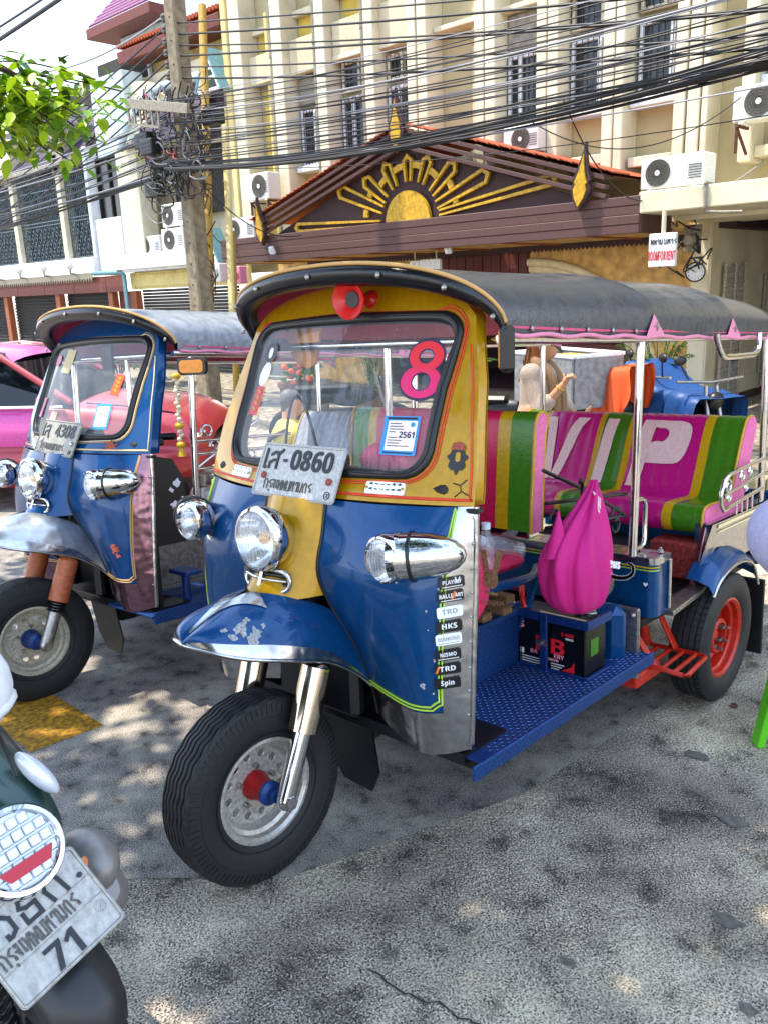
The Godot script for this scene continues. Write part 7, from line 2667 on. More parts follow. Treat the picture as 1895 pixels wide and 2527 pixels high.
func tuk_two(xf: Transform3D):
	var c := {"called": "tuk_tuk", "label": "blue tuk tuk with orange fork covers and silver front mudguard, parked at left", "body": "blue_left", "pillar": "blue", "keel": "blue", "fender": "alu", "fork": "fork_orange", "fork_low": "steel_worn", "gaiter": true,
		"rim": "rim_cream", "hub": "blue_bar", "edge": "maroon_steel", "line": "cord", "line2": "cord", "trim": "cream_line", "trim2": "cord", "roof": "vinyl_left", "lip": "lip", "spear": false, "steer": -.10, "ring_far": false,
		"flakes_guard": [], "plate_m": "plate_left", "plate_thai": ["!", "ล", "ุ"], "plate_no": "4308", "plate_x": -.02, "plate_roll": -.05, "bolt": "steel", "seats": false, "post_z": -.68, "far_drop": .03}
	var t := make_tuk(c, xf)
	var mb: MB
	var frame_at := func(p: Vector2, off: float, roll := 0.0):
		var a := on_cab(p, off)
		var x2 := look(a, (on_cab(p, off + .02) - a).normalized())
		x2.basis = x2.basis * Basis(Vector3(0, 0, 1), roll)
		return x2
	var tx: Transform3D = frame_at.call(Vector2(.24, 1.29), .004, .0)
	mb = MB.new()
	mb.prism(rrect(.11, .12, .003), .001, tx)
	var tax := obj("tax_sticker", mb, "sticker_blue", t)
	mb = MB.new()
	mb.prism(rrect(.086, .096, .002), .001, tx * at(0, 0, .0012))
	obj("sticker_face", mb, "sticker_white", tax)
	words("sticker_year", "2562", .018, .0006, tx * at(.014, .005, .002), "plate_ink", tax, false)
	mb = MB.new()
	for i in 8:
		if i in [3, 4]: continue
		mb.stroke([Vector2(-.034, .036 - .010 * i), Vector2(-.034 + .02 + .006 * (i % 3), .036 - .010 * i)], .002, .0005, tx * at(0, 0, .002))
	obj("sticker_print", mb, "plate_ink", tax)
	var rx: Transform3D = frame_at.call(Vector2(.285, 1.43), .004, -.2)
	mb = MB.new()
	mb.prism(rrect(.055, .10, .002), .001, rx)
	var rp := obj("red_paper", mb, "orange_cloth", t)
	mb = MB.new()
	for i in 4: mb.stroke([Vector2(-.012, .036 - .02 * i), Vector2(.012, .032 - .02 * i), Vector2(0, .026 - .02 * i), Vector2(.006, .04 - .02 * i)], .004, .0005, rx * at(0, 0, .001))
	obj("paper_print", mb, "seat_gold", rp)
	for q in [[Vector2(-.33, 1.56), .06, .06, "pink_trim", "round_sticker", .029], [Vector2(-.20, 1.27), .07, .09, "cream_light", "paper", .002], [Vector2(-.37, 1.33), .03, .10, "pink_trim", "paper_strip", .002], [Vector2(-.2, 1.55), .10, .12, "tan_rib", "paper", .002]]:
		mb = MB.new()
		mb.prism(rrect(q[1], q[2], q[5]), .001, frame_at.call(q[0], .004, -.1))
		obj(q[4], mb, q[3], t)
	mb = MB.new()
	mb.prism(rrect(.09, .15, .02), .015, Transform3D(Basis(), Vector3(-.02, 1.55, -.6)))
	obj("inside_mirror", mb, "black_paint", t)
	mb = MB.new()
	mb.prism(rrect(.15, .075, .025), .02, Transform3D(Basis(Vector3.UP, .3), Vector3(.66, 1.50, -.60)))
	mb.tube([Vector3(.56, 1.53, -.6), Vector3(.66, 1.53, -.61)], .008, 6)
	var sm := obj("side_mirror", mb, "black_paint", t)
	mb = MB.new()
	mb.prism(rrect(.125, .055, .018), .004, Transform3D(Basis(Vector3.UP, .3), Vector3(.661, 1.50, -.598)))
	obj("mirror_back", mb, "orange_paint", sm)
	for q in [[.17, .10, .028, 1], [.55, .13, .022, 0], [.64, .12, .014, 0], [.52, .62, .018, 1], [.56, .66, .012, 1], [.5, .6, .01, 0]]:
		var p := lobe_at(q[0], q[1])
		if q[3] == 1 and q[1] < .2: p = on_cab(Vector2(.36, 1.165))
		mb = MB.new()
		var fp := PackedVector2Array()
		for k in 18: fp.append(Vector2.from_angle(TAU * k / 18) * q[2] * rng.randf_range(.45, 1.25) * Vector2(1.5, 1))
		mb.prism(fp, .0005, look(p + Vector3(.003, 0, .004), Vector3(.3, 0.05, 1)))
		obj("paint_flake", mb, "red_flake", t)
	# foot peg on the running board, scroll rail at the open side, dark side board
	mb = MB.new()
	mb.box(Vector3(.43, .425, -.86), Vector3(.36, .01, 1.05), .002)
	mb.bar(Vector3(.605, .415, -.35), Vector3(.605, .415, -1.4), .014, .05)
	obj("running_board", mb, "blue_worn", t)
	mb = MB.new()
	mb.tube([Vector3(.5, .43, -.6), Vector3(.5, .56, -.6)], .02, 8)
	mb.box(Vector3(.5, .565, -.6), Vector3(.14, .02, .09), .004)
	obj("pedal", mb, "blue_bar", t)
	mb = MB.new()
	mb.prism(PackedVector2Array([Vector2(.5, .46), Vector2(1.3, .46), Vector2(1.3, .66), Vector2(.5, .66)]), .02, Transform3D(Basis(Vector3(0, 0, -1), Vector3(0, 1, 0), Vector3(1, 0, 0)), Vector3(.35, 0, 0)))
	mb.bar(Vector3(.372, .67, -.5), Vector3(.372, .67, -1.3), .012, .014)
	mb.bar(Vector3(.372, .47, -.5), Vector3(.372, .47, -1.3), .012, .014)
	obj("engine_box", mb, "steel_worn", t)
	mb = MB.new()
	mb.prism(PackedVector2Array([Vector2(.46, .7), Vector2(.68, .7), Vector2(.67, .95), Vector2(.59, 1.09), Vector2(.46, 1.12)]), .02, Transform3D(Basis(Vector3(0, 0, -1), Vector3(0, 1, 0), Vector3(1, 0, 0)), Vector3(.48, 0, 0)))
	var db := obj("dark_side_board", mb, "black_paint", t)
	for q in [[.98, -.60, .02], [.95, -.57, .014], [.88, -.58, .018], [.84, -.62, .016], [.90, -.63, .012]]:
		mb = MB.new()
		var fp := PackedVector2Array()
		for k in 12: fp.append(Vector2.from_angle(TAU * k / 12) * q[2] * rng.randf_range(.4, 1.3))
		mb.prism(fp, .001, look(Vector3(.482, q[0], q[1]), Vector3.RIGHT))
		obj("paint_flake", mb, "sticker_white", db)
	mb = MB.new()
	mb.lathe([Vector2(0, 0), Vector2(.05, 0), Vector2(.055, .01), Vector2(.055, .12), Vector2(.045, .14), Vector2(.02, .145), Vector2(.02, .165), Vector2(.028, .165), Vector2(.028, .195), Vector2(0, .197)], at(.46, .80, -.76), 18)
	obj("oil_can", mb, "steel_worn", t)
	mb = MB.new()
	for q in [[1.16, 1.15], [1.10, 1.09], [1.03, 1.02]]: mb.tube([Vector3(.5, q[0], -.69), Vector3(.5, q[1], -1.3)], .008, 7)
	mb.tube([Vector3(.5, 1.2, -.69), Vector3(.5, .98, -.69)], .008, 7)
	mb.tube([Vector3(.5, 1.03, -.7), Vector3(.5, 1.24, -1.1)], .007, 7)
	for q in [[Vector3(.5, 1.13, -.82), .03], [Vector3(.5, 1.065, -.86), .03], [Vector3(.5, 1.13, -1.0), .03], [Vector3(.5, 1.065, -1.04), .03], [Vector3(.5, 1.2, -.78), .035]]:
		var sc := []
		for k in 16:
			var a := k * .45
			sc.append(q[0] + Vector3(0, sin(a), cos(a)) * q[1] * (1 - k * .04))
		mb.tube(sc, .0065, 6)
	obj("side_rail", mb, "chrome", t)
	# garland hanging by the mirror
	var g := thing("flower_garland", "white and yellow flower garland hanging beside the left tuk tuk's mirror", "garland", xf * at(.60, 1.46, -.56))
	mb = MB.new()
	for k in 16: mb.ball(Vector3(.006 * sin(k * 2.0), -.012 - .0175 * k, .006 * cos(k * 2.0)), Vector3(.012, .011, .012), 8, 5)
	obj("white_buds", mb, "cream_light", g)
	mb = MB.new()
	for y in [.0, -.215, -.30]: mb.ball(Vector3(0, y, 0), Vector3(.022, .016, .022), 10, 6)
	mb.lathe([Vector2(.004, 0), Vector2(.024, -.05), Vector2(0, -.052)], at(0, -.30, 0), 10)
	obj("yellow_flowers", mb, "sun_gold", g)

func taxi(xf: Transform3D):
	mt("taxi_pink", "d63a9e", .16, .15, "faint", 3.0).clearcoat_enabled = true
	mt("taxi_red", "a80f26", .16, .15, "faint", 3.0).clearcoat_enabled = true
	mt("taxi_glass", "0b0f14", .04, .0)
	var t := thing("taxi_car", "pink and crimson saloon taxi parked behind the left tuk tuk", "car", xf)
	# stations from tail to nose: x, sill y, crease y, belt y, half width at crease, at belt
	var s := [[-1.9, .32, .5, .72, .62, .56], [-1.75, .24, .52, .80, .71, .66], [-1.2, .2, .54, .86, .755, .71], [-.3, .19, .55, .86, .76, .72], [.55, .19, .55, .85, .76, .715], [1.2, .2, .54, .80, .75, .69], [1.65, .22, .52, .73, .71, .63], [1.85, .26, .48, .64, .62, .53], [1.95, .32, .45, .54, .5, .42]]
	var lane := func(a: int, b: int, n: int):
		var out := []
		for i in n + 1:
			var f := i / float(n)
			var row := []
			for k in 6:
				var arr := []
				for q in s: arr.append(float(q[k]))
				row.append(cr(arr, lerpf(a, b, f) / 8.0))
			out.append(row)
		return out
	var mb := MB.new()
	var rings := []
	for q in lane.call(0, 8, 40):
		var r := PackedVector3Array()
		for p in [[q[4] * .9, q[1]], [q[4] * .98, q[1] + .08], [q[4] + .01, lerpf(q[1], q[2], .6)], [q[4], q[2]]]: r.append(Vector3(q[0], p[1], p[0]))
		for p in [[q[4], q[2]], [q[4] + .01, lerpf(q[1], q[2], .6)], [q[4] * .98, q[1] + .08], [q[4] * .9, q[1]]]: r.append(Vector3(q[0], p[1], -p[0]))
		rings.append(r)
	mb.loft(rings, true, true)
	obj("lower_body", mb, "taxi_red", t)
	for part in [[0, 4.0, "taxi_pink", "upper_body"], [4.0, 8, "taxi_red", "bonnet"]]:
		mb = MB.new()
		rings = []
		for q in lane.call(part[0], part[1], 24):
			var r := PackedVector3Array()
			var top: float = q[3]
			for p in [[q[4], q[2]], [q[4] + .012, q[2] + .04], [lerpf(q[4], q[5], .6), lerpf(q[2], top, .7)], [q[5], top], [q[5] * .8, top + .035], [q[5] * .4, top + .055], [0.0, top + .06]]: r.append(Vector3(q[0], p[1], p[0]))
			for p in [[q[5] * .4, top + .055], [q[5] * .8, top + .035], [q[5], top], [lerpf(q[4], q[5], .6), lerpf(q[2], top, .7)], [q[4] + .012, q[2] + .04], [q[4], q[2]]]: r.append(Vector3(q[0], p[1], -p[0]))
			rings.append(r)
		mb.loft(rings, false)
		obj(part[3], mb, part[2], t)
	mb = MB.new()
	var gh := [[-1.45, .90, .905, .60], [-1.05, 1.20, .9, .55], [-.7, 1.29, .9, .54], [-.1, 1.33, .9, .54], [.2, 1.29, .9, .54], [.85, .90, .895, .62]]
	rings = []
	for q in gh:
		var r := PackedVector3Array()
		for p in [[.70, .85], [lerpf(.70, q[3], .5), lerpf(.86, q[1], .5)], [q[3], q[1] - .03], [q[3] * .9, q[1]]]: r.append(Vector3(q[0], p[1], p[0]))
		for p in [[q[3] * .9, q[1]], [q[3], q[1] - .03], [lerpf(.70, q[3], .5), lerpf(.86, q[1], .5)], [.70, .85]]: r.append(Vector3(q[0], p[1], -p[0]))
		rings.append(r)
	mb.loft(rings, false, false, false)
	obj("window_glass", mb, "taxi_glass", t)
	mb = MB.new()
	rings = []
	for q in [[-1.1, 1.19], [-.7, 1.30], [-.1, 1.345], [.2, 1.305], [.32, 1.25]]:
		var r := PackedVector3Array()
		for k in 9:
			var z := lerpf(.57, -.57, k / 8.0)
			r.append(Vector3(q[0], q[1] - .05 * pow(absf(z) / .57, 3.0), z))
		rings.append(r)
	mb.loft(rings, false)
	obj("roof", mb, "taxi_pink", t)
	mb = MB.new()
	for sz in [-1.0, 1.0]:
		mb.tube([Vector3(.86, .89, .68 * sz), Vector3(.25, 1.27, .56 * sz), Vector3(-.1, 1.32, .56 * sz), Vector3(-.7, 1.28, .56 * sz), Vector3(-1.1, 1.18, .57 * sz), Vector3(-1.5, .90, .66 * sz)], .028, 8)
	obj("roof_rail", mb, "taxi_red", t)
	mb = MB.new()
	for sz in [-1.0, 1.0]:
		mb.tube([Vector3(-1.5, .87, .712 * sz), Vector3(-.4, .875, .735 * sz), Vector3(.8, .865, .72 * sz)], .012, 6)
		mb.bar(Vector3(-.35, .88, .70 * sz), Vector3(-.35, 1.30, .56 * sz), .07, .02, Vector3(0, 0, 1))
	obj("window_trim", mb, "sticker_white", t)
	mb = MB.new()
	for sz in [-1.0, 1.0]:
		mb.tube(smoothed([Vector3(.95, .875, .60 * sz), Vector3(1.3, .835, .58 * sz), Vector3(1.65, .765, .52 * sz), Vector3(1.82, .68, .40 * sz)], 12), .006, 5)
		mb.tube([Vector3(.62, .84, .728 * sz), Vector3(.66, .6, .762 * sz), Vector3(.64, .25, .752 * sz)], .005, 5)
		mb.tube([Vector3(-.35, .84, .737 * sz), Vector3(-.36, .3, .762 * sz)], .005, 5)
	obj("panel_gap", mb, "black_paint", t)
	mb = MB.new()
	mb.box(Vector3(1.90, .50, 0), Vector3(.06, .10, .7), .02)
	mb.box(Vector3(1.93, .34, 0), Vector3(.05, .08, .9), .02)
	obj("front_grille", mb, "black_paint", t)
	mb = MB.new()
	for sz in [-1.0, 1.0]:
		for x in [-.15, -1.0]: mb.box(Vector3(x, .72, .755 * sz), Vector3(.16, .025, .03), .008)
	obj("door_handle", mb, "chrome", t)
	var hz := Transform3D(Basis(Vector3.RIGHT, PI / 2), Vector3.ZERO)
	for x in [-1.2, 1.2]:
		for sz in [-1.0, 1.0]:
			mb = MB.new()
			mb.lathe([Vector2(.17, -.09), Vector2(.26, -.09), Vector2(.275, -.05), Vector2(.275, .05), Vector2(.26, .09), Vector2(.17, .09), Vector2(.16, .05), Vector2(0, .04)], at(x, .275, .68 * sz) * hz, 28)
			obj("wheel", mb, "tyre", t)
			mb = MB.new()
			mb.lathe([Vector2(.165, 0), Vector2(.16, .012), Vector2(.05, .02), Vector2(0, .02)], at(x, .275, .68 * sz) * Transform3D(Basis(Vector3.RIGHT, PI / 2 * sz), Vector3(0, 0, .07 * sz)), 20)
			obj("hub_cap", mb, "steel_worn", t)
	mb = MB.new()
	for sz in [-1.0, 1.0]: mb.ball(Vector3(1.80, .56, .48 * sz), Vector3(.1, .07, .13), 12, 8)
	obj("headlight", mb, "reflector", t)
	mb = MB.new()
	for sz in [-1.0, 1.0]: mb.box(Vector3(.7, .93, .80 * sz), Vector3(.1, .1, .16), .03)
	obj("door_mirror", mb, "taxi_pink", t)

func scooter():
	mt("scooter_green", "0a3a34", .15, .2, "faint", 5.0).clearcoat_enabled = true
	mt("lens_red", "b0182a", .15, .0)
	mt("lens_clear", "d4dade", .15, .25)
	mt("lens_amber", "e07a3a", .2)
	mt("muffler", "8f8a86", .4, .4, "faint", 4.0)
	mt("black_plastic", "1d1e22", .38, 0, "faint", 5.0)
	mt("plate_bike", "bdbab2", .38, .4, "grime", 9.0, "bump", .5)
	var xf := Transform3D(Basis(Vector3(0, 0, -1), Vector3(0, 1, 0), Vector3(1, 0, 0)) * Basis(Vector3.BACK, deg_to_rad(8)), Vector3(.45, .02, .697))
	var t := thing("scooter", "dark green scooter seen from behind with grey number plate, lower left corner", "scooter", xf)
	var mb := MB.new()
	# tail cowl: rings from behind the lamp forward to the seat
	var rings := []
	for q in [[.085, .845, .045, .032], [.078, .848, .078, .066], [.05, .855, .100, .086], [.01, .868, .108, .105], [-.06, .875, .118, .112], [-.2, .865, .14, .105], [-.4, .84, .16, .09], [-.62, .80, .15, .07], [-.7, .78, .1, .04]]:
		var r := PackedVector3Array()
		for k in 28:
			var a := TAU * k / 28
			var px: float = signf(cos(a)) * pow(absf(cos(a)), .8) * q[2]
			r.append(Vector3(px, q[1] + sin(a) * q[3] - .02 * absf(px) / .1, q[0] - .06 * sin(a)))
		r.reverse()
		rings.append(r)
	rings.reverse()
	mb.loft(rings, true, true)
	var body := obj("tail_cowl", mb, "scooter_green", t)
	mb = MB.new()
	for sx in [-1.0, 1.0]: mb.tube(smoothed([Vector3(.05 * sx, .93, .07), Vector3(.066 * sx, .97, .0), Vector3(.085 * sx, .985, -.1), Vector3(.11 * sx, .965, -.25)], 16), .003, 5)
	obj("panel_gap", mb, "black_plastic", body)
	var ln := Vector3(0, .58, .81)
	var lx := ylook(Vector3(0, .838, .118), ln)
	mb = MB.new()
	mb.lathe([Vector2(.058, .022), Vector2(.062, .028), Vector2(.069, .026), Vector2(.074, .012), Vector2(.074, -.02), Vector2(.07, -.04)], lx, 40)
	obj("tail_light_ring", mb, "chrome", t)
	mb = MB.new()
	mb.lathe([Vector2(.06, .018), Vector2(.0, .012)], lx, 36)
	var tl := obj("tail_light", mb, "lens_clear", t)
	var fx := look(Vector3(0, .838, .118) + ln.normalized() * .02, ln)
	for j in 5:
		mb = MB.new()
		for i in 6:
			var c := Vector2(-.046 + .0184 * i, .042 - .021 * j)
			if c.length() > .055: continue
			mb.box(fx * Vector3(c.x, c.y, 0), Vector3(.0165, .017, .004), .0025, fx.basis * Basis(Vector3.RIGHT, .12))
		mb.stroke([Vector2(-sqrt(.0034 - pow(.042 - .021 * j - .0105, 2)), .042 - .021 * j - .0105), Vector2(sqrt(maxf(.0001, .0034 - pow(.042 - .021 * j - .0105, 2))), .042 - .021 * j - .0105)], .0018, .004, fx)
		obj("facet_row", mb, "lens_clear", tl)
	mb = MB.new()
	mb.prism(PackedVector2Array([Vector2(-.032, -.038), Vector2(.034, -.038), Vector2(.046, -.018), Vector2(-.044, -.018)]), .004, fx * at(0, 0, .008))
	obj("brake_lens", mb, "lens_red", tl)
	mb = MB.new()
	for sx in [-1.0, 1.0]:
		mb = MB.new()
		mb.ball(Vector3(.090 * sx, .90, .045), Vector3(.017, .05, .026), 16, 10, Basis(Vector3.BACK, .35 * sx) * Basis(Vector3.RIGHT, -.5))
		var il := obj("indicator_lens", mb, "lens_clear", t)
		mb = MB.new()
		mb.ball(Vector3(.101 * sx, .872, .058), Vector3(.006, .012, .009), 10, 6)
		obj("amber_bulb", mb, "lens_amber", il)
	mb = MB.new()
	rings = []
	for q in [[-.02, .99, .07, .02], [-.1, 1.0, .10, .035], [-.3, .985, .125, .045], [-.55, .95, .12, .04], [-.75, .93, .09, .03]]:
		var r := PackedVector3Array()
		for k in 20:
			var a := TAU * k / 20
			r.append(Vector3(cos(a) * q[2], q[1] + sin(a) * q[3], q[0]))
		rings.append(r)
	mb.loft(rings, true, true)
	obj("seat", mb, "black_plastic", t)
	# number plate
	var up := Vector3(-.116, .735, -.665).normalized()
	var px := look(Vector3(-.007, .727, .177), Vector3(.99, .118, -.056).cross(up), up)
	mb = MB.new()
	mb.prism(rrect(.192, .152, .009), .003, px)
	var p := obj("number_plate", mb, "plate_bike", t)
	mb = MB.new()
	var rim := []
	for q in rrect(.185, .145, .007): rim.append(px * Vector3(q.x, q.y, .001))
	mb.tube(rim, .0028, 6, false, true)
	mb.tube([px * Vector3(-.09, .018, .0), px * Vector3(.09, .018, .0)], .0014, 5)
	mb.tube([px * Vector3(-.09, -.018, .0), px * Vector3(.09, -.018, .0)], .0014, 5)
	obj("plate_rim", mb, "plate_bike", p)
	mb = MB.new()
	thai(mb, "วธค", .037, .013, .0066, .0025, px * at(-.068, .022, 0), .95)
	obj("plate_letters", mb, "plate_ink", p)
	mb = MB.new()
	thai(mb, "กรุงเทพมหานคร", .023, .0035, .0032, .002, px * at(-.083, -.012, 0), .44)
	obj("plate_province", mb, "plate_ink_worn", p)
	words("plate_digits", "71", .042, .004, px * at(.0, -.048, .001), "plate_ink", p, true)
	mb = MB.new()
	mb.lathe([Vector2(0, .0045), Vector2(.0045, .0045), Vector2(.0045, .001)], px * Transform3D(Basis(Vector3.RIGHT, PI / 2), Vector3(.078, .027, 0)), 10)
	obj("plate_hole", mb, "black_plastic", p)
	mb = MB.new()
	for k in 14:
		var a := TAU * k / 14
		mb.stroke([Vector2(cos(a), sin(a)) * .009, Vector2(cos(a + .45), sin(a + .45)) * .009], .0015, .0015, px * at(.075, -.034, 0))
	mb.stroke([Vector2(-.004, .004), Vector2(.004, .003), Vector2(-.003, -.004), Vector2(.004, -.004)], .0015, .0015, px * at(.075, -.034, 0))
	obj("plate_seal", mb, "plate_bike", p)
	# mudguard, wheel, muffler, frame
	mb = MB.new()
	rings = []
	for i in 10:
		var f := i / 9.0
		var a := lerpf(1.75, .35, f)
		var c := Vector3(0, .30 + sin(a) * .29, cos(a) * .27)
		var w := .055 * (1.0 if f < .7 else lerpf(1.0, .62, (f - .7) / .3))
		rings.append(PackedVector3Array([c + Vector3(-w, -.03, 0), c + Vector3(-w * .8, .01, .0), c + Vector3(0, .022, .006), c + Vector3(w * .8, .01, 0), c + Vector3(w, -.03, 0)]))
	mb.loft(rings, false)
	obj("mudguard", mb, "black_plastic", t)
	mb = MB.new()
	rings = []
	for q in [[.0, .645, .19, .06], [.04, .62, .235, .058], [.09, .585, .262, .052], [.13, .545, .27, .04]]:
		var r := PackedVector3Array()
		for k in 9: r.append(Vector3(lerpf(-q[3], q[3], k / 8.0), q[1] - .02 * pow(absf(k - 4) / 4.0, 2.0), q[2] - .02 * pow(absf(k - 4) / 4.0, 2.0)))
		rings.append(r)
	mb.loft(rings, false)
	obj("mud_flap", mb, "black_plastic", t)
	var w := obj("rear_wheel", tyre_mesh(.245, .095, .15, .003, [[-.4, .005], [0, .004], [.4, .005]], .005), "tyre", t, Vector3(0, .245, 0))
	obj("rim", rim_mesh(.15, .08, .0, 8, .09, .016), "black_paint", w)
	mb = MB.new()
	mb.tube(smoothed([Vector3(.06, .3, -.45), Vector3(.12, .36, -.3), Vector3(.145, .47, -.12), Vector3(.15, .56, .0)], 12), [.02, .02, .022, .025, .03, .04, .05, .055, .058, .06, .06, .055, .03], 14)
	var mf := obj("muffler", mb, "muffler", t)
	mb = MB.new()
	mb.tube(smoothed([Vector3(.08, .69, .07), Vector3(.13, .68, .04), Vector3(.17, .64, .0)], 8), .012, 8)
	obj("copper_pipe", mb, "lens_amber", mf)
	mb = MB.new()
	mb.ball(Vector3(.135, .655, .01), Vector3(.05, .055, .08), 16, 10, Basis(Vector3.BACK, -.6))
	obj("heat_shield", mb, "muffler", mf)
	mb = MB.new()
	mb.tube([Vector3(0, .75, .10), Vector3(0, .62, -.1), Vector3(0, .4, -.5)], .035, 10)
	mb.box(Vector3(0, .68, .12), Vector3(.1, .05, .12), .01)
	for k in 10: mb.tube(circle(Vector3(-.09, .42 + .022 * k, -.02), .03, 10).map(func(v): return Vector3(v.x, .42 + .022 * k, (v.y - .42 - .022 * k) - .02)), .006, 5, false, true)
	obj("frame", mb, "black_plastic", t)
	mb = MB.new()
	mb.tube(smoothed([Vector3(0, .35, -.5), Vector3(0, .32, -.8), Vector3(0, .5, -1.05), Vector3(0, .95, -1.15)], 12), .05, 10)
	mb.tube([Vector3(-.3, 1.02, -1.1), Vector3(.3, 1.02, -1.1)], .018, 8)
	obj("front_frame", mb, "scooter_green", t)
	var fw := obj("front_wheel", tyre_mesh(.245, .085, .15, .003, [[-.4, .005], [.4, .005]], .004), "tyre", t, Vector3(0, .245, -1.2))
	obj("rim", rim_mesh(.15, .07, .0, 8, .09, .016), "black_paint", fw)
	mb = MB.new()
	mb.ball(Vector3.ZERO, Vector3(.10, .10, .12), 22, 14)
	mb.ball(Vector3(0, -.03, .0), Vector3(.103, .03, .123), 22, 8)
	var hp := xf * Vector3(.012, 1.06, -.06)
	tag(obj("white_helmet", mb, "frame_white", self, hp), "white rounded helmet resting on the green scooter's seat at the left edge", "helmet")

func motorbike(xf: Transform3D, label: String, tank: String):
	var t := thing("motorcycle", label, "motorcycle", xf)
	var mb: MB
	for x in [-.55, .55]:
		var w := obj("wheel", tyre_mesh(.25, .08, .17, .003, [[-.3, .004], [.3, .004]], .004), "tyre", t, Vector3(x, .25, 0))
		w.rotation.y = PI / 2
		obj("rim", rim_mesh(.17, .06, .0, 8, .1, .018), "steel_worn", w)
	mb = MB.new()
	mb.tube(smoothed([Vector3(.55, .25, .06), Vector3(.42, .6, .06), Vector3(.36, .85, .05)], 8), .018, 8)
	mb.tube(smoothed([Vector3(.55, .25, -.06), Vector3(.42, .6, -.06), Vector3(.36, .85, -.05)], 8), .018, 8)
	mb.tube([Vector3(.34, .9, -.32), Vector3(.36, .88, 0), Vector3(.34, .9, .32)], .012, 8)
	obj("fork", mb, "steel_worn", t)
	mb = MB.new()
	mb.ball(Vector3(.1, .6, 0), Vector3(.28, .11, .09), 16, 10)
	mb.ball(Vector3(-.35, .6, 0), Vector3(.3, .09, .08), 16, 10)
	mb.ball(Vector3(.42, .74, 0), Vector3(.06, .07, .07), 14, 8)
	obj("fairing", mb, tank, t)
	mb = MB.new()
	mb.box(Vector3(-.2, .70, 0), Vector3(.6, .07, .18), .03)
	mb.box(Vector3(.02, .36, 0), Vector3(.34, .22, .16), .03)
	mb.tube([Vector3(-.05, .3, .1), Vector3(-.6, .32, .12)], .035, 8)
	obj("seat_and_engine", mb, "black_rubber", t)
	for sz in [-1, 1]:
		mb = MB.new()
		mb.tube([Vector3(.34, .9, .2 * sz), Vector3(.3, 1.02, .25 * sz)], .007, 6)
		mb.ball(Vector3(.3, 1.06, .26 * sz), Vector3(.02, .04, .06), 10, 6)
		obj("mirror", mb, "black_rubber", t)

func smin(a: float, b: float, k: float) -> float:
	var h := clampf(.5 + .5 * (b - a) / k, 0, 1)
	return lerpf(b, a, h) - k * h * (1 - h)

func sdf_mesh(bones: Array, k: float, cell: float) -> MB:   # bones: [a, b, radius at a, radius at b, flatten z]
	var lo := Vector3.ONE * 1e9
	var hi := -lo
	for q in bones:
		for e in 2:
			var r: float = q[2 + e] + 2.5 * cell
			lo = lo.min(q[e] - Vector3.ONE * r)
			hi = hi.max(q[e] + Vector3.ONE * r)
	var n := Vector3i(((hi - lo) / cell).ceil()) + Vector3i.ONE
	var F := PackedFloat32Array()
	F.resize(n.x * n.y * n.z)
	F.fill(1.0)
	for q in bones:
		var m: float = maxf(q[2], q[3]) + maxf(k, 2.0 * cell) + cell
		var a := Vector3i(((q[0].min(q[1]) - Vector3.ONE * m - lo) / cell).floor()).max(Vector3i.ZERO)
		var b := Vector3i(((q[0].max(q[1]) + Vector3.ONE * m - lo) / cell).ceil()).min(n - Vector3i.ONE)
		var d: Vector3 = q[1] - q[0]
		var dd := maxf(d.length_squared(), 1e-9)
		for z in range(a.z, b.z + 1):
			for y in range(a.y, b.y + 1):
				var at_ := (z * n.y + y) * n.x
				for x in range(a.x, b.x + 1):
					var p: Vector3 = lo + Vector3(x, y, z) * cell - q[0]
					var t := clampf(p.dot(d) / dd, 0, 1)
					var v: float = (p - d * t).length() - lerpf(q[2], q[3], t)
					var i := at_ + x
					F[i] = smin(F[i], v, k) if F[i] < .9 else v
	var idx := {}
	var mb := MB.new()
	mb.fresh()
	var off := [Vector3i(0, 0, 0), Vector3i(1, 0, 0), Vector3i(0, 1, 0), Vector3i(1, 1, 0), Vector3i(0, 0, 1), Vector3i(1, 0, 1), Vector3i(0, 1, 1), Vector3i(1, 1, 1)]
	var step := []
	for o in off: step.append((o.z * n.y + o.y) * n.x + o.x)
	var eds := [[0, 1], [2, 3], [4, 5], [6, 7], [0, 2], [1, 3], [4, 6], [5, 7], [0, 4], [1, 5], [2, 6], [3, 7]]
	for z in n.z - 1:
		for y in n.y - 1:
			var row := (z * n.y + y) * n.x
			for x in n.x - 1:
				var i := row + x
				var neg := 0
				for e in 8:
					if F[i + step[e]] < 0: neg += 1
				if neg == 0 or neg == 8: continue
				var c := Vector3()
				var cnt := 0
				for e in eds:
					var f0 := F[i + step[e[0]]]
					var f1 := F[i + step[e[1]]]
					if (f0 < 0) != (f1 < 0):
						c += Vector3(off[e[0]]).lerp(Vector3(off[e[1]]), f0 / (f0 - f1))
						cnt += 1
				idx[i] = lo + (Vector3(x, y, z) + c / cnt) * cell
	var sx := 1
	var sy := n.x
	var sz := n.x * n.y
	for i in idx:
		for e in [[sx, sy, sz], [sy, sz, sx], [sz, sx, sy]]:
			if i - e[1] < 0 or i - e[2] < 0 or not idx.has(i - e[1]) or not idx.has(i - e[2]) or not idx.has(i - e[1] - e[2]): continue
			var f0 := F[i]
			var f1 := F[i + e[0]]
			if (f0 < 0) == (f1 < 0): continue
			var A: Vector3 = idx[i]
			var B: Vector3 = idx[i - e[1]]
			var C: Vector3 = idx[i - e[1] - e[2]]
			var D: Vector3 = idx[i - e[2]]
			if f0 < 0: mb.quad(C, D, A, B)
			else: mb.quad(B, A, D, C)
	return mb

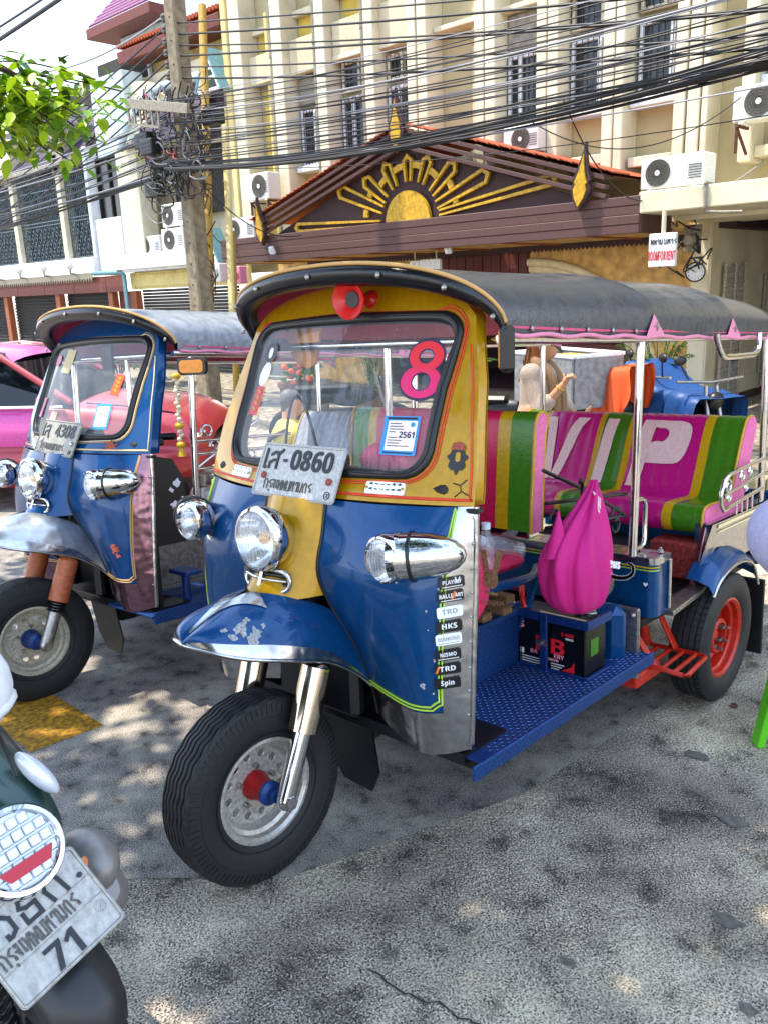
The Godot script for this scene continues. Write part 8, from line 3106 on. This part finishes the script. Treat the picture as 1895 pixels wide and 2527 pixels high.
func head_bones(c: Vector3, f: Vector3, s: float) -> Array:   # c the middle of the skull, f where the face looks
	var u := Vector3.UP
	var r := f.cross(u).normalized()
	return [[c + u * .02 * s - f * .015 * s, c + u * .015 * s + f * .02 * s, .078 * s, .072 * s], [c - u * .04 * s + f * .03 * s, c - u * .085 * s + f * .045 * s, .05 * s, .032 * s],
		[c - u * .01 * s + f * .085 * s, c - u * .035 * s + f * .105 * s, .008 * s, .013 * s], [c - u * .065 * s + f * .082 * s - r * .014 * s, c - u * .065 * s + f * .082 * s + r * .014 * s, .009 * s, .009 * s],
		[c + u * .018 * s + f * .078 * s - r * .03 * s, c + u * .018 * s + f * .078 * s + r * .03 * s, .012 * s, .012 * s],
		[c - u * .01 * s + r * .076 * s, c - u * .035 * s + r * .074 * s - f * .0 * s, .014 * s, .010 * s], [c - u * .01 * s - r * .076 * s, c - u * .035 * s - r * .074 * s, .014 * s, .010 * s]]

func face_parts(parent: Node, c: Vector3, f: Vector3, s: float):
	var u := Vector3.UP
	var r := f.cross(u).normalized()
	var mb := MB.new()
	for q in [-1, 1]: mb.ball(c + u * .004 * s + f * .078 * s + r * .031 * s * q, Vector3.ONE * .0115 * s, 10, 8)
	obj("eyes", mb, "frame_white", parent)
	mb = MB.new()
	for q in [-1, 1]:
		mb.ball(c + u * .004 * s + f * .086 * s + r * .031 * s * q, Vector3.ONE * .0055 * s, 8, 6)
		mb.tube([c + u * .027 * s + f * .088 * s + r * .018 * s * q, c + u * .031 * s + f * .086 * s + r * .032 * s * q, c + u * .026 * s + f * .076 * s + r * .047 * s * q], .0035 * s, 5)
	obj("brows_and_pupils", mb, "hair_dark", parent)
	mb = MB.new()
	mb.tube([c - u * .066 * s + f * .086 * s - r * .024 * s, c - u * .063 * s + f * .096 * s, c - u * .066 * s + f * .086 * s + r * .024 * s], .0055 * s, 6)
	obj("lips", mb, "lips", parent)

func hand_bones(w: Vector3, d: Vector3, n: Vector3, s: float, curl: float) -> Array:   # wrist, pointing direction, palm normal
	var b := []
	var side := d.cross(n).normalized()
	b.append([w, w + d * .045 * s, .022 * s, .028 * s])
	b.append([w + d * .03 * s - side * .018 * s, w + d * .075 * s - side * .022 * s, .016 * s, .014 * s])
	b.append([w + d * .03 * s + side * .018 * s, w + d * .075 * s + side * .022 * s, .016 * s, .014 * s])
	for k in 4:
		var x := (k - 1.5) * .0205 * s
		var l := [.036, .042, .039, .030][k] * s as float
		var p0 := w + d * .078 * s + side * x
		var d1 := (d * cos(curl) + n * sin(curl)).normalized()
		var d2 := (d * cos(curl * 2.1) + n * sin(curl * 2.1)).normalized()
		b.append([p0, p0 + d1 * l, .0095 * s, .009 * s])
		b.append([p0 + d1 * l, p0 + d1 * l + d2 * l * .8, .009 * s, .0075 * s])
	var tb := w + d * .028 * s + side * .03 * s
	var td := (side * .7 + d * .7 + n * .35).normalized()
	b.append([tb, tb + td * .035 * s, .0125 * s, .0105 * s])
	b.append([tb + td * .035 * s, tb + td * .035 * s + (td * .6 + n * .5 + d * .4).normalized() * .028 * s, .0105 * s, .0085 * s])
	return b

func people():
	mt("skin", "b98560", .55, 0, "faint", 8.0)
	mt("skin_pale", "c99674", .55, 0, "faint", 8.0)
	mt("hair_dark", "2a211c", .6, 0, "streak", 12.0)
	mt("hair_grey", "5b5752", .6, 0, "streak", 12.0)
	mt("hair_auburn", "8a4f1e", .5, 0, "streak", 14.0)
	mt("lips", "a04a44", .45)
	mt("knit", "d8c4b4", .85, 0, "wear", 12.0, "fine", .8)
	mt("scarf", "a8845f", .8, 0, "wear", 18.0)
	mt("polo", "d2c25a", .8, 0, "faint", 6.0, "bump", .3)
	mt("lilac_shirt", "a9a6c4", .8, 0, "faint", 5.0, "bump", .5)
	mt("trousers", "34363c", .85, 0, "faint", 5.0)
	mt("shoe", "1c1a1a", .6)
	var mb: MB
	# woman standing behind the near tuk tuk with a phone
	var s := .90
	var f := Vector3(.96, -.14, -.12).normalized()
	var fl := Vector3(f.x, 0, f.z).normalized()
	var r := fl.cross(Vector3.UP).normalized()
	var P := Vector3(-1.56, -.035, -4.05)
	var hd := P + Vector3(0, 1.30, 0) + fl * .045
	var t := thing("person", "woman in a pale knitted cardigan and spotted scarf looking at her raised hand", "person", Transform3D(Basis(), P))
	var sh := P + Vector3(0, 1.10, 0)
	var shl := sh + r * .155 * s; var shr := sh - r * .155 * s
	var el_n := sh + r * .19 + fl * .10 + Vector3(0, -.255, 0)
	var wr_n := el_n + fl * .16 + Vector3(0, .19, 0) - r * .04
	var el_f := sh - r * .19 + fl * .10 + Vector3(0, -.25, 0)
	var wr_f := el_f + fl * .15 + Vector3(0, -.08, 0) + r * .06
	var b := head_bones(hd, f, s)
	b.append([hd - Vector3(0, .09, 0) - fl * .02, sh + Vector3(0, .02, 0), .045 * s, .055 * s])
	b.append([shl, shr, .055, .055])
	b.append([sh + Vector3(0, -.08, 0), P + Vector3(0, .78, 0), .13 * s, .115 * s])
	b.append([P + Vector3(0, .80, 0) + r * .06, P + Vector3(0, .80, 0) - r * .06, .115, .115])
	for q in [[shl, el_n, wr_n], [shr, el_f, wr_f]]:
		b.append([q[0], q[1], .045, .037]); b.append([q[1], q[2], .037, .026])
	for q in [1.0, -1.0]:
		b.append([P + Vector3(0, .74, 0) + r * .075 * q, P + Vector3(0, .40, 0) + r * .08 * q, .078, .052])
		b.append([P + Vector3(0, .40, 0) + r * .08 * q, P + Vector3(0, .08, 0) + r * .08 * q, .05, .035])
		b.append([P + Vector3(0, .04, 0) + r * .08 * q - fl * .03, P + Vector3(0, .03, 0) + r * .08 * q + fl * .11, .035, .03])
	var body := sdf_mesh(b, .035, .013)
	var hb := hand_bones(wr_n, (Vector3(0, .85, 0) + fl * .5).normalized(), (fl * .8 - Vector3(0, .4, 0) - r * .3).normalized(), .85, .9)
	var h1 := sdf_mesh(hb, .008, .0038)
	body.st.append_from(h1.done(), 0, Transform3D())
	var h2 := sdf_mesh(hand_bones(wr_f, (fl + Vector3(0, .4, 0)).normalized(), Vector3(0, 1, 0), .85, .5), .008, .0045)
	body.st.append_from(h2.done(), 0, Transform3D())
	obj("body", body, "skin", t, -P)
	face_parts(t.get_child(0), hd, f, s)
	var grow := func(bones: Array, g: float):
		var o := []
		for q in bones: o.append([q[0], q[1], q[2] + g, q[3] + g])
		return o
	var cloth := []
	cloth.append([shl, shr, .055, .055]); cloth.append([sh + Vector3(0, -.06, 0), P + Vector3(0, .70, 0), .125, .135])
	cloth.append([P + Vector3(0, .74, 0) + r * .06, P + Vector3(0, .74, 0) - r * .06, .12, .12])
	cloth.append([P + Vector3(0, .74, 0), P + Vector3(0, .62, 0), .15, .16])
	for q in [[shl, el_n, wr_n], [shr, el_f, wr_f]]:
		cloth.append([q[0], q[1], .05, .044]); cloth.append([q[1], q[1].lerp(q[2], .35), .044, .042])
	obj("cardigan", sdf_mesh(grow.call(cloth, .012), .04, .013), "knit", t, -P)
	var tr := []
	for q in [1.0, -1.0]:
		tr.append([P + Vector3(0, .74, 0) + r * .075 * q, P + Vector3(0, .40, 0) + r * .08 * q, .085, .064])
		tr.append([P + Vector3(0, .40, 0) + r * .08 * q, P + Vector3(0, .1, 0) + r * .08 * q, .062, .052])
	obj("trousers", sdf_mesh(tr, .02, .015), "trousers", t, -P)
	mb = MB.new()
	for q in [-1.0, 1.0]:
		mb.tube(smoothed([sh + Vector3(0, .09, 0) - fl * .05, sh + r * .065 * q + Vector3(0, .07, 0) + fl * .02, sh + r * .06 * q + fl * .12 + Vector3(0, -.03, 0), sh + r * .055 * q + fl * .16 + Vector3(0, -.2, 0), sh + r * .06 * q + fl * .16 + Vector3(0, -.42, 0)], 20), .038, 10)
	obj("scarf", mb, "scarf", t, -P)
	var hair := [[hd + Vector3(0, .035, 0) - fl * .025, hd + Vector3(0, .01, 0) - fl * .03, .088 * s, .086 * s], [hd - fl * .05, hd - fl * .075 + Vector3(0, -.16, 0), .07, .062], [hd - fl * .075 + Vector3(0, -.16, 0), hd - fl * .13 + Vector3(0, -.40, 0), .062, .035]]
	var hm := sdf_mesh(hair, .03, .012)
	obj("hair", hm, "hair_auburn", t, -P)
	mb = MB.new()
	for k in 60:
		var p0 := hd + Vector3(0, rng.randf_range(-.02, .08), 0) - fl * rng.randf_range(.06, .10) + r * rng.randf_range(-.07, .07)
		mb.tube(smoothed([p0, p0 + Vector3(0, -.16, 0) - fl * rng.randf_range(.0, .04) + r * rng.randf_range(-.02, .02), p0 + Vector3(0, -.36 + rng.randf_range(-.08, .04), 0) - fl * rng.randf_range(.02, .10)], 8), .005, 4)
	tag(obj("hair_strands", mb, "hair_auburn", t, -P), "", "", "", "stuff")
	mb = MB.new()
	mb.tube(circle(Vector3.ZERO, .031, 14).map(func(v): return wr_n.lerp(el_n, .12) + r * v.x + fl * v.y * .9 - Vector3(0, v.y * .5, 0)), .004, 5, false, true)
	obj("bracelet", mb, "sun_gold", t, -P)
	# man sitting low behind the left tuk tuk, seen from behind
	P = Vector3(-3.36, 0, -3.22)
	f = Vector3(.45, -.12, -.88).normalized()
	fl = Vector3(f.x, 0, f.z).normalized()
	r = fl.cross(Vector3.UP).normalized()
	s = .95
	hd = P + Vector3(0, .835, 0)
	t = thing("person", "man with cropped grey hair and yellow shirt sitting with his back turned", "person", Transform3D(Basis(), P))
	sh = P + Vector3(0, .60, 0) - fl * .03
	shl = sh + r * .18; shr = sh - r * .18
	b = head_bones(hd, f, s)
	b.append([hd - Vector3(0, .07, 0) - fl * .03, sh + Vector3(0, .03, 0), .055, .062])
	b.append([shl, shr, .06, .06])
	b.append([sh + Vector3(0, -.08, 0), P + Vector3(0, .26, 0) - fl * .02, .145, .14])
	b.append([P + Vector3(0, .25, 0) + r * .08, P + Vector3(0, .25, 0) - r * .08, .13, .13])
	var arms := []
	for q in [[shl, r], [shr, -r]]:
		var e: Vector3 = q[0] + q[1] * .04 + Vector3(0, -.24, 0) + fl * .10
		var w: Vector3 = e + fl * .2 - q[1] * .08 + Vector3(0, .04, 0)
		arms.append([q[0], e, w])
		b.append([q[0], e, .05, .042]); b.append([e, w, .042, .03])
	for q in [1.0, -1.0]:
		var kn: Vector3 = P + Vector3(0, .40, 0) + r * .13 * q + fl * .40
		b.append([P + Vector3(0, .24, 0) + r * .09 * q, kn, .085, .06])
		b.append([kn, P + Vector3(0, .08, 0) + r * .13 * q + fl * .42, .058, .04])
		b.append([P + Vector3(0, .04, 0) + r * .13 * q + fl * .40, P + Vector3(0, .03, 0) + r * .14 * q + fl * .56, .036, .03])
	body = sdf_mesh(b, .035, .014)
	for a in arms:
		body.st.append_from(sdf_mesh(hand_bones(a[2], (fl - Vector3(0, .3, 0)).normalized(), Vector3(0, -1, 0), .9, .5), .008, .0045).done(), 0, Transform3D())
	obj("body", body, "skin_pale", t, -P)
	face_parts(t.get_child(0), hd, f, s)
	cloth = [[shl, shr, .066, .066], [sh + Vector3(0, -.06, 0), P + Vector3(0, .24, 0) - fl * .02, .15, .155]]
	for a in arms: cloth.append([a[0], a[0].lerp(a[1], .75), .062, .058])
	cloth.append([sh + Vector3(0, .03, 0) + r * .03, sh + Vector3(0, .03, 0) - r * .03, .07, .07])
	obj("shirt", sdf_mesh(grow.call(cloth, .008), .035, .014), "polo", t, -P)
	tr = [[P + Vector3(0, .22, 0) + r * .09, P + Vector3(0, .22, 0) - r * .09, .14, .14]]
	for q in [1.0, -1.0]:
		var kn: Vector3 = P + Vector3(0, .40, 0) + r * .13 * q + fl * .40
		tr.append([P + Vector3(0, .24, 0) + r * .09 * q, kn, .095, .072])
		tr.append([kn, P + Vector3(0, .1, 0) + r * .13 * q + fl * .42, .07, .056])
	obj("trousers", sdf_mesh(tr, .02, .015), "trousers", t, -P)
	obj("hair", sdf_mesh([[hd + Vector3(0, .032, 0) - fl * .022, hd + Vector3(0, .028, 0) + fl * .01, .08 * s, .074 * s], [hd - fl * .035, hd - fl * .045 - Vector3(0, .045, 0), .068 * s, .05 * s]], .02, .01), "hair_grey", t, -P)
	mb = MB.new()
	mb.tube(smoothed([sh + r * .17 + Vector3(0, .055, 0), sh - fl * .175 + r * .05 + Vector3(0, -.04, 0), sh - fl * .165 - r * .12 + Vector3(0, -.2, 0)], 12), .018, 8)
	mb.tube(smoothed([sh - r * .17 + Vector3(0, .055, 0), sh - fl * .175 - r * .02 + Vector3(0, -.06, 0), sh - fl * .165 + r * .1 + Vector3(0, -.22, 0)], 12), .016, 8)
	obj("strap", mb, "trousers", t, -P)
	mb = MB.new()
	mb.box(Vector3(0, .06, 0), Vector3(.34, .12, .34), .02)
	for q in [Vector3(.12, -.0, .12), Vector3(-.12, 0, .12), Vector3(.12, 0, -.12), Vector3(-.12, 0, -.12)]: mb.box(q + Vector3(0, .02, 0), Vector3(.05, .04, .05))
	tag(obj("low_stool", mb, "cloth_pink", self, P), "low stool under the man in the yellow shirt", "stool")
	# bystander at the right edge: only an elbow in a lilac sleeve reaches into the frame
	P = Vector3(1.46, 0, -.98)
	f = Vector3(.75, -.1, -.65).normalized()
	fl = Vector3(f.x, 0, f.z).normalized()
	r = fl.cross(Vector3.UP).normalized()
	s = 1.0
	hd = P + Vector3(0, 1.49, 0)
	t = thing("person", "person cut off by the right edge, bent elbow in a lilac grey sleeve", "person", Transform3D(Basis(), P))
	sh = P + Vector3(0, 1.29, 0)
	shl = sh + r * .17; shr = sh - r * .17
	var el := Vector3(1.262, 1.15, -.62)
	var wr := P + Vector3(0, 1.05, 0) + fl * .2 - r * .1
	b = head_bones(hd, f, s)
	b.append([hd - Vector3(0, .09, 0), sh + Vector3(0, .02, 0), .05, .06])
	b.append([shl, shr, .058, .058])
	b.append([sh + Vector3(0, -.08, 0), P + Vector3(0, .9, 0), .13, .12])
	b.append([P + Vector3(0, .86, 0) + r * .06, P + Vector3(0, .86, 0) - r * .06, .12, .12])
	b.append([shr, el, .05, .045]); b.append([el, wr, .043, .03])
	b.append([shl, shl + Vector3(0, -.28, 0) + r * .05, .05, .042]); b.append([shl + Vector3(0, -.28, 0) + r * .05, shl + Vector3(0, -.5, 0) + fl * .1, .042, .03])
	for q in [1.0, -1.0]:
		b.append([P + Vector3(0, .82, 0) + r * .08 * q, P + Vector3(0, .45, 0) + r * .09 * q, .085, .058])
		b.append([P + Vector3(0, .45, 0) + r * .09 * q, P + Vector3(0, .09, 0) + r * .09 * q, .056, .04])
		b.append([P + Vector3(0, .04, 0) + r * .09 * q - fl * .04, P + Vector3(0, .03, 0) + r * .09 * q + fl * .13, .036, .03])
	body = sdf_mesh(b, .035, .014)
	for a in [[wr, (fl + Vector3(0, .2, 0)).normalized()], [shl + Vector3(0, -.5, 0) + fl * .1, (fl * .4 - Vector3(0, 1, 0)).normalized()]]:
		body.st.append_from(sdf_mesh(hand_bones(a[0], a[1], -r, .9, .5), .008, .0045).done(), 0, Transform3D())
	obj("body", body, "skin", t, -P)
	face_parts(t.get_child(0), hd, f, s)
	cloth = [[shl, shr, .07, .07], [sh + Vector3(0, -.06, 0), P + Vector3(0, .84, 0), .145, .15], [shr, el, .075, .082], [el, el.lerp(wr, .6), .082, .06], [shl, shl + Vector3(0, -.28, 0) + r * .05, .07, .06], [el + Vector3(0, -.03, 0), el + Vector3(0, -.075, 0), .055, .035]]
	obj("shirt", sdf_mesh(cloth, .03, .012), "lilac_shirt", t, -P)
	tr = []
	for q in [1.0, -1.0]:
		tr.append([P + Vector3(0, .84, 0) + r * .08 * q, P + Vector3(0, .45, 0) + r * .09 * q, .1, .072])
		tr.append([P + Vector3(0, .45, 0) + r * .09 * q, P + Vector3(0, .1, 0) + r * .09 * q, .07, .058])
	obj("trousers", sdf_mesh(tr, .02, .016), "trousers", t, -P)
	obj("hair", sdf_mesh([[hd + Vector3(0, .035, 0) - fl * .02, hd + Vector3(0, .03, 0) + fl * .005, .086, .08], [hd - fl * .04, hd - fl * .05 - Vector3(0, .06, 0), .07, .05]], .02, .012), "hair_dark", t, -P)

func drape(l: float, w: float, fall: float, folds: float, sag: float) -> MB:   # cloth thrown over a saddle, hanging down both sides
	var mb := MB.new()
	for side in 2:
		var rings := []
		for i in 37:
			var f := i / 36.0
			var r := PackedVector3Array()
			for k in 25:
				var s := (k - 12) / 12.0
				var a := absf(s)
				var fo := sin(f * folds * TAU + 1.7 * s) * .5 + sin(f * folds * 2.3 * TAU + s * 4.0) * .3
				var y := -sag * .25 * sin(f * PI * 1.3) * f - maxf(0, a - .35) / .65 * fall * (1.0 + .16 * sin(f * 9.0 + s)) + .03 * sin(f * 11.0) * (1 - a)
				var z := signf(s) * (minf(a, .38) / .38 * w + maxf(0, a - .38) * .10 + fo * .05 * a)
				r.append(Vector3(lerpf(-l / 2, l / 2, f) + .04 * sin(s * 5.0 + f * 4.0) * a, y + side * -.008, z))
			if side: r.reverse()
			rings.append(r)
		mb.loft(rings, false)
	return mb

func roadside():
	var mb: MB
	motorbike(Transform3D(Basis(Vector3.UP, .35), Vector3(-2.55, .0, -4.95)), "motorcycle with a grey delivery box parked behind the near tuk tuk", "black_paint")
	# grey delivery box on its back
	var bx := Transform3D(Basis(Vector3.UP, -.38), Vector3(-1.90, .70, -5.02))
	var t := thing("delivery_box", "large open grey delivery box lettered KERRY on the motorcycle's rear", "box", bx)
	mb = MB.new()
	var w := .80; var h := .42; var d := .5
	for q in [[Vector3(0, h / 2, d / 2), Vector3(w, h, .02)], [Vector3(0, h / 2, -d / 2), Vector3(w, h, .02)], [Vector3(-w / 2, h / 2, 0), Vector3(.02, h, d - .022)], [Vector3(w / 2, h / 2, 0), Vector3(.02, h, d - .022)], [Vector3(0, .01, 0), Vector3(w - .022, .02, d - .022)]]: mb.box(q[0], q[1], .004)
	obj("shell", mb, "kerry_grey", t)
	mb = MB.new()
	for q in [[Vector3(0, h, d / 2), Vector3(w + .02, .03, .035)], [Vector3(0, h, -d / 2), Vector3(w + .02, .03, .035)], [Vector3(-w / 2, h, 0), Vector3(.035, .03, d - .04)], [Vector3(w / 2, h, 0), Vector3(.035, .03, d - .04)]]: mb.box(q[0], q[1], .006)
	obj("edge_rim", mb, "frame_white", t)
	words("box_words", "KERRY", .072, .004, at(-.02, .17, d / 2 + .011), "sticker_red", t, true, false, 1.15)
	words("box_words", "EXPRESS", .028, .004, at(.0, .105, d / 2 + .011), "sticker_white", t)
	mb = MB.new()
	mb.box(Vector3(.26, .235, d / 2 + .012), Vector3(.10, .09, .004))
	obj("orange_label", mb, "cord", t)
	mb = MB.new()
	mb.box(Vector3(-.05, .34, -.1), Vector3(.3, .12, .18), .01)
	tag(obj("parcel", mb, "seat_gold", self, bx * Vector3.ZERO), "yellow parcel lying inside the open grey delivery box", "parcel")
	get_node("parcel").basis = bx.basis
	motorbike(Transform3D(Basis(Vector3.UP, 1.0), Vector3(-1.62, .0, -5.3)), "motorcycle under an orange jacket beside the bright post", "black_paint")
	mb = drape(.62, .2, .34, 4.0, .25)
	tag(obj("orange_jacket", mb, "orange_cloth", self, Vector3(-1.60, 1.0, -5.15)), "orange jacket draped over the motorcycle beside the bright post", "jacket")
	motorbike(Transform3D(Basis(Vector3.UP, -.5), Vector3(-1.15, .0, -5.6)), "motorcycle half covered by a blue sheet near the folding gate", "black_paint")
	mb = drape(1.0, .24, .42, 5.5, .4)
	var sheet := obj("blue_sheet", mb, "tarp_blue", self, Vector3(-1.15, .86, -5.6))
	sheet.rotation = Vector3(0, -.5, -.3)
	tag(sheet, "blue plastic sheet thrown over the motorcycle near the folding gate", "sheet")
	motorbike(Transform3D(Basis(Vector3.UP, .8), Vector3(-4.6, .0, -5.0)), "dark motorcycle by the kerb seen between the two tuk tuks", "black_paint")
	# pots of red flowers seen past the left tuk tuk
	t = thing("flower_tub", "tub of orange red flowers behind the left tuk tuk's open side", "plant pot", at(-6.35, .12, -5.9))
	mb = MB.new()
	mb.lathe([Vector2(0, 0), Vector2(.16, 0), Vector2(.22, .4), Vector2(.24, .4), Vector2(.24, .46), Vector2(0, .44)], Transform3D(), 16)
	obj("tub", mb, "clay", t)
	mb = MB.new()
	for k in 40: mb.ball(Vector3(rng.randfn(0, .16), .72 + rng.randfn(0, .16), rng.randfn(0, .14)), Vector3(.05, .04, .05), 7, 5)
	tag(obj("blossom", mb, "orange_cloth", t), "", "", "", "stuff")
	mb = MB.new()
	for k in 60:
		var a := rng.randf() * TAU
		var p := Vector3(cos(a) * .2 * rng.randf(), rng.randf_range(.42, .75), sin(a) * .2 * rng.randf())
		mb.flat()
		mb.tri(p, p + Vector3(cos(a) * .1, .06, sin(a) * .1), p + Vector3(-sin(a) * .05, .08, cos(a) * .05))
	tag(obj("foliage", mb, "bush_leaf", t), "", "", "", "stuff")
	# green stool at the right edge
	t = thing("plastic_stool", "bright green plastic stool cut off by the right edge", "stool", at(1.06, 0, -1.88))
	mt("lime_plastic", "5cc81a", .4)
	mb = MB.new()
	mb.box(Vector3(0, .43, 0), Vector3(.28, .03, .28), .012)
	obj("seat", mb, "lime_plastic", t)
	for q in [Vector3(-1, 0, -1), Vector3(1, 0, -1), Vector3(1, 0, 1), Vector3(-1, 0, 1)]:
		mb = MB.new()
		mb.bar(q * .165, q * .115 + Vector3(0, .43, 0), .055, .03, q, .004)
		obj("leg", mb, "lime_plastic", t)
	for q in [[Vector3(.42, .004, .60), "yellow fallen leaf on the concrete near the scooter's plate", "leaf_young"], [Vector3(.72, .004, -1.93), "brown fallen leaf beside the near tuk tuk's rear wheel", "rust"]]:
		var lf := obj("fallen_leaf", leaf_mesh(.045, .028), q[2], self, q[0])
		lf.rotation = Vector3(-.12, 1.0 + q[0].x * 3.0, .2)
		tag(lf, q[1], "leaf")

func build():
	street_materials()
	ground()
	main_building()
	gable()
	left_terrace()
	street_gear()
	plants()
	tuk_one(Transform3D(Basis(Vector3.BACK, deg_to_rad(2.5)) * Basis(Vector3.RIGHT, deg_to_rad(-2.6)), Vector3.ZERO))
	tuk_two(Transform3D((Basis(Vector3.UP, deg_to_rad(1.6)) * Basis(Vector3.BACK, deg_to_rad(3.5)) * Basis(Vector3.RIGHT, deg_to_rad(-4.1))).scaled(Vector3.ONE * .955), Vector3(-1.69, -.008, -.10)))
	taxi(Transform3D(Basis(Vector3(.78, 0, -.626), Vector3.UP, Vector3(.626, 0, .78)), Vector3(-5.81, 0, -2.02)))
	scooter()
	people()
	roadside()

func _ready():
	# camera, sky, sun, exposure
	var cam := Camera3D.new()
	cam.name = "camera"
	add_child(cam)
	cam.position = Vector3(1.805, 1.7, 1.241)
	cam.basis = Basis(Vector3.UP, deg_to_rad(43.2)) * Basis(Vector3.RIGHT, deg_to_rad(-15)) * Basis(Vector3.BACK, deg_to_rad(-2.2))
	cam.fov = 63.0
	cam.near = 0.02
	cam.far = 400.0
	cam.current = true
	var we := WorldEnvironment.new()
	we.name = "world_environment"
	var env := Environment.new()
	env.background_mode = Environment.BG_SKY
	env.sky = Sky.new()
	var sm := ProceduralSkyMaterial.new()
	sm.sky_top_color = Color(0.62, 0.71, 0.84)
	sm.sky_horizon_color = Color(0.97, 0.965, 0.95)
	sm.sky_curve = 0.12
	sm.sky_energy_multiplier = 1.45
	sm.ground_bottom_color = Color(0.3, 0.29, 0.28)
	sm.ground_horizon_color = Color(0.8, 0.8, 0.8)
	env.sky.sky_material = sm
	env.tonemap_mode = Environment.TONE_MAPPER_LINEAR
	env.tonemap_exposure = 1.85
	env.sdfgi_enabled = true
	env.ssao_enabled = true
	env.ssil_enabled = true
	we.environment = env
	add_child(we)
	var sun := DirectionalLight3D.new()
	sun.name = "sun"
	add_child(sun)
	sun.light_energy = 1.5
	sun.light_color = Color(1.0, 0.96, 0.89)
	sun.light_angular_distance = 0.5
	sun.shadow_enabled = true
	sun.look_at_from_position(Vector3(-3.0, 8.8, 2.2), Vector3.ZERO)
	materials()
	rng.seed = 11
	build()
